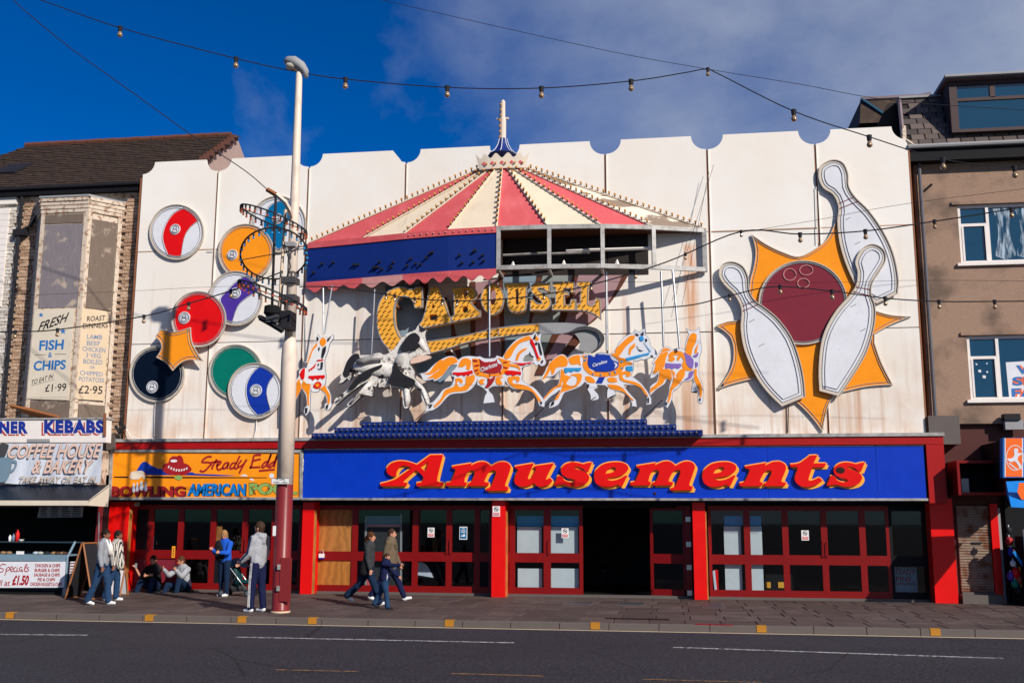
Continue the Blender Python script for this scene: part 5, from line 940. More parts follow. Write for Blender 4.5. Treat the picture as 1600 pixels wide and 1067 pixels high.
# ================= CABLES =================
def cable(name, lab, cat, pts, pl, r, bl=None, group=None, first=None):
    P_ = [U(x, y, p) for x, y, p in [(q+(pl,))[:3] if len(q) == 2 else q for q in pts]]; o = thing(name, lab, cat, P_[0], group)
    out = []
    for i in range(len(P_)-1):
        a, b = P_[max(i-1, 0)], P_[i]; c, d = P_[i+1], P_[min(i+2, len(P_)-1)]
        for k in range(6):
            t = k/6; h1 = 2*t**3-3*t*t+1; h2 = t**3-2*t*t+t; h3 = -2*t**3+3*t*t; h4 = t**3-t*t; out.append(b*h1+(c-a)*.5*h2+c*h3+(d-b)*.5*h4)
    out.append(P_[-1]); MB().tube(out, r, 5).build('cable', 'ink', o)
    for q in bl or []:
        x, y = q[:2]; best = min(out, key=lambda p: abs(project(p)[0]-x)); i = out.index(best); 
        j = min(i+1, len(out)-1); pa, pb2 = project(out[i])[0], project(out[j])[0]; t = 0 if abs(pa-pb2) < 1e-6 else max(-1, min(1, (x-pa)/(pb2-pa))); p = out[i].lerp(out[j], t)
        k = q[2] if len(q) > 2 else 1
        MB().tube([p+V((0, 0, .03)), p+V((0, 0, -.075*k))], [.05*k, .038*k], 8).build('bulb_holder', 'ink', o)
        b = MB().lathe(p, [(.02, -.07*k), (.03*k, -.09*k), (.052*k, -.14*k), (.05*k, -.17*k), (.02*k, -.195*k)], 10).build('bulb', 'bulb_clear', o, smooth=True)
    return o
def project(p):
    d = p-CAM; z_ = d.dot(_f); return 800+F*d.dot(CR)/z_, 533.5-F*d.dot(CU)/z_
GC = 'festoon bulb strings above the pavement'
cable('festoon_string', 'high string of clear bulbs sagging across the sky above the arcade', 'string lights', [(-60, -38), (62, 0), (188, 44), (369, 92), (467, 113), (540, 124), (699, 137), (846, 138), (986, 127), (1070, 114), (1103, 108.5), (1125, 117), (1240, 174), (1358, 214), (1473, 249), (1585, 262), (1660, 268)], YP, .012,
      [(188, 48, 1.15), (369, 97, 1.15), (540, 128, 1.15), (699, 143, 1.15), (846, 143, 1.15), (986, 130, 1.15), (1106, 113, .8), (1240, 180, 1.15), (1358, 220, 1.15), (1473, 254, 1.1), (1585, 266, 1.1)], GC)
cable('festoon_string', 'string of small bulbs crossing in front of the Carousel lettering to the right building', 'string lights', [(468, 448), (530, 449), (603, 460), (648, 467), (714, 470), (780, 468), (850, 460), (924, 445), (1040, 410), (1158, 362), (1250, 366), (1352, 361), (1460, 346), (1580, 327), (1660, 314)], YP+.3, .014,
      [(603, 460, .6), (617, 462, .6), (648, 468, .6), (691, 471, .6), (714, 471, .6), (850, 460, .6), (924, 445, .6), (993, 428, .7), (1071, 396, .6), (1158, 362, .6), (1250, 370, .9), (1352, 365, .9), (1460, 350, .8), (1580, 330, .9)], GC)
cable('festoon_string', 'lowest string of bulbs running from the left edge up to the lamp post', 'string lights', [(-60, 519), (24, 518), (90, 515), (225, 494), (295, 474), (365, 453), (440, 425)], YP, .014, [(24, 519, .8), (90, 516, .8), (225, 495, .8), (295, 474, .8), (361, 455, .8)], GC)
cable('festoon_string', 'string of bulbs crossing in front of the maroon bowling ball sign', 'string lights', [(940, 485), (1070, 478), (1140, 462), (1210, 448), (1300, 455), (1383, 466), (1467, 471), (1554, 471), (1660, 470)], YP+.6, .013, [(1140, 463, .6), (1219, 449, .8), (1300, 455, .9), (1383, 466, .8), (1467, 471, .8), (1554, 471, .8)], GC)
cable('support_wire', 'thin support wire falling from the top left corner to the spiral motif', 'wire', [(-40, -60), (20, 0), (100, 68), (200, 140), (300, 212), (380, 265), (417, 296)], YM, .011)
cable('support_wire', 'thin wire rising across the sky to the festoon junction and on to the right roof', 'wire', [(560, -8), (760, 38), (960, 82), (1103, 108), (1250, 132), (1400, 158), (1660, 176)], YP, .006)
cable('telephone_wire', 'hair thin wire crossing in front of the right hand pin signs up to the right', 'wire', [(1140, 366), (1270, 345), (1420, 318), (1660, 288)], -2.0, .005)
cable('telephone_wire', 'level thin wire crossing the whole front at mid height', 'wire', [(-60, 465), (200, 455), (340, 448), (600, 443), (900, 440), (1250, 442), (1440, 438), (1660, 440)], -3.0, .004)
for i, (a, b) in enumerate((((1115, 258), (1050, 470)), ((1108, 268), (1065, 480)))): cable('stay_wire', ('longer' if i == 0 else 'shorter')+' of two thin stays running down the cladding right of the canopy', 'wire', [a, ((a[0]+b[0])/2, (a[1]+b[1])/2), b], -.25, .005)
tag(MB().tube([U(1275, 292, -.05), U(1278, 380, -.05)], .01, 5).build('conduit', 'white', None, U(1275, 292, -.05)), 'thin white conduit beside the head of the tallest pin', 'conduit')
tag(MB().tube([U(1232, 632, -.05), U(1231, 676, -.03)], .014, 5).build('conduit', 'darkgrey', None, U(1232, 632, -.05)), 'thin dark conduit below the left bowling pin', 'conduit')
# ================= LEFT BUILDINGS =================
YW = .30
xa, xb = U(26, 400, YW).x, XL-.02
ze = U(120, 290, YW-.2).z; zsf = U(100, 650, -.3).z
LB = thing('cream_stone_building', 'shabby cream stone fronted building with boarded bay window and brown tiled roof', 'building', ((xa+xb)/2, YW, 0))
MB().box((xa, YW+.06, 2.2), (xb+.3, YW+8, ze-.02)).build('wall', 'peeling', LB)
# bay window
pA, pB = U(61, 560, -.38), U(117, 560, -.38); bx0, bx1 = U(47, 560, -.38).x, U(121, 560, -.38).x
bz0, bz1 = U(100, 655, -.38).z, U(100, 310, -.38).z
cw = .62; fp = plane((bx1, -.38), (bx1+cw, YW)); lpn = plane((bx0-cw, YW), (bx0, -.38))
BAY = MB().prism([[V((bx0, -.38, bz0)), V((bx1, -.38, bz0)), V((bx1, -.38, bz1)), V((bx0, -.38, bz1))]], -.38, .1).prism([[V((bx1, -.38, bz0)), V((bx1+cw, YW+.05, bz0)), V((bx1+cw, YW+.05, bz1)), V((bx1, -.38, bz1))]], fp, .05).prism([[V((bx0-cw, YW+.05, bz0)), V((bx0, -.38, bz0)), V((bx0, -.38, bz1)), V((bx0-cw, YW+.05, bz1))]], lpn, .05).build('bay_window', 'peeling', LB)
zt0 = bz1-.42
def fq(x0, x1, z0, z1, d, t, nm, mt_): return MB().box((x0, -.38-d, z0), (x1, -.38-d+t, z1)).build(nm, mt_, BAY)
zs1 = U(80, 483, -.40).z
fq(bx0+.12, bx1-.10, zs1+.04, bz1-.75, .015, .02, 'boarding', 'boarded'); fq(bx0+.12, bx1-.14, bz1-.72, bz1-.46, .02, .025, 'boarding', 'boarded2'); fq(bx0+.12, bx1-.1, bz0+.02, bz0+.5, .015, .02, 'boarding', 'boarded2')
def cq(u0, u1, z0, z1, d, t, nm, mt_, pa=V((bx1, -.38, 0)), pb_=V((bx1+cw, YW, 0)), pl=fp):
    a, b = pa.lerp(pb_, u0), pa.lerp(pb_, u1); n = pl[1]; return MB().prism([[V((a.x, a.y, z0))+n*d, V((b.x, b.y, z0))+n*d, V((b.x, b.y, z1))+n*d, V((a.x, a.y, z1))+n*d]], (V((a.x, a.y, 0))+n*d, n), t).build(nm, mt_, BAY)
cq(.12, .86, zs1+.04, bz1-.6, .015, .02, 'boarding', 'boarded2'); cq(.12, .86, bz0+.02, bz0+.42, .015, .02, 'boarding', 'boarded2')
for x0, x1 in ((bx0, bx0+.11), (bx1-.10, bx1+.01)): fq(x0, x1, bz0, bz1-.42, .03, .04, 'corner_post', 'peeling')
cq(.0, .1, bz0, bz1-.42, .03, .04, 'corner_post', 'peeling'); cq(.88, 1.0, bz0, bz1-.42, .03, .04, 'corner_post', 'peeling')
for k, d in enumerate((.03, .05, .07, .10)):
    z0 = bz1-.42+k*.105; fq(bx0-.02, bx1+.02, z0+.004, z0+.10, d, .08, 'cornice_board', 'peeling'); cq(0, 1.04, z0+.004, z0+.10, d, .08, 'cornice_board', 'peeling'); cq(-.04, 1, z0+.004, z0+.10, d, .08, 'cornice_board', 'peeling', V((bx0-cw, YW, 0)), V((bx0, -.38, 0)), lpn)
mb = MB(); mb.add([V((bx0-cw-.05, YW+.05, bz1)), V((bx0-.05, -.50, bz1)), V((bx1+.05, -.50, bz1)), V((bx1+cw+.08, YW+.05, bz1)), V((bx0-cw-.05, YW+.05, bz1+.05)), V((bx0-.05, -.50, bz1+.05)), V((bx1+.05, -.50, bz1+.05)), V((bx1+cw+.08, YW+.05, bz1+.05))], [(3,2,1,0),(4,5,6,7),(0,1,5,4),(1,2,6,5),(2,3,7,6)]); mb.build('bay_roof', 'greypaint', BAY)
# stone courses
st = [slabmesh(l_, .10, .088, 'stone_cream', 'stone') for l_ in (.34, .26, .20)]
stw = [slabmesh(l_, .10, .088, 'stone_white', 'stone') for l_ in (.34, .26, .20)]
def courses(parent, x0, x1, z0, z1, meshes, n, skip=None):
    z_ = z0+.05; r = 0
    while z_ < z1-.03:
        x = x0+(r % 2)*.1
        while x < x1-.06:
            k = random.choice((0, 1, 2)); L_ = (.34, .26, .20)[k]
            if x+L_ > x1+.03: k = 2; L_ = .2
            if x+L_ > x1+.06: break
            if not (skip and skip(x, x+L_, z_)) and n[0] > 0: inst('stone', meshes[k], parent, (x+L_/2, YW+.03+random.uniform(-.018, .012), z_), (R(random.uniform(-5, 5)), R(random.uniform(-1, 1)), R(random.uniform(-4, 4)))); n[0] -= 1
            x += L_
        z_ += .098; r += 1
nn = [296]
courses(LB, xa+.02, bx0-cw+.02, zsf-.5, ze-.32, st, nn); courses(LB, bx1+cw+.02, xb-.02, zsf-.5, ze-.32, st, nn)
MB().box((xa, YW-.02, ze-.3), (xb, YW+.06, ze-.02)).build('render_band', 'peeling', LB)
# roof
yr = 4.3; xr = U(371, 212, yr).x; zr_ = U(371, 212, yr).z; xl0 = U(40, 230, yr).x; e0 = V((xa-4, YW-.22, ze-.03)); e1 = V((xr, YW-.22, ze-.03))
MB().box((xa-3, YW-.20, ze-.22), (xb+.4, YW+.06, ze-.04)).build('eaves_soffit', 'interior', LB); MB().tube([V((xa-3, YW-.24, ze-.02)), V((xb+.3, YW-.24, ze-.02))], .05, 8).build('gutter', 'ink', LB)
roof = MB().prism([[e0, e1, V((xr, yr, zr_)), V((xl0, yr, zr_))]], (e0, V((0, -(zr_-e0.z), (yr-e0.y))).normalized()), .05).build('roof', 'roof_dark', LB)
mb = MB(); rn2 = V((0, -(zr_-e0.z), (yr-e0.y))).normalized(); sl = V((0, yr-e0.y, zr_-e0.z)); nr = 24
for j in range(nr):
    t0 = j/nr; a = e0+sl*t0; x = xa-4+(j % 2)*.14; xs_ = (xl0-e0.x)*t0+e0.x
    while x < xr-.05:
        if x > xs_:
            o_ = rn2*(.03+random.uniform(-.004, .006)); b = sl/nr*1.06; wx = V((.27, 0, 0)); up = rn2*-.028
            q = [V((x, a.y, a.z))+o_, V((x, a.y, a.z))+o_+wx, V((x, a.y, a.z))+wx+b+o_+up, V((x, a.y, a.z))+b+o_+up]; mb.add(q+[p-rn2*.022 for p in q], [(0,1,2,3),(0,4,5,1),(1,5,6,2),(3,7,4,0)])
        x += .285
rt = stuff(mb.build('roof_tiles', 'tile_brown', roof, weld=False))
k = xl0
while k < xr-.2: MB().tube([V((k+.01, yr, zr_+.02)), V((k+.43, yr, zr_+.03+random.uniform(-.01, .01)))], .11, 8).build('ridge_tile', 'terracotta', roof); k += .45
# gable end facing right with red verge tiles
gx = xr-.02; MB().prism([[V((gx, e0.y, e0.z)), V((gx, yr, zr_-.03)), V((gx, yr*2-e0.y, e0.z))]], (V((gx, 0, 0)), V((1, 0, 0))), .2).build('gable', 'gable', LB)
for j in range(10): a = V((xr+.02, e0.y, e0.z))+sl*(.45+.055*j); MB().box((a.x-.1, a.y-.12, a.z-.08+random.uniform(-.03, .03)), (a.x+.06, a.y+.12, a.z+.06)).build('verge_tile', 'terracotta', LB)
p, q = U(2, 262, 1.1), U(36, 262, 1.1)
sky_ = MB(); a0 = e0+sl*.32; a1 = e0+sl*.50; x0, x1 = U(-4, 268, 1.6).x, U(30, 268, 1.6).x
rl = MB().prism([[V((x0, a0.y, a0.z))+rn2*.08, V((x1, a0.y, a0.z))+rn2*.08, V((x1, a1.y, a1.z))+rn2*.08, V((x0, a1.y, a1.z))+rn2*.08]], (V((x0, a0.y, a0.z))+rn2*.08, rn2), .06).build('roof_window', 'ink', LB)
# pipes
pp = U(26, 400, YW-.15).x
tag(MB().tube([V((pp, YW-.13, ze-.15)), V((pp-.02, YW-.13, 3.9))], .05, 8).tube([V((pp, YW-.13, ze-1.25)), V((pp+.35, YW-.13, ze-1.1)), V((bx0-cw+.2, YW-.2, ze-.75)), V((bx0-cw+.3, YW-.2, ze-.35))], .04, 8).box((pp-.16, YW-.2, ze-1.38), (pp+.22, YW-.02, ze-1.2)).build('downpipe', 'ink', None, (pp, YW-.13, 4)), 'black rainwater pipe between the white and the cream stone buildings', 'drainpipe')
# white neighbour
WB = thing('white_stone_building', 'sliver of a white painted stone building at the left edge', 'building', (xa-2, YW, 0))
MB().box((xa-6, YW+.06, 2.2), (xa-.02, YW+8, ze-.02)).build('wall', 'cladding', WB); n2 = [200]; courses(WB, U(8, 400, YW).x-.1, xa-.05, zsf-.5, ze-.5, stw, n2)
MB().box((xa-6, YW-.10, ze-.42), (xa-.1, YW+.06, ze-.06)).build('fascia_board', 'cladding', WB)
zz0 = ze-3.4
for k in range(16): MB().box((xa-6, YW-.06+.0, zz0+k*.18), (U(10, 380, YW-.05).x, YW+.06-.02, zz0+k*.18+.172)).build('weatherboard', 'upvc', WB)
# hand painted menu boards on the bay
pf = -.38-.045
o = thing('fish_and_chips_board', 'hand painted Fresh Fish & Chips board on the front of the bay', 'sign board', U(80, 625, pf))
MB().px([(54, 484.5), (115.7, 481.5), (105.5, 625), (41.5, 623)], pf, .03).build('board', 'board_cream', o)
ZL = (0, 440, .24366); q = pf-.003
def zq(Z, *p): return [(Z[0]+a*Z[2], Z[1]+b*Z[2]) for a, b in p]
def wd(o, s, pts, mt_, pl=q, Z=ZL, **kw): mb = MB(); text(mb, s, zq(Z, *pts), pl, **kw); return mb.build('lettering', mt_, o)
wd(o, 'FRESH', ((240, 325), (430, 255), (445, 195), (255, 262)), 'ink', offset=.02, shear=.2); wd(o, 'FISH', ((250, 442), (405, 435), (412, 370), (255, 377)), 'sign_blue', offset=.03); wd(o, '&', ((307, 487), (333, 485), (335, 452), (310, 454)), 'sign_blue')
wd(o, 'CHIPS', ((213, 573), (420, 562), (425, 500), (218, 508)), 'sign_blue', offset=.03); wd(o, 'TO EAT IN', ((198, 664), (338, 620), (343, 590), (203, 632)), 'ink', offset=.01, shear=.1); wd(o, '£1·99', ((288, 707), (422, 700), (428, 650), (293, 660)), 'ink', offset=.01)
mb = MB(); stroke(mb, zq(ZL, (222, 469), (293, 468)), .012, q); stroke(mb, zq(ZL, (350, 466), (425, 464)), .012, q); stroke(mb, zq(ZL, (200, 668), (345, 628)), .008, q); mb.build('rule', 'ink', o)
mb = MB()
for cx, cy, rr in ((263, 214, 18), (404, 318, 22)):
    mb.px([zq(ZL, (cx+(rr if k % 2 == 0 else rr*.4)*sin(k*pi/5), cy-(rr if k % 2 == 0 else rr*.4)*cos(k*pi/5)))[0] for k in range(10)], q, .002)
mb.build('star', 'sign_blue', o)
fo = (fp[0]+fp[1]*.045, fp[1])
o = thing('roast_dinners_board', 'hand painted Roast Dinners board on the angled side of the bay', 'sign board', U(145, 625, fo))
MB().px([(128.6, 481.8), (171.5, 487.5), (162.2, 626), (118.5, 623.2)], fo, .03).build('board', 'board_tan', o); q2 = off(fo, .003)
for s, pts, c in (('ROAST', ((557, 255), (672, 250), (678, 216), (560, 222)), 'ink'), ('DINNERS', ((530, 300), (690, 296), (694, 262), (533, 268)), 'ink'), ('LAMB', ((556, 366), (655, 372), (657, 342), (558, 338)), 'faded_blue'), ('BEEF', ((556, 408), (642, 411), (644, 383), (558, 378)), 'faded_blue'), ('CHICKEN', ((527, 444), (675, 456), (677, 425), (529, 414)), 'faded_blue'), ('3 VEG', ((551, 484), (645, 492), (647, 463), (553, 456)), 'faded_blue'), ('BOILED', ((533, 524), (656, 533), (658, 503), (535, 494)), 'faded_blue'), ('OR', ((574, 557), (608, 559), (610, 541), (576, 539)), 'faded_blue'), ('CHIPPED', ((512, 598), (659, 608), (661, 580), (514, 568)), 'faded_blue'), ('POTATOES', ((505, 638), (667, 647), (669, 618), (507, 608)), 'faded_blue'), ('£2·95', ((503, 716), (655, 722), (660, 670), (508, 664)), 'ink')):
    wd(o, s, pts, c, q2, offset=.012)
# sign shop fronts -------------
YS = -.75
# timber lying above the sign
tag(MB().tube([U(17, 634, -.5), U(92, 652, -.7)], .05, 4).tube([U(36, 640, -.4), U(90, 655, -.5)], .09, 4).build('loose_timber', 'wood', None, U(17, 634, -.5)), 'loose sloping timbers lying above the kebab sign', 'timber')
o = thing('kebab_sign', 'long white fascia sign with blue and red Kebabs lettering', 'shop sign', U(80, 690, YS))
MB().px([(-60, 656), (167, 654), (165.5, 691), (-60, 691)], YS, .25).build('sign_box', 'upvc', o); MB().px([(-60, 653.5), (168, 651.8), (168, 654.5), (-60, 656)], YS-.03, .3).build('top_trim', 'alu', o); MB().px([(161.5, 645), (165, 645), (164.6, 681), (161.2, 681)], YS-.05, .04).build('bracket', 'rust', o)
ZK = (0, 640, .15)
for s, pts in (('DONER', ((-250, 250), (290, 250), (292, 118), (-250, 118))), ('KEBABS', ((458, 248), (1078, 246), (1080, 108), (460, 108)))):
    wd(o, s, [(a-26, b+22) for a, b in pts], 'kebab_red', YS-.004, ZK, offset=.06, spacing=1.15); wd(o, s, [(a-10, b+8) for a, b in pts], 'upvc', YS-.007, ZK, offset=.07, spacing=1.15); wd(o, s, pts, 'kebab_blue', YS-.010, ZK, offset=.06, spacing=1.15)
MB().px([(42.5, 685.5), (77.5, 685.5), (77.5, 690.5), (42.5, 690.5)], YS-.02, .02).build('base_plate', 'greypaint', o)
YB = YS-.04
o = thing('coffee_house_banner', 'pale vinyl banner reading Coffee House & Bakery above the awning', 'banner', U(80, 755, YB))
mb = MB(); nx, ny = 40, 12; v = []
for j in range(ny+1):
    for i in range(nx+1):
        s_, t = i/nx, j/ny; x = -60+(160.5+60)*s_+(-3*t*s_); y = 692.5+(62.5)*t+1.2*sin(s_*19)*t; p = U(x, y, YB); p.y += .02*sin(s_*40+t*3)*(.3+t)+.01*sin(s_*90+t*8); v.append(p)
mb.add(v, [(j*(nx+1)+i, (j+1)*(nx+1)+i, (j+1)*(nx+1)+i+1, j*(nx+1)+i+1) for j in range(ny) for i in range(nx)]); mb.build('sheet', 'banner', o, smooth=True)
yb_ = YB-.045
for s, pts in (('COFFEE HOUSE', ((75, 507), (1050, 500), (1065, 350), (95, 362))), ('& BAKERY', ((330, 665), (950, 662), (990, 515), (345, 522))), ('TAKE AWAY OR EAT IN', ((195, 762), (1000, 758), (1010, 690), (205, 694)))):
    sm_ = 'TAKE' in s
    wd(o, s, pts, 'shirt_grey2', yb_, ZK, offset=.042 if not sm_ else .02, shear=.25); wd(o, s, pts, 'peach' if not sm_ else 'board_tan', yb_-.004, ZK, offset=.018 if not sm_ else .0, shear=.25)
MB().px(S('0,500 60,495 120,505 118,600 95,690 60,740 20,755 -30,750c -60,500c', ZK, 3), yb_+.01, .002).build('cup_print', 'slate_paint', o); MB().px([S('118,525 165,525 178,570 150,630 105,660 100,640 140,610 155,560 118,545', ZK, 3)], yb_+.009, .002).build('cup_handle_print', 'slate_paint', o)
MB().px(S('0,355 70,355 90,380 60,470 30,490c -20,480c', ZK, 3), yb_+.008, .002).build('print_corner', 'darkgrey', o)
# awning
o = thing('shop_awning', 'dark blue awning with a cream front bar below the coffee house banner', 'awning', U(80, 785, -1.6))
za0, za1 = U(80, 783, -1.75).z, U(80, 757, YB).z; x1_ = U(157, 770, -1.2).x
MB().add([(xa-4, YB+.05, za1), (x1_, YB+.05, za1), (x1_, -1.75, za0), (xa-4, -1.75, za0), (xa-4, YB+.05, za1-.02), (x1_, YB+.05, za1-.02), (x1_, -1.75, za0-.02), (xa-4, -1.75, za0-.02)], [(0,1,2,3),(7,6,5,4),(0,4,5,1),(1,5,6,2),(2,6,7,3)]).build('canopy', 'darknavy', o)
MB().box((xa-4, -1.79, za0-.10), (x1_, -1.74, za0+.02)).build('front_bar', 'board_cream', o); MB().prism([[V((x1_, YB, za1)), V((x1_, -1.75, za0+.0)), V((x1_, -1.75, za0-.1)), V((x1_, YB, za0-.12))]], (V((x1_, 0, 0)), V((1, 0, 0))), .02).build('side_cheek', 'board_cream', o)
# shop interior and counter
SH = thing('takeaway_shop', 'dark open fronted takeaway shop under the awning', 'shop', (xa, YW, 0)); xs0, xs1 = xa-5, C0-.02
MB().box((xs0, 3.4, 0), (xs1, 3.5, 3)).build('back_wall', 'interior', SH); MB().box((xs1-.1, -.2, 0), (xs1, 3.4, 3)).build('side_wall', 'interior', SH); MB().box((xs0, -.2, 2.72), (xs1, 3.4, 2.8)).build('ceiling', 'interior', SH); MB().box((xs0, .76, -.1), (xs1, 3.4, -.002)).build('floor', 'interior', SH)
MB().box((xs0, YS+.02, 2.6), (xs1, YW+.3, za1+.9)).build('front_lintel', 'peeling', SH); MB().box((xs1-.16, -.25, 0), (xs1-.02, -.1, 2.7)).build('door_post', 'post_red', SH) ; MB().tube([U(153, 905, -.5), U(155, 800, -.5)], .02, 6).build('door_edge', 'steel', SH)
YC = -1.5
o = thing('menu_board', 'pale hanging menu board in the dark takeaway under the awning', 'menu board', U(92, 808, -1.0))
MB().px([(58, 808.5), (128, 807.5), (130, 790), (62, 789.5)], -1.0, .02).build('panel', 'greypaint', o); mb = MB()
for j in range(5):
    for x0, x1 in ((64, 73), (80, 92), (97, 109), (114, 125)): mb.px(rect(x0+j*-.3, 791.5+j*3.3, x1+random.uniform(-3, 1), 793+j*3.3), -1.004, .002)
mb.build('print', 'ink', o)
ct0 = U(40, 902, YC).x
CT = thing('serving_counter', 'glass fronted food serving counter at the left edge', 'counter', (U(40, 920, YC).x, YC, 0))
xc0, xc1 = U(-60, 900, YC).x, U(103, 900, YC).x; zc_ = lambda y: U(50, y, YC).z
MB().box((xc0, YC+.03, .12), (xc1, YC+.7, zc_(868))).build('base', 'darknavy', CT); MB().box((xc0, YC+.1, 0), (xc1, YC+.6, .12)).build('plinth', 'interior', CT); MB().box((xc0, YC, zc_(876)), (xc1, YC+.75, zc_(866))).build('shelf', 'slate_paint', CT); MB().box((xc0, YC+.25, zc_(848)), (xc1, YC+.75, zc_(846.5))).build('top', 'glass_dark', CT)
MB().add([(xc0, YC+.02, zc_(866)), (xc1-.02, YC+.02, zc_(866)), (xc1-.02, YC+.25, zc_(847)), (xc0, YC+.25, zc_(847))], [(0,1,2,3)]).build('glass_front', 'glass', CT)
MB().tube([V((xc1, YC, .1)), V((xc1, YC, zc_(870))), V((xc1+.03, YC+.25, zc_(846)))], .03, 6).build('end_post', 'slate_paint', CT); MB().tube([V((xc1, YC, 0)), V((xc1, YC, .16))], .06, 8).build('foot', 'alu', CT)
for k, (a, c) in enumerate(((5, 'bread'), (14, 'bread'), (56, 'paint_white'), (63, 'cream'), (73, 'charcoal'), (84, 'bread'), (90, 'terracotta'), (98, 'bread'), (101, 'terracotta'))):
    p = U(a, 864.5, YC+.2); p.z = zc_(866)+.03; stf = MB().ball(p, .075, 10, 6, (1.1, .9, .55)).build('food', c, None, p, smooth=True)
    tag(stf, ('flat loaf at the left end of the glass counter', 'second loaf from the left in the glass counter', 'white wrapped food left of centre in the glass counter', 'cream coloured roll beside the white wrapped food', 'dark pie in the glass counter', 'brown bun near the right of the glass counter', 'reddish pasty near the right of the glass counter', 'last but one bun at the right end of the glass counter', 'reddish bun at the right end of the glass counter')[k], 'food', 'food in the glass counter')
p = U(32, 866, YC+.02); tag(MB().box((p.x-.1, p.y-.03, zc_(866)), (p.x+.1, p.y-.01, zc_(861))).build('price_card', 'white', None, p), 'small white price card on the counter shelf', 'card')
for a, h, r, c, lab in ((15, .17, .035, 'white', 'white sauce bottle on the counter beside the ketchup'), (20.5, .2, .035, 'faded_blue', 'pale blue sauce bottle between the white one and the ketchup'), (26.5, .30, .05, 'ketchup', 'tall red ketchup bottle on the glass counter'), (33, .06, .07, 'alu', 'small shallow dish right of the ketchup bottle'), (139, .16, .035, 'white', 'white bottle standing on top of the tall folding board')):
    p = U(a, 847, YC+.4); zt_ = zc_(846.5)
    if a > 100: p = U(139, 859, -1.2); zt_ = U(139, 859, -1.2).z
    bt = MB().lathe((p.x, p.y, zt_), [(r, 0), (r, h*.72), (r*.45, h*.82), (r*.4, h*.94), (r*.12, h)] if h > .1 else [(r*.7, 0), (r, h), (r*.9, h)], 12); tag(bt.build('sauce_bottle' if h > .1 else 'dish', c, None, (p.x, p.y, zt_), smooth=True), lab, 'bottle' if h > .1 else 'dish')
o = thing('specials_sign', 'white specials board with red prices on the front of the counter', 'sign board', (xc0+1, YC, .3))
q3 = YC-.02; MB().px([(-60, 877), (102.5, 877), (101.5, 917.5), (-60, 918)], q3, .03).build('board', 'paint_white', o); ZP = (0, 780, .16865)
for s, pts in (('CHICKEN & CHIPS', ((322, 627), (558, 628), (560, 596), (324, 596))), ('BURGER & CHIPS', ((320, 670), (552, 672), (554, 640), (322, 639))), ('SAUSAGE & CHIPS', ((313, 712), (553, 714), (555, 683), (315, 682))), ('PIE & CHIPS', ((348, 756), (510, 757), (512, 727), (350, 726))), ('CHICKEN NUGGETS & CHIPS', ((278, 800), (572, 802), (574, 768), (280, 766))), ('£1.50', ((107, 796), (262, 798), (272, 700), (117, 702)))):
    wd(o, s, pts, 'sign_red', q3-.003, ZP, offset=.03 if s[0] != '£' else .05, shear=.0 if s[0] != '£' else .15)
wd(o, 'All at', ((-60, 800), (92, 800), (96, 745), (-56, 745)), 'sign_red', q3-.003, ZP, shear=.2)
mb = MB()
for s in ('55,605 20,600 -5,630 30,645 20,670 -20,672', '60,640 50,690 40,700', '52,650 80,625 90,645 60,665', '95,655 120,640 110,620 95,640 105,668 125,662', '150,625 128,640 135,668 155,662', '160,630 158,665 172,664', '163,612 166,614', '205,625 182,635 185,665 205,645 203,668 215,662', '225,650 250,610 240,602 228,640 232,668 245,660', '268,628 250,635 265,655 245,670'):
    stroke(mb, S(s, ZP, 4, False), .022, q3-.003)
mb.build('script_lettering', 'sign_red', o)
p = U(113, 897, YC+.15); o = thing('side_menu_board', 'small white menu panel standing between the counter and the folding board', 'menu board', (p.x, p.y, 0))
MB().px([(108, 877), (127, 877), (123, 917), (104.5, 917)], YC+.15, .03).build('board', 'paint_white', o); mb = MB()
for j in range(8): mb.px(rect(110-j*.3, 879+j*4.3, 122-j*.5, 880.5+j*4.3), YC+.146, .002)
mb.build('print', 'doorred', o)
# folding A boards
def aboard(lab, base_, h, wd_, sp, rot, fc, back='ink'):
    o = thing('folding_board', lab, 'folding sign board', base_)
    for s_, nm in ((1, 'front_leaf'), (-1, 'back_leaf')):
        M_ = Matrix.Translation(V(base_)) @ Matrix.Rotation(rot, 4, 'Z')
        P_ = [V((-wd_/2, -s_*sp, 0)), V((wd_/2, -s_*sp, 0)), V((wd_/2, -s_*.02, h)), V((-wd_/2, -s_*.02, h))]; P_ = [M_ @ p for p in P_]; n = (P_[1]-P_[0]).cross(P_[3]-P_[0]).normalized(); lf = MB().prism([P_], (P_[0], n), .02).build(nm, fc if s_ > 0 else back, o)
        for a, b in ((0, 3), (1, 2), (2, 3), (0, 1)): MB().tube([P_[a], P_[b]], .025, 4).build('frame_rail', 'wood', lf)
    return o
b1 = G(134, 934); aboard('tall wooden framed folding board leaning open beside the counter', (b1.x, b1.y, 0), 1.28, .55, .36, R(85), 'ink')
b2 = G(180, 929); o = aboard('low white folding board with red lettering behind the two women', (b2.x, b2.y, 0), .62, .5, .16, R(-8), 'paint_white', 'paint_white')
b3 = G(158, 931); o = aboard('low yellow folding board behind the woman in the grey jacket', (b3.x, b3.y, 0), .75, .3, .14, R(-25), 'yellow', 'yellow')
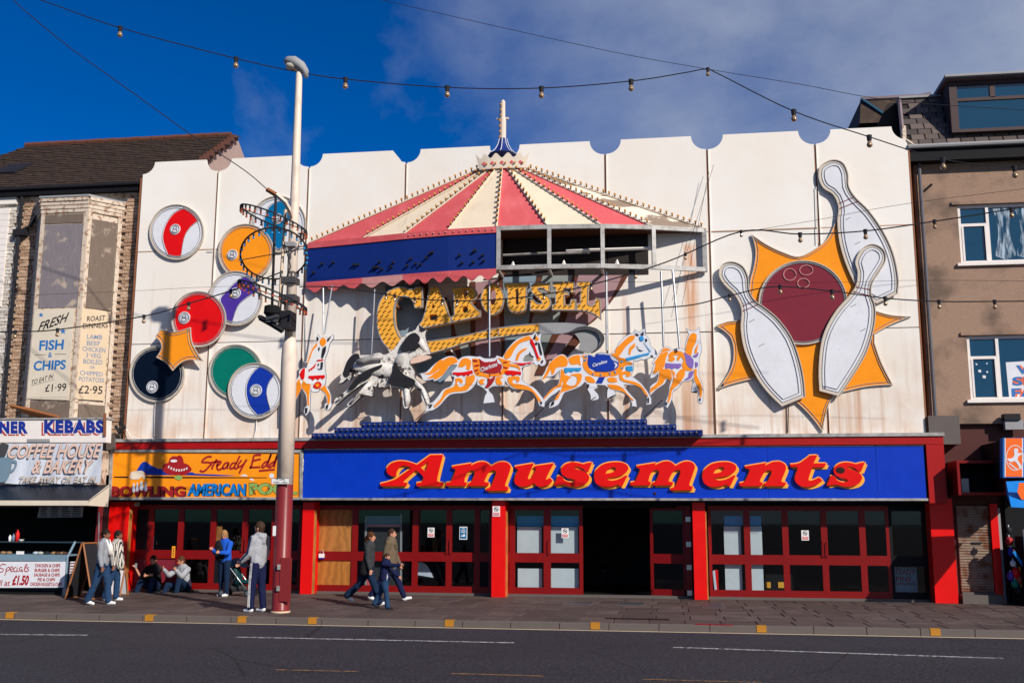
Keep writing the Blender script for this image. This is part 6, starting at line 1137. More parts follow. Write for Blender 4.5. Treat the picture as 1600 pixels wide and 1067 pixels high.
# junk, vent and alarm box between the buildings
tag(MB().box((XL-.62, -.25, zc0-.02), (XL-.14, .2, zc0+.42)).build('render_pier', 'kerb', None, (XL-.4, 0, zc0)), 'small grey rendered pier between the kebab sign and the arcade front', 'pier')
tag(MB().tube([U(180, 665, -.35), U(186, 675, -.3), U(195, 668, -.3), U(188, 660, -.35)], .05, 5).build('old_bracket', 'ink', None, U(185, 668, -.3)), 'broken black bracket on the pier beside the kebab sign', 'bracket')
tag(MB().tube([U(196, 668, -.1), U(205, 682, -.15), U(222, 687, -.16), U(240, 685, -.1)], .012, 4).build('loose_cable', 'white', None, U(196, 668, -.1)), 'loose pale cable trailing onto the arcade cornice at the left end', 'cable')
for x0_, lab in ((1210, 'loop of loose cable on the cornice below the left pin'), (1258, 'loop of loose cable on the cornice below the starburst')):
    tag(MB().tube([U(x0_-10, 681, -.1), U(x0_-4, 678, -.12), U(x0_+4, 678, -.12), U(x0_+11, 681, -.1)], .012, 4).build('cable_loop', 'white', None, U(x0_, 681, -.1)), lab, 'cable')
# ================= RIGHT BUILDING =================
YR = .35
rx0 = U(1437, 400, YR).x; rx1 = rx0+6
zre = U(1500, 255, YR).z; zrb = U(1500, 655, YR).z
RB = thing('pebbledash_building', 'brown pebbledashed building with white framed windows and a slate mansard roof', 'building', ((rx0+rx1)/2, YR, 0))
MB().box((XR+.02, .55, 2.6), (rx0+.02, 6, zre)).build('party_wall', 'stain_brown', RB)  # near-black colour paints the shade of the gap between the buildings
tag(MB().tube([V((rx0+.10, YR-.10, zre+.1)), V((rx0+.10, YR-.10, zrb))], .045, 8).build('downpipe', 'pipe_grey', None, (rx0+.1, YR-.1, zrb)), 'grey rainwater downpipe on the left corner of the pebbledashed building', 'drainpipe')
# wall with real window openings
W1 = (U(1502, 412, YR), U(1640, 320, YR)); W2 = (U(1517, 625, YR), U(1640, 525, YR))
xw, xw2 = W1[0].x, W2[0].x; z1a, z1b, z2a, z2b = W1[0].z, W1[1].z+0, W2[0].z, W2[1].z
z1b = U(1502, 321, YR).z; z2b = U(1514, 525, YR).z; xw2 = U(1517, 600, YR).x; xe = rx1-.6
mb = MB(); mb.box((rx0, YR, zrb), (min(xw, xw2), YR+.25, zre)); x_ = min(xw, xw2); mb.box((x_, YR, z1b), (rx1, YR+.25, zre)); mb.box((x_, YR, z2b), (rx1, YR+.25, z1a)); mb.box((x_, YR, zrb), (rx1, YR+.25, z2a)); mb.box((xe, YR, z2a), (rx1, YR+.25, z2b)); mb.box((xe, YR, z1a), (rx1, YR+.25, z1b)); mb.build('wall', 'pebbledash', RB)
for zz_, nm in ((z1b, 'lintel'), (z2b, 'lintel')): MB().box((x_-.14, YR-.05, zz_+.01), (xe, YR-.003, zz_+.09)).build(nm, 'pebbledash', RB)
for za_, zb_ in ((z1a, z1b), (z2a, z2b)):
    fr = MB(); xm = x_+.70; t = .07
    fr.box((x_, YR+.04, za_), (x_+t, YR+.12, zb_)); fr.box((xm-t/2, YR+.041, za_+t), (xm+t/2, YR+.12, zb_-t)); fr.box((x_+t, YR+.042, za_), (xe, YR+.12, za_+t)); fr.box((x_+t, YR+.042, zb_-t), (xe, YR+.12, zb_)); fr.box((xe-t, YR+.043, za_+t), (xe, YR+.12, zb_-t))
    zm_ = za_+(zb_-za_)*.64; fr.box((x_+t, YR+.043, zm_), (xm-t/2, YR+.12, zm_+t)); fr.box((x_+t+.004, YR+.03, za_+t), (x_+t+.05, YR+.05, zm_)); fr.box((xm-t/2-.05, YR+.03, za_+t), (xm-t/2-.004, YR+.05, zm_))
    f_ = fr.build('window', 'upvc', RB)
    for a_, b_, c_, d_ in ((x_+t, xm-t/2, za_+t, zm_), (x_+t, xm-t/2, zm_+t, zb_-t), (xm+t/2, xe-t, za_+t, zb_-t)): MB().box((a_, YR+.08, c_), (b_, YR+.09, d_)).build('pane', 'window_glass', f_)
    MB().box((x_-.1, YR-.08, za_-.07), (xe, YR+.06, za_)).build('sill', 'upvc', RB)
    if za_ == z1a:
        mbc = MB()
        for (u0, u1, dr) in ((.04, .48, .0), (.52, .97, .06), (1.0, 1.5, .02)):
            n_ = 14; v = []
            for j in range(n_+1):
                for i_ in range(13):
                    s_ = i_/12; t_ = j/n_; wdt = 1-.55*sin(pi*min(1, t_*1.1))*(1 if dr else .8); cx = xm+.1+(u0+(u1-u0)*(.5+(s_-.5)*wdt))*1.05
                    v.append(V((cx, YR+.073+.006*sin(s_*30), zb_-t-.01-t_*(zb_-za_-2*t-.02)*(1-.15*abs(s_-.5)))))
            mbc.add(v, [(j*13+i_, j*13+i_+1, (j+1)*13+i_+1, (j+1)*13+i_) for j in range(n_) for i_ in range(12)])
        mbc.build('net_curtain', 'net', f_)
pw = YR+.075; o = thing('window_poster', 'white poster with blue and orange lettering inside the lower window', 'poster', U(1590, 620, pw))
MB().px([(1571.5, 566), (1640, 562), (1640, 623), (1577, 623)], pw, .004).build('sheet', 'paint_white', o)
ZR = (1400, 380, .2813)
for s, pts in (('WE', ((672, 727), (800, 722), (796, 672), (668, 678))), ('SELL', ((648, 790), (850, 785), (846, 735), (645, 742))), ('FAGS', ((645, 858), (850, 852), (846, 802), (642, 806)))):
    pass
for s, pts in (('WE', ((672, 727), (830, 722), (826, 672), (668, 678))), ('SELL', ((648, 790), (900, 785), (896, 735), (645, 742))), ('FA', ((645, 858), (780, 852), (776, 802), (642, 806)))):
    wd(o, s, pts, 'shop_orange', pw-.004, ZR, offset=.09); wd(o, s, pts, 'sign_blue', pw-.007, ZR, offset=.03)
for k, (a, b) in enumerate(((447, 672), (505, 668), (465, 710), (507, 715), (490, 742))): pass
mb = MB()
for a, b, s_ in ((447, 672, 5), (505, 668, 4), (465, 710, 8), (507, 715, 5), (490, 742, 9)): mb.px([zq(ZR, (a-s_, b-s_))[0], zq(ZR, (a+s_, b-s_*.8))[0], zq(ZR, (a+s_*.9, b+s_))[0], zq(ZR, (a-s_*.9, b+s_*.7))[0]], YR+.078, .002)
tag(mb.build('paper_scraps', 'paint_white', None, U(1530, 585, YR+.08)), 'scraps of white paper stuck in the small lower window', 'stickers'); sc.objects['paper_scraps']['kind'] = 'stuff'
tag(MB().tube([U(1446, 297, YR-.03), U(1456, 288, YR-.03)], .03, 4).build('wall_hook', 'ink', None, U(1450, 295, YR-.03)), 'short dark metal hook high on the pebbledash', 'hook')
# eaves, gutter, mansard slates
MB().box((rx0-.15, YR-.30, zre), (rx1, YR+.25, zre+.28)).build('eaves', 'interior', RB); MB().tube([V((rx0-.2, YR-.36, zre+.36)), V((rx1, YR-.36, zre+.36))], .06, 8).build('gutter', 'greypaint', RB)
s0 = V((rx0-.25, YR-.22, zre+.42)); sy, sz = .75, 1.55; sln = V((0, -sz, sy)).normalized()
s1z = U(1420, 140, YR-.22+sy).z; 
rf = MB().prism([[s0, V((rx1, s0.y, s0.z)), V((rx1, s0.y+sy, s0.z+sz)), V((s0.x+.15, s0.y+sy, s0.z+sz))]], (s0, sln), .05).build('mansard_roof', 'roof_dark', RB)
MB().box((s0.x+.1, s0.y+sy-.1, s0.z+sz), (rx1, s0.y+sy+3, s0.z+sz+.06)).build('flat_roof', 'greypaint', RB)
sl_m = slabmesh(.33, .22, .02, 'slate', 'slate')
dx0 = U(1488, 200, YR-.35).x; ang = math.atan2(sz, sy)
for j in range(9):
    x = s0.x+.02+j*.017+(j % 2)*.16
    while x < dx0+(-.05 if j > 1 else 2.5):
        t = (j+.5)/9; c = V((x+.16, s0.y+sy*t, s0.z+sz*t))+sln*(.02+random.uniform(0, .012)); inst('slate', sl_m, rf, c, (ang-R(4), R(random.uniform(-2, 2)), 0)); x += .335
MB().tube([s0+V((-.02, -.02, 0)), V((s0.x+.12, s0.y+sy, s0.z+sz)), V((s0.x+.9, s0.y+sy-.02, s0.z+sz+.1))], .06, 6).build('hip_pipe', 'mauve_grey', RB)
tag(MB().tube([V((s0.x-.02, s0.y-.06, s0.z+.0)), V((s0.x+.02, s0.y+.06, s0.z+.55))], .07, 5).tube([V((s0.x+.02, s0.y-.1, s0.z+.12)), V((s0.x+.22, s0.y-.16, s0.z-.08))], .05, 5).build('broken_flashing', 'peeling', None, s0), 'broken pale flashing at the corner where the cladding meets the slates', 'flashing')
# dormer
dy = YR-.25; dz0, dz1 = U(1500, 208, dy).z, U(1500, 128, dy).z
DM = MB().box((dx0, dy+.02, dz0), (rx1, dy+2, dz1)).build('dormer', 'dormer_brown', RB)
MB().box((dx0-.12, dy-.2, dz1), (rx1, dy+2, dz1+.1)).build('dormer_roof', 'mauve_grey', DM); MB().tube([V((dx0-.14, dy-.24, dz1+.06)), V((rx1, dy-.24, dz1+.06))], .05, 6).build('dormer_gutter', 'greypaint', DM)
def dw(x0, x1, z0, z1): MB().box((x0, dy-.01, z0), (x1, dy+.015, z1)).build('dormer_pane', 'window_glass', DM)
xq = [U(a, 170, dy).x for a in (1496, 1548, 1556)]; zm_ = dz0+(dz1-dz0)*.62
dw(xq[0], xq[1], zm_+.06, dz1-.12); dw(xq[2], rx1-.1, zm_+.06, dz1-.12); dw(xq[0], rx1-.1, dz0+.08, zm_-.02)
fr = MB(); fr.box((dx0, dy-.06, dz0), (xq[0], dy, dz1)); fr.box((xq[1], dy-.04, zm_+.04), (xq[2], dy, dz1-.12)); fr.box((xq[0], dy-.04, zm_-.02), (rx1, dy, zm_+.06)); fr.box((xq[0], dy-.05, dz1-.12), (rx1, dy, dz1)); fr.box((xq[0], dy-.05, dz0), (rx1, dy, dz0+.08)); fr.build('dormer_frame', 'dormer_brown', DM)
# small gabled roof behind
g0 = U(1345, 195, 2.2); gw = U(1400, 195, 2.2).x-g0.x+.6; gz = U(1345, 150, 2.2).z; 
GB = thing('rear_gable_roof', 'small dark gabled roof rising behind the top right corner of the cladding', 'roof', (g0.x, 2.2, 0))
MB().box((g0.x, 2.25, g0.z-3), (g0.x+gw+.4, 6, g0.z+.05)).build('wall', 'roof_dark', GB)
MB().add([(g0.x-.05, 2.1, g0.z), (g0.x+.9, 2.1, g0.z), (g0.x+.1, 2.5, gz), (g0.x+gw, 2.5, gz), (g0.x+gw+.5, 2.1, g0.z), (g0.x-.05, 6, g0.z), (g0.x+.1, 5.6, gz), (g0.x+gw, 5.6, gz)], [(0,1,2),(1,4,3,2),(0,2,6,5),(2,3,7,6)]).build('roof_slope', 'tile_brown', GB)
MB().tube([(g0.x+.1, 2.48, gz+.02), (g0.x+gw, 2.48, gz+.02)], .06, 6).build('ridge', 'mauve_grey', GB); MB().tube([(g0.x+.1, 2.46, gz), (g0.x+.95, 2.06, g0.z-.1)], .06, 4).build('bargeboard', 'teal_dark', GB)
MB().prism([[V((rx0-1.2, 1.2, zre+.3)), V((rx0+.5, 1.2, zre+.3)), V((rx0+.5, 1.2, s0.z+sz+.05)), V((rx0-.35, 1.2, s0.z+sz+.05))]], 1.2, .3).build('side_wall', 'roof_dark', RB)
# ground floor right
zg = zrb; 
MB().box((rx0-.3, YR-.14, zg-.12), (rx1, YR+.2, zg+.02)).build('string_course', 'pebbledash', RB); MB().box((XR+.02, -.1, zc0+.0), (rx0+.55, YR, zg+.05)).build('concrete_pier', 'kerb', RB)
MB().box((C1-.05, YR, 0), (rx1, YR+.2, zg-.12)).build('shopfront_wall', 'maroon_dark', RB)
gx0, gx1 = U(1497, 850, YR-.02).x, U(1548, 850, YR-.02).x; sz0, sz1 = .24, U(1520, 790, YR-.02).z
SHT = MB().box((gx0, YR-.04, sz0), (gx1, YR+.02, sz1)).build('roller_shutter', 'shutter_rust', RB)
k = sz0+.01
while k < sz1-.03: MB().tube([V((gx0+.01, YR-.045, k+.028)), V((gx1-.01, YR-.045, k+.028))], .027, 6, True, .6).build('slat', 'shutter_rust', SHT); k += .062
MB().box((gx0+.3, YR-.09, sz0+1.12), (gx0+.52, YR-.06, sz0+1.16)).build('shutter_handle', 'ink', SHT); MB().box((gx0-.06, YR-.35, -.02), (gx1+.1, YR+.1, .2)).build('step', 'kerb', RB); MB().box((gx0, YR-.12, .2), (gx1, YR, .25)).build('threshold', 'kerb', RB)
MB().box((gx1+.01, YR-.12, 0), (U(1562, 850, YR-.1).x, YR+.1, sz1+.05)).build('red_post', 'bright_red', RB); MB().box((U(1563, 880, YR-.1).x, YR-.08, 0), (U(1569, 880, YR-.1).x, YR+.1, sz1-.05)).build('grey_post', 'greypaint', RB)
ob0, ob1 = U(1498, 773, -.55), U(1571, 719, -.55); o = thing('empty_sign_box', 'empty black box with a red frame projecting above the roller shutter', 'sign box', (ob0.x, -.2, ob0.z))
mb = MB(); t = .06; mb.box((ob0.x, -.55, ob0.z), (ob1.x, .34, ob0.z+t)); mb.box((ob0.x, -.55, ob1.z-t), (ob1.x, .34, ob1.z)); mb.box((ob0.x, -.548, ob0.z+t), (ob0.x+t, .34, ob1.z-t)); mb.box((ob1.x-t, -.548, ob0.z+t), (ob1.x, .34, ob1.z-t)); mb.build('frame', 'doorred', o); MB().box((ob0.x+t, .2, ob0.z+t), (ob1.x-t, .24, ob1.z-t)).build('back', 'interior', o); MB().box((ob0.x+.12, -.4, ob0.z+t), (ob0.x+.28, -.3, ob0.z+.38)).build('bracket', 'greypaint', o)
# projecting orange and blue shop sign with a figure in a ring
ys = -1.25; o = thing('orange_blue_shop_sign', 'projecting orange and blue sign with a white throwing figure in a ring', 'shop sign', U(1590, 745, ys))
MB().px(rect(1567, 684, 1660, 746), ys, .22).build('sign_box', 'sign_edge_blue', o); a_, b_ = U(1567, 746, ys), U(1660, 684, ys); MB().box((a_.x+.05, ys+.22, a_.z+.04), (b_.x, YR, b_.z-.04)).build('added_shade_box', 'interior', o); MB().px(rect(1571.5, 684.5, 1597, 744.5), ys-.004, .003).build('orange_panel', 'shop_orange', o); mb = MB()  # dark box behind the sign is added to keep its long cast shade
for x0, x1 in ((1569.8, 1571.3), (1597, 1598.6)): mb.px(rect(x0, 684.2, x1, 745), ys-.006, .004)
mb.build('white_line', 'paint_white', o)
mb = MB(); c = (1586, 715); mb.px([ell(c[0], c[1], 14.2, 20, 36), ell(c[0], c[1], 13.2, 18.8, 36)], ys-.009, .003)
mb.px(S('1584,703 1587,700 1590,703 1591,708 1596,707 1598,709 1592,712 1590,718 1594,724 1596,731 1598,733c 1593,732c 1590,725 1585,720 1580,722 1574,718c 1574,716c 1580,716 1584,713 1585,708', (0, 0, 1), 2), ys-.010, .003); mb.px(ell(1589, 703, 2.2, 2.8, 12), ys-.012, .003); mb.px([(1576, 724), (1577, 722.5), (1589, 732), (1588, 733.5)], ys-.011, .003); mb.build('figure_emblem', 'paint_white', o)
o = thing('blue_shop_awning', 'bright blue awning edge with an orange emblem at the right edge', 'awning', U(1590, 790, -1.6))
MB().add([U(1572, 752, ys-.1), U(1660, 748, ys-.1), U(1660, 796, -2.1), U(1580, 792, -2.1), U(1572, 770, ys+.1)], [(0,1,2,3),(0,3,4)]).build('canopy', 'bright_blue', o); MB().px(S('1592,757 1600,754 1660,754c 1660,782c 1596,780', (0, 0, 1), 2), -1.9, .01).build('emblem', 'shop_orange', o)
# right hand shop: dark window and inflatable toys
MB().box((U(1570, 850, .4).x, .2, 0), (rx1, .34, 2.9)).build('dark_window', 'interior', RB)
TY = [(1577, 845, 'sign_red', .09), (1580, 862, 'royal', .08), (1583, 880, 'paint_white', .07), (1588, 895, 'bright_red', .1), (1594, 905, 'bulb_red', .1), (1598, 890, 'yellow', .09), (1586, 912, 'green', .09), (1579, 900, 'purple', .08), (1592, 922, 'ink', .1), (1600, 870, 'bright_blue', .1), (1576, 828, 'ink', .07), (1600, 916, 'yellow', .09)]
TN = ['dark red', 'royal blue', 'white', 'bright red', 'brick red', 'yellow', 'green', 'purple', 'black', 'sky blue', 'small black', 'lower yellow']
for k, (a, b, c, r) in enumerate(TY):
    p = U(a, b, -.3); o = thing('beach_toy', TN[k]+' beach toy hanging in the cluster at the far right shop door', 'beach toy', p, 'beach toys hanging at the right shop'); MB().ball(p, r, 10, 7, (1, .8, 1.1+.2*(k % 2))).build('body', c, o, smooth=True); MB().lathe(p+V((0, 0, r)), [(.012, 0), (.012, .05)], 6).build('valve', 'paint_white', o)
p = U(1594, 876, -.45); o = thing('blue_windbreak', 'folded bright blue windbreak leaning in the beach toy cluster', 'windbreak', p); MB().px([(1582, 862), (1586, 860), (1604, 888), (1604, 894)], -.5, .03).build('cloth', 'bright_blue', o); MB().tube([U(1583, 858, -.47), U(1604, 892, -.47)], .015, 6).build('pole', 'wood', o)
p = U(1612, 900, -.55); o = thing('added_shade_rack', 'dark rack at the right edge, added to cast shade on the shutter', 'rack', (p.x, -.55, 0)); MB().box((U(1600, 900, -.55).x, -.6, .05), (U(1600, 900, -.55).x+1.2, -.1, 1.55)).build('cabinet', 'blackcloth', o); MB().tube([(U(1600, 900, -.55).x+.04, -.62, 0), (U(1600, 900, -.55).x+.04, -.62, 1.7)], .02, 6).build('upright', 'steel', o)  # rack added for the shade it throws on the shutter
o = thing('security_lamp', 'small dark security lamp on the ledge above the right shop', 'lamp', U(1581, 655, YR-.3)); p = U(1581, 651, YR-.3); MB().box((p.x-.18, p.y-.05, p.z-.08), (p.x+.18, p.y+.2, p.z+.07)).build('housing', 'ink', o); MB().box((p.x-.16, p.y+.0, p.z-.3), (p.x+.25, p.y+.15, p.z-.08)).build('ballast', 'greypaint', o)
# ================= PEOPLE =================
def remesh(mb, vox, smooth=3):
    me = bpy.data.meshes.new('r'); me.from_pydata(mb.v, [], mb.f); bm = bmesh.new(); bm.from_mesh(me); bmesh.ops.recalc_face_normals(bm, faces=bm.faces); bm.to_mesh(me); bm.free()
    ob = bpy.data.objects.new('r', me); m = ob.modifiers.new('r', 'REMESH'); m.mode = 'VOXEL'; m.voxel_size = vox
    s = ob.modifiers.new('s', 'SMOOTH'); s.factor = .5; s.iterations = smooth
    r = evaluated(ob); bpy.data.objects.remove(ob); bpy.data.meshes.remove(me); return r
def cap(mb, a, b, ra, rb, flat=1.0, side=None, n=10):            # tapered limb with rounded ends; side = wide axis
    a, b = V(a), V(b); d = b-a; L = d.length; d = d.normalized() if L > 1e-6 else V((0, 0, 1)); pts = []; rs = []
    for k in range(4): t = k/4*pi/2; pts.append(a-d*ra*cos(t)*(.9)); rs.append(max(.001, ra*sin(t)))
    pts += [a, b]; rs += [ra, rb]
    for k in range(4): t = (3-k)/4*pi/2; pts.append(b+d*rb*cos(t)*.9); rs.append(max(.001, rb*sin(t)))
    return mb.tube(pts, rs, n, True, flat, side)
def person(lab, pos, h, head_deg, pose, wear, group=None):
    """pose: lean, turn, legs ((swing, knee, out), ..), arms ((swing, elbow, out, twist), ..), pz (pelvis height if sitting), look (deg), nod"""
    k = h/1.75; root = thing('person', lab, 'person', pos, group); Mx = Matrix.Translation(V(pos)) @ Matrix.Rotation(R(head_deg), 4, 'Z')
    lean = R(pose.get('lean', 3)); fw = lambda a: V((sin(a), 0, -cos(a)))               # leg direction for swing a (0 = down, + = forward)
    hips = {}; J = {}
    for s, (sw, kn, ou) in zip((1, -1), pose['legs']):
        a = R(sw); d = V((sin(a), s*sin(R(ou)), -cos(a))).normalized(); d2 = V((sin(a-R(kn)), s*sin(R(ou))*.3, -cos(a-R(kn)))).normalized()
        hip = V((0, s*.085, -.02)); kne = hip+d*.44; ank = kne+d2*.42; J[s] = (hip, kne, ank, a-R(kn))
    low = min(j[2].z for j in J.values()); pz = pose['pz'] if 'pz' in pose else -(low)+.075
    P0 = V((0, 0, pz/k if 'pz' in pose else pz))
    up = V((sin(lean), 0, cos(lean))); ch = P0+up*.30; sh_ = P0+up*.50; nk = P0+up*.55; hd = nk+V((sin(lean+R(pose.get('nod', 0)))*.13+.015, 0, cos(lean+R(pose.get('nod', 0)))*.135))
    lk = R(pose.get('look', 0)); F_ = V((cos(lk), sin(lk), 0)); Sd = V((-sin(lk), cos(lk), 0))
    T = lambda p: Mx @ (p*k)
    wf = pose.get('w', 1.0)*1.1; body, top, trs = MB(), MB(), MB(); Y_ = V((0, 1, 0))
    def C(m, a, b, ra, rb, flat=1.0, side=None): cap(m, T(a), T(b), ra*k, rb*k, flat, (Mx.to_3x3() @ side) if side is not None else None)
    # torso
    C(body, P0, ch, .145*wf, .14*wf, .66, Y_); C(body, ch, sh_-up*.05, .14*wf, .155*wf, .62, Y_); C(body, sh_, nk+up*.03, .07, .052)
    for s in (1, -1): C(body, sh_-up*.03, sh_+V((0, s*.165*wf, -.02)), .07, .055)
    # head with face
    up3 = V((sin(lean), 0, cos(lean))); n0 = len(body.v); hc = hd
    hm = MB(); hm.ball(V((0, 0, 0)), 1, 16, 12, (.093, .075, .115)); hm.ball(V((.03, 0, -.075)), 1, 10, 8, (.05, .045, .04)); hm.tube([V((.088, 0, .012)), V((.112, 0, -.022)), V((.09, 0, -.032))], [.008, .015, .008], 6)
    for s in (1, -1): hm.ball(V((-.005, s*.078, -.01)), 1, 8, 6, (.022, .012, .032)); hm.ball(V((.075, s*.032, .02)), 1, 6, 5, (.02, .022, .012))
    hm.tube([V((.086, -.022, -.058)), V((.094, 0, -.060)), V((.086, .022, -.058))], [.006, .010, .006], 6)
    nod = pose.get('hnod', 0)
    def H(p): q = Matrix.Rotation(R(nod), 4, 'Y') @ V(p); return hc+F_*q.x+Sd*q.y+V((0, 0, q.z))
    body.add([T(H(p)) for p in hm.v], hm.f)
    hands = []
    for s, ar in zip((1, -1), pose['arms']):
        sw, el, ou = ar[:3]; a = R(sw); sp = sh_+V((0, s*.175*wf, -.03)); d = V((sin(a), s*sin(R(ou)), -cos(a))).normalized(); elb = sp+d*.285
        a2 = a+R(el); inn = ar[3] if len(ar) > 3 else 0; d2 = V((sin(a2), s*sin(R(ou-inn)), -cos(a2))).normalized(); wr = elb+d2*.25
        C(body, sp, elb, .05, .04); C(body, elb, wr, .04, .026); sdv = d2.cross(Y_); sdv = sdv.normalized() if sdv.length > .1 else V((1, 0, 0))
        pm = wr+d2*.085; C(body, wr, pm, .024, .036, .55, sdv); nn = d2.cross(sdv).normalized()
        for q, (o_, l_) in enumerate(((-.030, .055), (-.011, .07), (.010, .066), (.029, .05))):
            f0 = pm+sdv*o_; f1 = f0+(d2*.8-nn*s*.45).normalized()*l_*.6; f2 = f1+(d2*.35-nn*s*.9).normalized()*l_*.5; C(body, f0, f1, .0105, .0095); C(body, f1, f2, .0095, .008)
        t0 = wr+d2*.03+sdv*.025; t1 = t0+(d2*.6+sdv*.75).normalized()*.045; C(body, t0, t1, .013, .011); C(body, t1, t1+(d2*.9-nn*s*.3).normalized()*.03, .011, .009)
        hands.append(T(pm)); J[('a', s)] = (sp, elb, wr)
    for s in (1, -1):
        hip, kne, ank, a3 = J[s]; hip, kne, ank = hip+P0, kne+P0, ank+P0; C(body, hip, kne, .085, .055); C(body, kne, ank, .055, .038)
        ft = V((cos(a3*.6), 0, sin(a3*.6)*.9)) if pose.get('feet', 'walk') == 'walk' and abs(a3) > .15 else V((1, 0, 0)); C(body, ank+V((0, 0, -.03)), ank+ft*.15+V((0, 0, -.045)), .035, .03)
        J[s] = (hip, kne, ank, ft)
    me = remesh(body, .0105*k, 2); me.materials.append(mat(wear.get('skin', 'skin')))
    def fin(me, nm, mt_, wrinkle=0.0):
        o0 = V(pos)
        NN = [v.normal.copy() for v in me.vertices] if wrinkle else None
        for v in me.vertices:
            c = v.co.copy()
            if wrinkle:
                nse = noise.noise(c*9)*.6+noise.noise(V((c.x*22, c.y*22, c.z*30)))*.4; c += NN[v.index]*nse*wrinkle
            v.co = c-o0
        if not me.materials: me.materials.append(mat(mt_))
        me.polygons.foreach_set('use_smooth', [True]*len(me.polygons)); return link(nm, me, root, o0)
    fin(me, 'body', None)
    # clothes
    ex = wear.get('bulk', .018); tw = wear.get('top_mat', 'hoodie'); hem = wear.get('hem', -.02)
    C(top, P0+up*(.05+hem), ch, (.165)*wf+ex, .158*wf+ex, .68, Y_); C(top, ch, sh_-up*.05, .156*wf+ex, .165*wf+ex*.6, .64, Y_); C(top, sh_-up*.03, sh_+up*.035, .09, .062+ex*.4)
    if wear.get('jacket'): C(top, P0+up*(-.02+hem), ch, .18*wf+ex, .16*wf+ex, .72, Y_)
    for s in (1, -1):
        sp, elb, wr = J[('a', s)]; C(top, sh_-up*.03, sp+V((0, -s*.01, .0)), .08, .066+ex*.4); end = wr if wear.get('sleeve', 1) == 1 else elb*.6+sp*.4; C(top, sp, elb, .066+ex*.7, .054+ex*.7)
        if wear.get('sleeve', 1) == 1: C(top, elb, elb.lerp(wr, .93), .054+ex*.7, .038+ex*.7)
        if wear.get('cuff_roll'): pass
    if wear.get('hood'): C(top, sh_+V((-.07, -.07, .03)), sh_+V((-.07, .07, .03)), .06, .06); C(top, sh_+V((-.10, 0, -.0)), sh_+V((-.11, 0, -.09)), .07, .045)
    me = remesh(top, .012*k, 3); fin(me, wear.get('top', 'jacket'), tw, .011)
    fl = wear.get('flare', 0)
    C(trs, P0+V((0, -.05, .0)), P0+V((0, .05, .0)), .135*wf, .135*wf, .85); C(trs, P0, P0+up*.08, .155*wf, .148*wf, .7, Y_)
    for s in (1, -1):
        hip, kne, ank, ft = J[s]; C(trs, hip, kne, .106*wf, .082); C(trs, kne, kne.lerp(ank, .97), .080, .062+fl, 1.0); 
    me = remesh(trs, .012*k, 3); fin(me, wear.get('trouser_name', 'trousers'), wear['legs'], .010)
    for s in (1, -1):
        hip, kne, ank, ft = J[s]; sm2 = MB(); C(sm2, ank+V((0, 0, -.035)), ank+ft*.155+V((0, 0, -.045)), .050, .036, .9); C(sm2, ank+V((0, 0, .0)), ank-ft*.02+V((0, 0, -.03)), .042, .045); me = remesh(sm2, .009*k, 2)
        fin(me, 'shoe', wear.get('shoes', 'shoe'))
    # hair
    hh = MB(); style = wear.get('hair_style', 'short'); hx = .012 if style == 'short' else .02
    hb = MB(); hb.ball(V((-.016, 0, .026)), 1, 16, 10, (.094+hx*.4, .078+hx*.7, .106+hx*.5)); hb.ball(V((-.035, 0, -.02)), 1, 12, 8, (.072, .074+hx*.6, .085))
    hh.add([T(H(p)) for p in hb.v], hb.f)
    if style in ('long', 'bun', 'pony', 'bob'):
        for a, b, r1, r2 in {'long': ((( -.05, .0, 0), (-.07, .0, -.17), .08, .06), ((-.02, .06, -.02), (-.02, .07, -.15), .035, .03), ((-.02, -.06, -.02), (-.02, -.07, -.15), .035, .03)), 'bob': (((-.03, .055, 0), (-.02, .065, -.08), .04, .035), ((-.03, -.055, 0), (-.02, -.065, -.08), .04, .035), ((-.06, 0, 0), (-.07, 0, -.09), .065, .05)), 'bun': (((-.1, 0, .02), (-.125, 0, .01), .042, .038),), 'pony': (((-.09, 0, .02), (-.14, 0, -.03), .04, .04), ((-.13, 0, -.05), (-.12, .02, -.20), .04, .03), ((-.10, -.04, -.08), (-.06, -.07, -.22), .03, .02))}[style]:
            C(hh, H(a), H(b), r1, r2)
    me = remesh(hh, .008*k, 1)
    if wear.get('hair') != 'none': fin(me, 'hair', wear.get('hair', 'hair_dark'), .011)
    for s in (1, -1): MB().ball(T(H((.088, s*.031, .018))), .0105*k, 6, 5).build('eye', 'ink', root)
    for s in (1, -1): MB().tube([T(H((.086, s*.045, .040))), T(H((.094, s*.03, .044))), T(H((.094, s*.016, .041)))], .005*k, 5).build('eyebrow', wear.get('hair', 'hair_dark') if wear.get('hair') != 'none' else 'hair_short', root)
    MB().tube([T(H((.088, -.022, -.058))), T(H((.1035, 0, -.060))), T(H((.088, .022, -.058)))], .0045*k, 5).build('mouth', 'maroon', root)
    return root, T, J, P0, up, sh_, H
g = lambda x, y: (lambda p: (p.x, p.y, 0))(G(x, y))
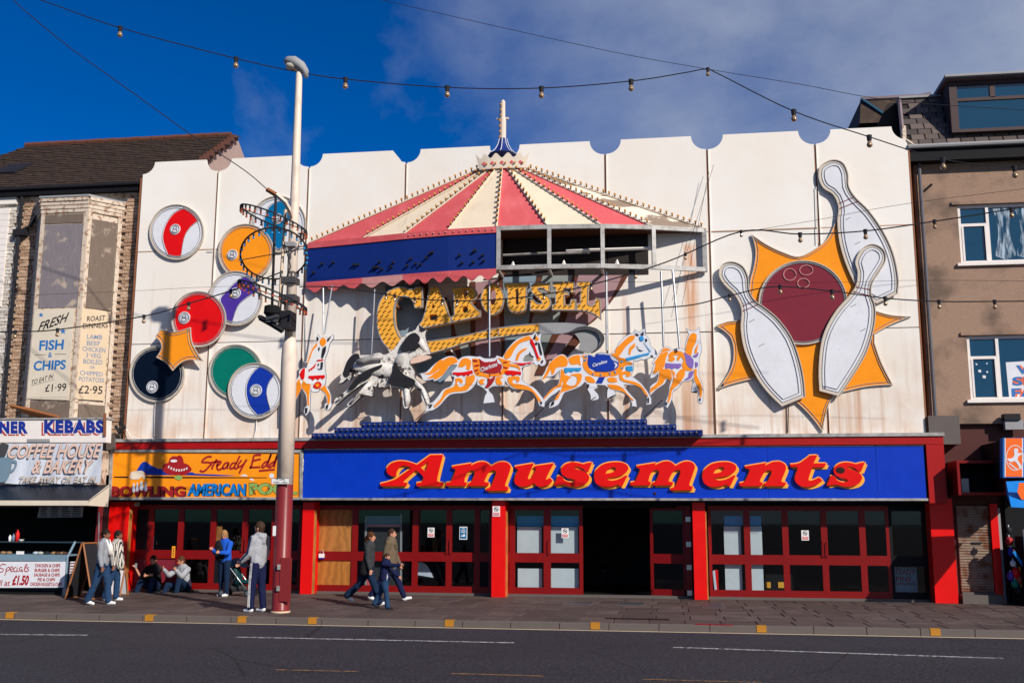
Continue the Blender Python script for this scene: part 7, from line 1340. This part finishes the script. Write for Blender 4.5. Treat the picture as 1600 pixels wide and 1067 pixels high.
# two women at the left
r, T, J, P0, up, sh_, H = person('woman in a grey jacket, cream scarf and blue jeans walking at the left', g(156, 944), 1.63, 4, dict(lean=2, legs=((14, 8, 2), (-13, 10, 2)), arms=((-10, 12, 7), (4, 12, 7)), look=-8), dict(skin='skin_dark', top_mat='shirt_grey', legs='denim', flare=.02, hair='hair_dark', hair_style='bun', trouser_name='jeans'))
sc_ = MB()
for s in (1, -1): sc_.tube([T(sh_+V((-.03, s*.05, .06))), T(sh_+V((.06, s*.075, .04))), T(sh_+V((.135, s*.05, -.10))), T(sh_+V((.165, s*.035, -.28)))], [.04, .04, .035, .045], 8, True, .5)
sc_.build('scarf', 'upvc', r, smooth=True)
r, T, J, P0, up, sh_, H = person('dark haired woman wrapped in a striped shawl beside the woman in grey', g(176, 938), 1.58, 6, dict(lean=2, legs=((5, 5, 2), (-8, 6, 2)), arms=((4, 10, 4), (0, 8, 4)), look=-12), dict(skin='skin_dark', top_mat='stripe_scarf', top='shawl', legs='denim', flare=.02, hair='hair_dark', hair_style='bob', trouser_name='jeans', bulk=.028, hem=-.06))
sc_ = MB(); cap(sc_, T(sh_+V((.05, 0, -.02))), T(P0+V((.12, .02, -.02))), .15, .17, .45, Matrix.Rotation(R(6), 3, 'Z') @ V((0, 1, 0))); cap(sc_, T(P0+V((.12, .03, .05))), T(P0+V((.14, .05, -.28))), .13, .03, .4, V((0, 1, 0))); me = remesh(sc_, .012, 2)
NN = [q.normal.copy() for q in me.vertices]
for v in me.vertices: v.co = v.co+NN[v.index]*noise.noise(V((v.co.x*30, v.co.y*30, v.co.z*3)))*.012-ORG[r.name]
me.materials.append(mat('stripe_scarf')); me.polygons.foreach_set('use_smooth', [True]*len(me.polygons)); link('striped_shawl', me, r)
# man in grey hoodie
r, T, J, P0, up, sh_, H = person('man in a light grey hooded top and navy tracksuit bottoms beside the lamp post', g(400, 956), 1.80, 158, dict(lean=-1, legs=((4, 3, 3), (-3, 4, 3)), arms=((10, 38, 6), (4, 16, 8)), look=14, w=.92), dict(top_mat='hoodie', legs='track', hair='hair_short', hood=1, bulk=.026, top='hooded_top'))
for s in (1, -1):
    sp, elb, wr = J[('a', s)]; hip, kne, ank, ft = J[s]; o_ = V((0, s*.072, 0))
    MB().tube([T(sp+V((0, s*.07, .045))), T(sp+o_), T(elb+V((0, s*.062, 0))), T(elb.lerp(wr, .9)+V((0, s*.05, 0)))], [.022, .026, .024, .02], 8, True, 1).build('sleeve_stripe', 'track', r)
    for dx in (-.022, 0, .022): MB().tube([T(hip+V((dx, s*.10, .02))), T(kne+V((dx, s*.075, 0))), T(ank+V((dx, s*.062, .03)))], .006, 5).build('leg_stripe', 'shoe', r)
p = T(J[('a', 1)][2]); 
# walking family
r, T, J, P0, up, sh_, H = person('brown haired woman with a ponytail walking right, hidden behind a small boy', g(574, 945), 1.64, 0, dict(lean=3, legs=((-30, 18, 1), (24, 4, 1)), arms=((-16, 12, 5), (2, 14, 5)), look=-6), dict(top_mat='charcoal', legs='jean_dark', flare=.03, hair='hair_brown', hair_style='pony', trouser_name='jeans'))
sc_ = MB(); cap(sc_, T(P0+V((-.06, -.19, -.12))), T(P0+V((-.04, -.19, .12))), .09, .07, .5, V((1, 0, 0))); me = remesh(sc_, .012, 2)
for v in me.vertices: v.co -= ORG[r.name]
me.materials.append(mat('blackcloth')); o = link('shoulder_bag', me, None, ORG[r.name]); tag(o, 'black shoulder bag carried by the ponytailed woman', 'bag')
tag(MB().tube([T(P0+V((-.05, -.2, .12))), T(sh_+V((-.02, -.12, .05))), T(P0+V((.02, -.18, .1)))], .01, 5).build('bag_strap', 'ink', None, T(P0)), 'thin black strap over the shoulder of the ponytailed woman', 'strap')
r, T, J, P0, up, sh_, H = person('grey haired man in a brown jacket and navy trousers striding right', g(607, 938), 1.72, 0, dict(lean=3, legs=((26, 2, 2), (-22, 16, 2)), arms=((10, 14, 5), (-14, 34, 5)), look=-4, w=1.2), dict(top_mat='jacket_brown', legs='track', hair='hair_short', jacket=1, bulk=.022))
MB().ball(T(P0+V((.17, -.09, -.06))), .05, 8, 6, (.6, .3, 1.2)).build('pocket_cloth', 'sky_paint', r); MB().box(tuple(T(sh_+V((.13, -.12, -.16)))), tuple(T(sh_+V((.175, -.02, -.05)))),).build('chest_pocket', 'jacket_brown', r)
MB().tube([T(sh_+V((.07, -.05, .06))), T(sh_+V((.12, 0, -.02))), T(sh_+V((.07, .05, .06)))], .012, 5).build('shirt_collar', 'shoe', r)
r, T, J, P0, up, sh_, H = person('small boy in a dark blue top reaching up to hold the man in brown', g(600, 951), 1.16, 0, dict(lean=4, legs=((-20, 10, 2), (12, 4, 2)), arms=((30, 20, 4), (82, 12, 2)), look=-25, w=1.3), dict(top_mat='track', legs='denim', flare=.03, hair='hair_short', trouser_name='jeans', shoes='ink', bulk=.025))
MB().prism([[T(P0+V((.03, -.19, .28))), T(P0+V((.12, -.185, .22))), T(P0+V((.15, -.185, .05))), T(P0+V((.10, -.19, -.06))), T(P0+V((.03, -.19, .06)))]], (T(P0+V((.03, -.19, .28))), V((0, -1, 0))), .02).build('side_panel', 'banner', r)
# seated men
def seat(lab, px_, yaw, pose, wear): p = U(px_, 900, .25); return person(lab, (p.x, p.y, 0), 1.74, yaw, pose, wear)
r, T, J, P0, up, sh_, H = seat('man in black sitting on the pavement holding a phone to his ear', 243, -100, dict(pz=.13, lean=10, legs=((118, 100, 14), (108, 86, 10)), arms=((58, 30, -4), (30, 128, 22)), look=12, hnod=8, feet='flat'), dict(top_mat='blackcloth', legs='jean_dark', hair='hair_dark', sleeve=0, trouser_name='jeans', top='t_shirt'))
p = T(J[('a', -1)][2]+V((.02, -.0, .09))); tag(MB().box((p.x-.02, p.y-.02, p.z-.06), (p.x+.02, p.y+.02, p.z+.06)).build('mobile_phone', 'shirt_grey', None, p), 'small phone in the hand of the seated man in black', 'phone')
r, T, J, P0, up, sh_, H = seat('fair haired man in a grey jumper sitting on the pavement with his hands raised', 290, -112, dict(pz=.13, lean=14, legs=((120, 104, 12), (100, 78, 14)), arms=((52, 78, 8, 10), (56, 72, 8, 12)), look=-16, hnod=14, feet='flat'), dict(top_mat='hoodie', legs='jean_dark', hair='hair_brown', top='jumper', bulk=.024))
p = T(H((.17, .0, -.09))); tag(MB().box((p.x-.05, p.y-.04, p.z-.025), (p.x+.05, p.y+.01, p.z+.025)).build('small_camera', 'ink', None, p), 'small black camera held up by the seated man in grey', 'camera')
tag(MB().ball(U(228, 905, .1), .16, 10, 7, (1.0, .7, 1.1)).build('dark_bag', 'blackcloth', None, U(228, 905, .1), smooth=True), 'dark bag leaning on the door beside the seated man in black', 'bag')
# woman in blue with the pushchair
r, T, J, P0, up, sh_, H = person('fair haired woman in a bright blue top standing behind the pushchair', g(349, 931), 1.58, -105, dict(lean=6, legs=((6, 6, 5), (-2, 6, 4)), arms=((24, 70, 6, 30), (20, 92, 6, 26)), look=16, hnod=24), dict(top_mat='blueshirt', legs='jean_dark', hair='hair_blond', hair_style='bob', top='blue_top'))
p = T(sh_+V((.10, -.10, -.16))); mb = MB(); cap(mb, T(sh_+V((.11, -.12, -.05))), T(P0+V((.16, -.06, .12))), .10, .13, .7, V((1, 0, 0))); me = remesh(mb, .012, 2)
NN = [q.normal.copy() for q in me.vertices]
for v in me.vertices: v.co = v.co+NN[v.index]*noise.noise(v.co*12)*.015-ORG[r.name]
me.materials.append(mat('blackcloth')); o = link('folded_coat', me, None, ORG[r.name]); tag(o, 'black coat folded over the arms of the woman in blue', 'coat')
# pushchair
c = G(378, 930); bx_, by_ = c.x, c.y-.15; o = thing('pushchair', 'dark pushchair with a blue hood and small double wheels beside the woman in blue', 'pushchair', (bx_, by_, 0))
def tb(name, pts, r, m_='steel'): return MB().tube([V((bx_+x, by_+y, z)) for x, y, z in pts], r, 8).build(name, m_, o, smooth=True)
for s in (-.2, .2):
    tb('side_frame', [(-.50, s, .98), (-.30, s, .80), (-.02, s, .48), (.30, s, .10)], .014); tb('rear_leg', [(.02, s, .55), (-.16, s, .3), (-.36, s, .10)], .014, 'ink'); tb('front_strut', [(-.36, s, .1), (-.27, s, .75), (-.30, s, .82)], .010, 'steel')
    for dx in (-.37, .30):
        for d2 in (-.035, .035):
            wl = MB().lathe((bx_+dx, by_+s+d2, .085), [(.0, -.012), (.085, -.014), (.088, 0), (.085, .014), (0, .012)], 18, (0, 1, 0)).build('wheel', 'ink', o); MB().lathe((bx_+dx, by_+s+d2, .085), [(.0, -.018), (.05, -.017), (.05, .017), (0, .018)], 10, (0, 1, 0)).build('hub', 'steel', wl)
tb('handle', [(-.50, -.2, .98), (-.55, -.2, 1.0), (-.55, .2, 1.0), (-.50, .2, .98)], .018, 'ink'); tb('cross_bar', [(-.34, -.2, .32), (-.34, .2, .32)], .010); tb('footrest', [(.32, -.18, .2), (.42, -.18, .18), (.42, .18, .18), (.32, .18, .2)], .012, 'ink')
mb = MB(); cap(mb, (bx_-.10, by_, .60), (bx_-.05, by_, .36), .17, .16, .6, V((0, 1, 0))); cap(mb, (bx_-.05, by_, .34), (bx_+.22, by_, .34), .15, .13, .4, V((0, 1, 0))); me = remesh(mb, .015, 2)
for v in me.vertices: v.co -= ORG[o.name]
me.materials.append(mat('turquoise')); me.polygons.foreach_set('use_smooth', [True]*len(me.polygons)); link('seat', me, o)
hv = []; 
for i in range(9):
    for j in range(9):
        a, b = pi*(.05+.62*i/8), pi*j/8; hv.append(V((bx_-.05-.27*cos(a)*-1+(-.05), by_+.21*cos(b)*(.85+.15*sin(a)), .66+.26*sin(a)*max(.25, sin(b)))))
MB().add(hv, [(i*9+j, i*9+j+1, (i+1)*9+j+1, (i+1)*9+j) for i in range(8) for j in range(8)]).build('hood', 'darknavy', o, smooth=True)
mb = MB(); cap(mb, (bx_-.18, by_, .20), (bx_+.10, by_, .20), .10, .09, .6, V((0, 0, 1))); me = remesh(mb, .015, 2)
NN = [q.normal.copy() for q in me.vertices]
for v in me.vertices: v.co = v.co+NN[v.index]*noise.noise(v.co*11)*.02-ORG[o.name]
me.materials.append(mat('charcoal')); link('basket', me, o)
p = V((bx_-.34, by_-.1, .74)); tag(MB().ball(p, .13, 10, 8, (.9, .7, 1.1)).build('blue_bag', 'bright_blue', None, p, smooth=True), 'bright blue bag hanging from the pushchair handle', 'bag')
bpy.data.scenes.remove(TMP)
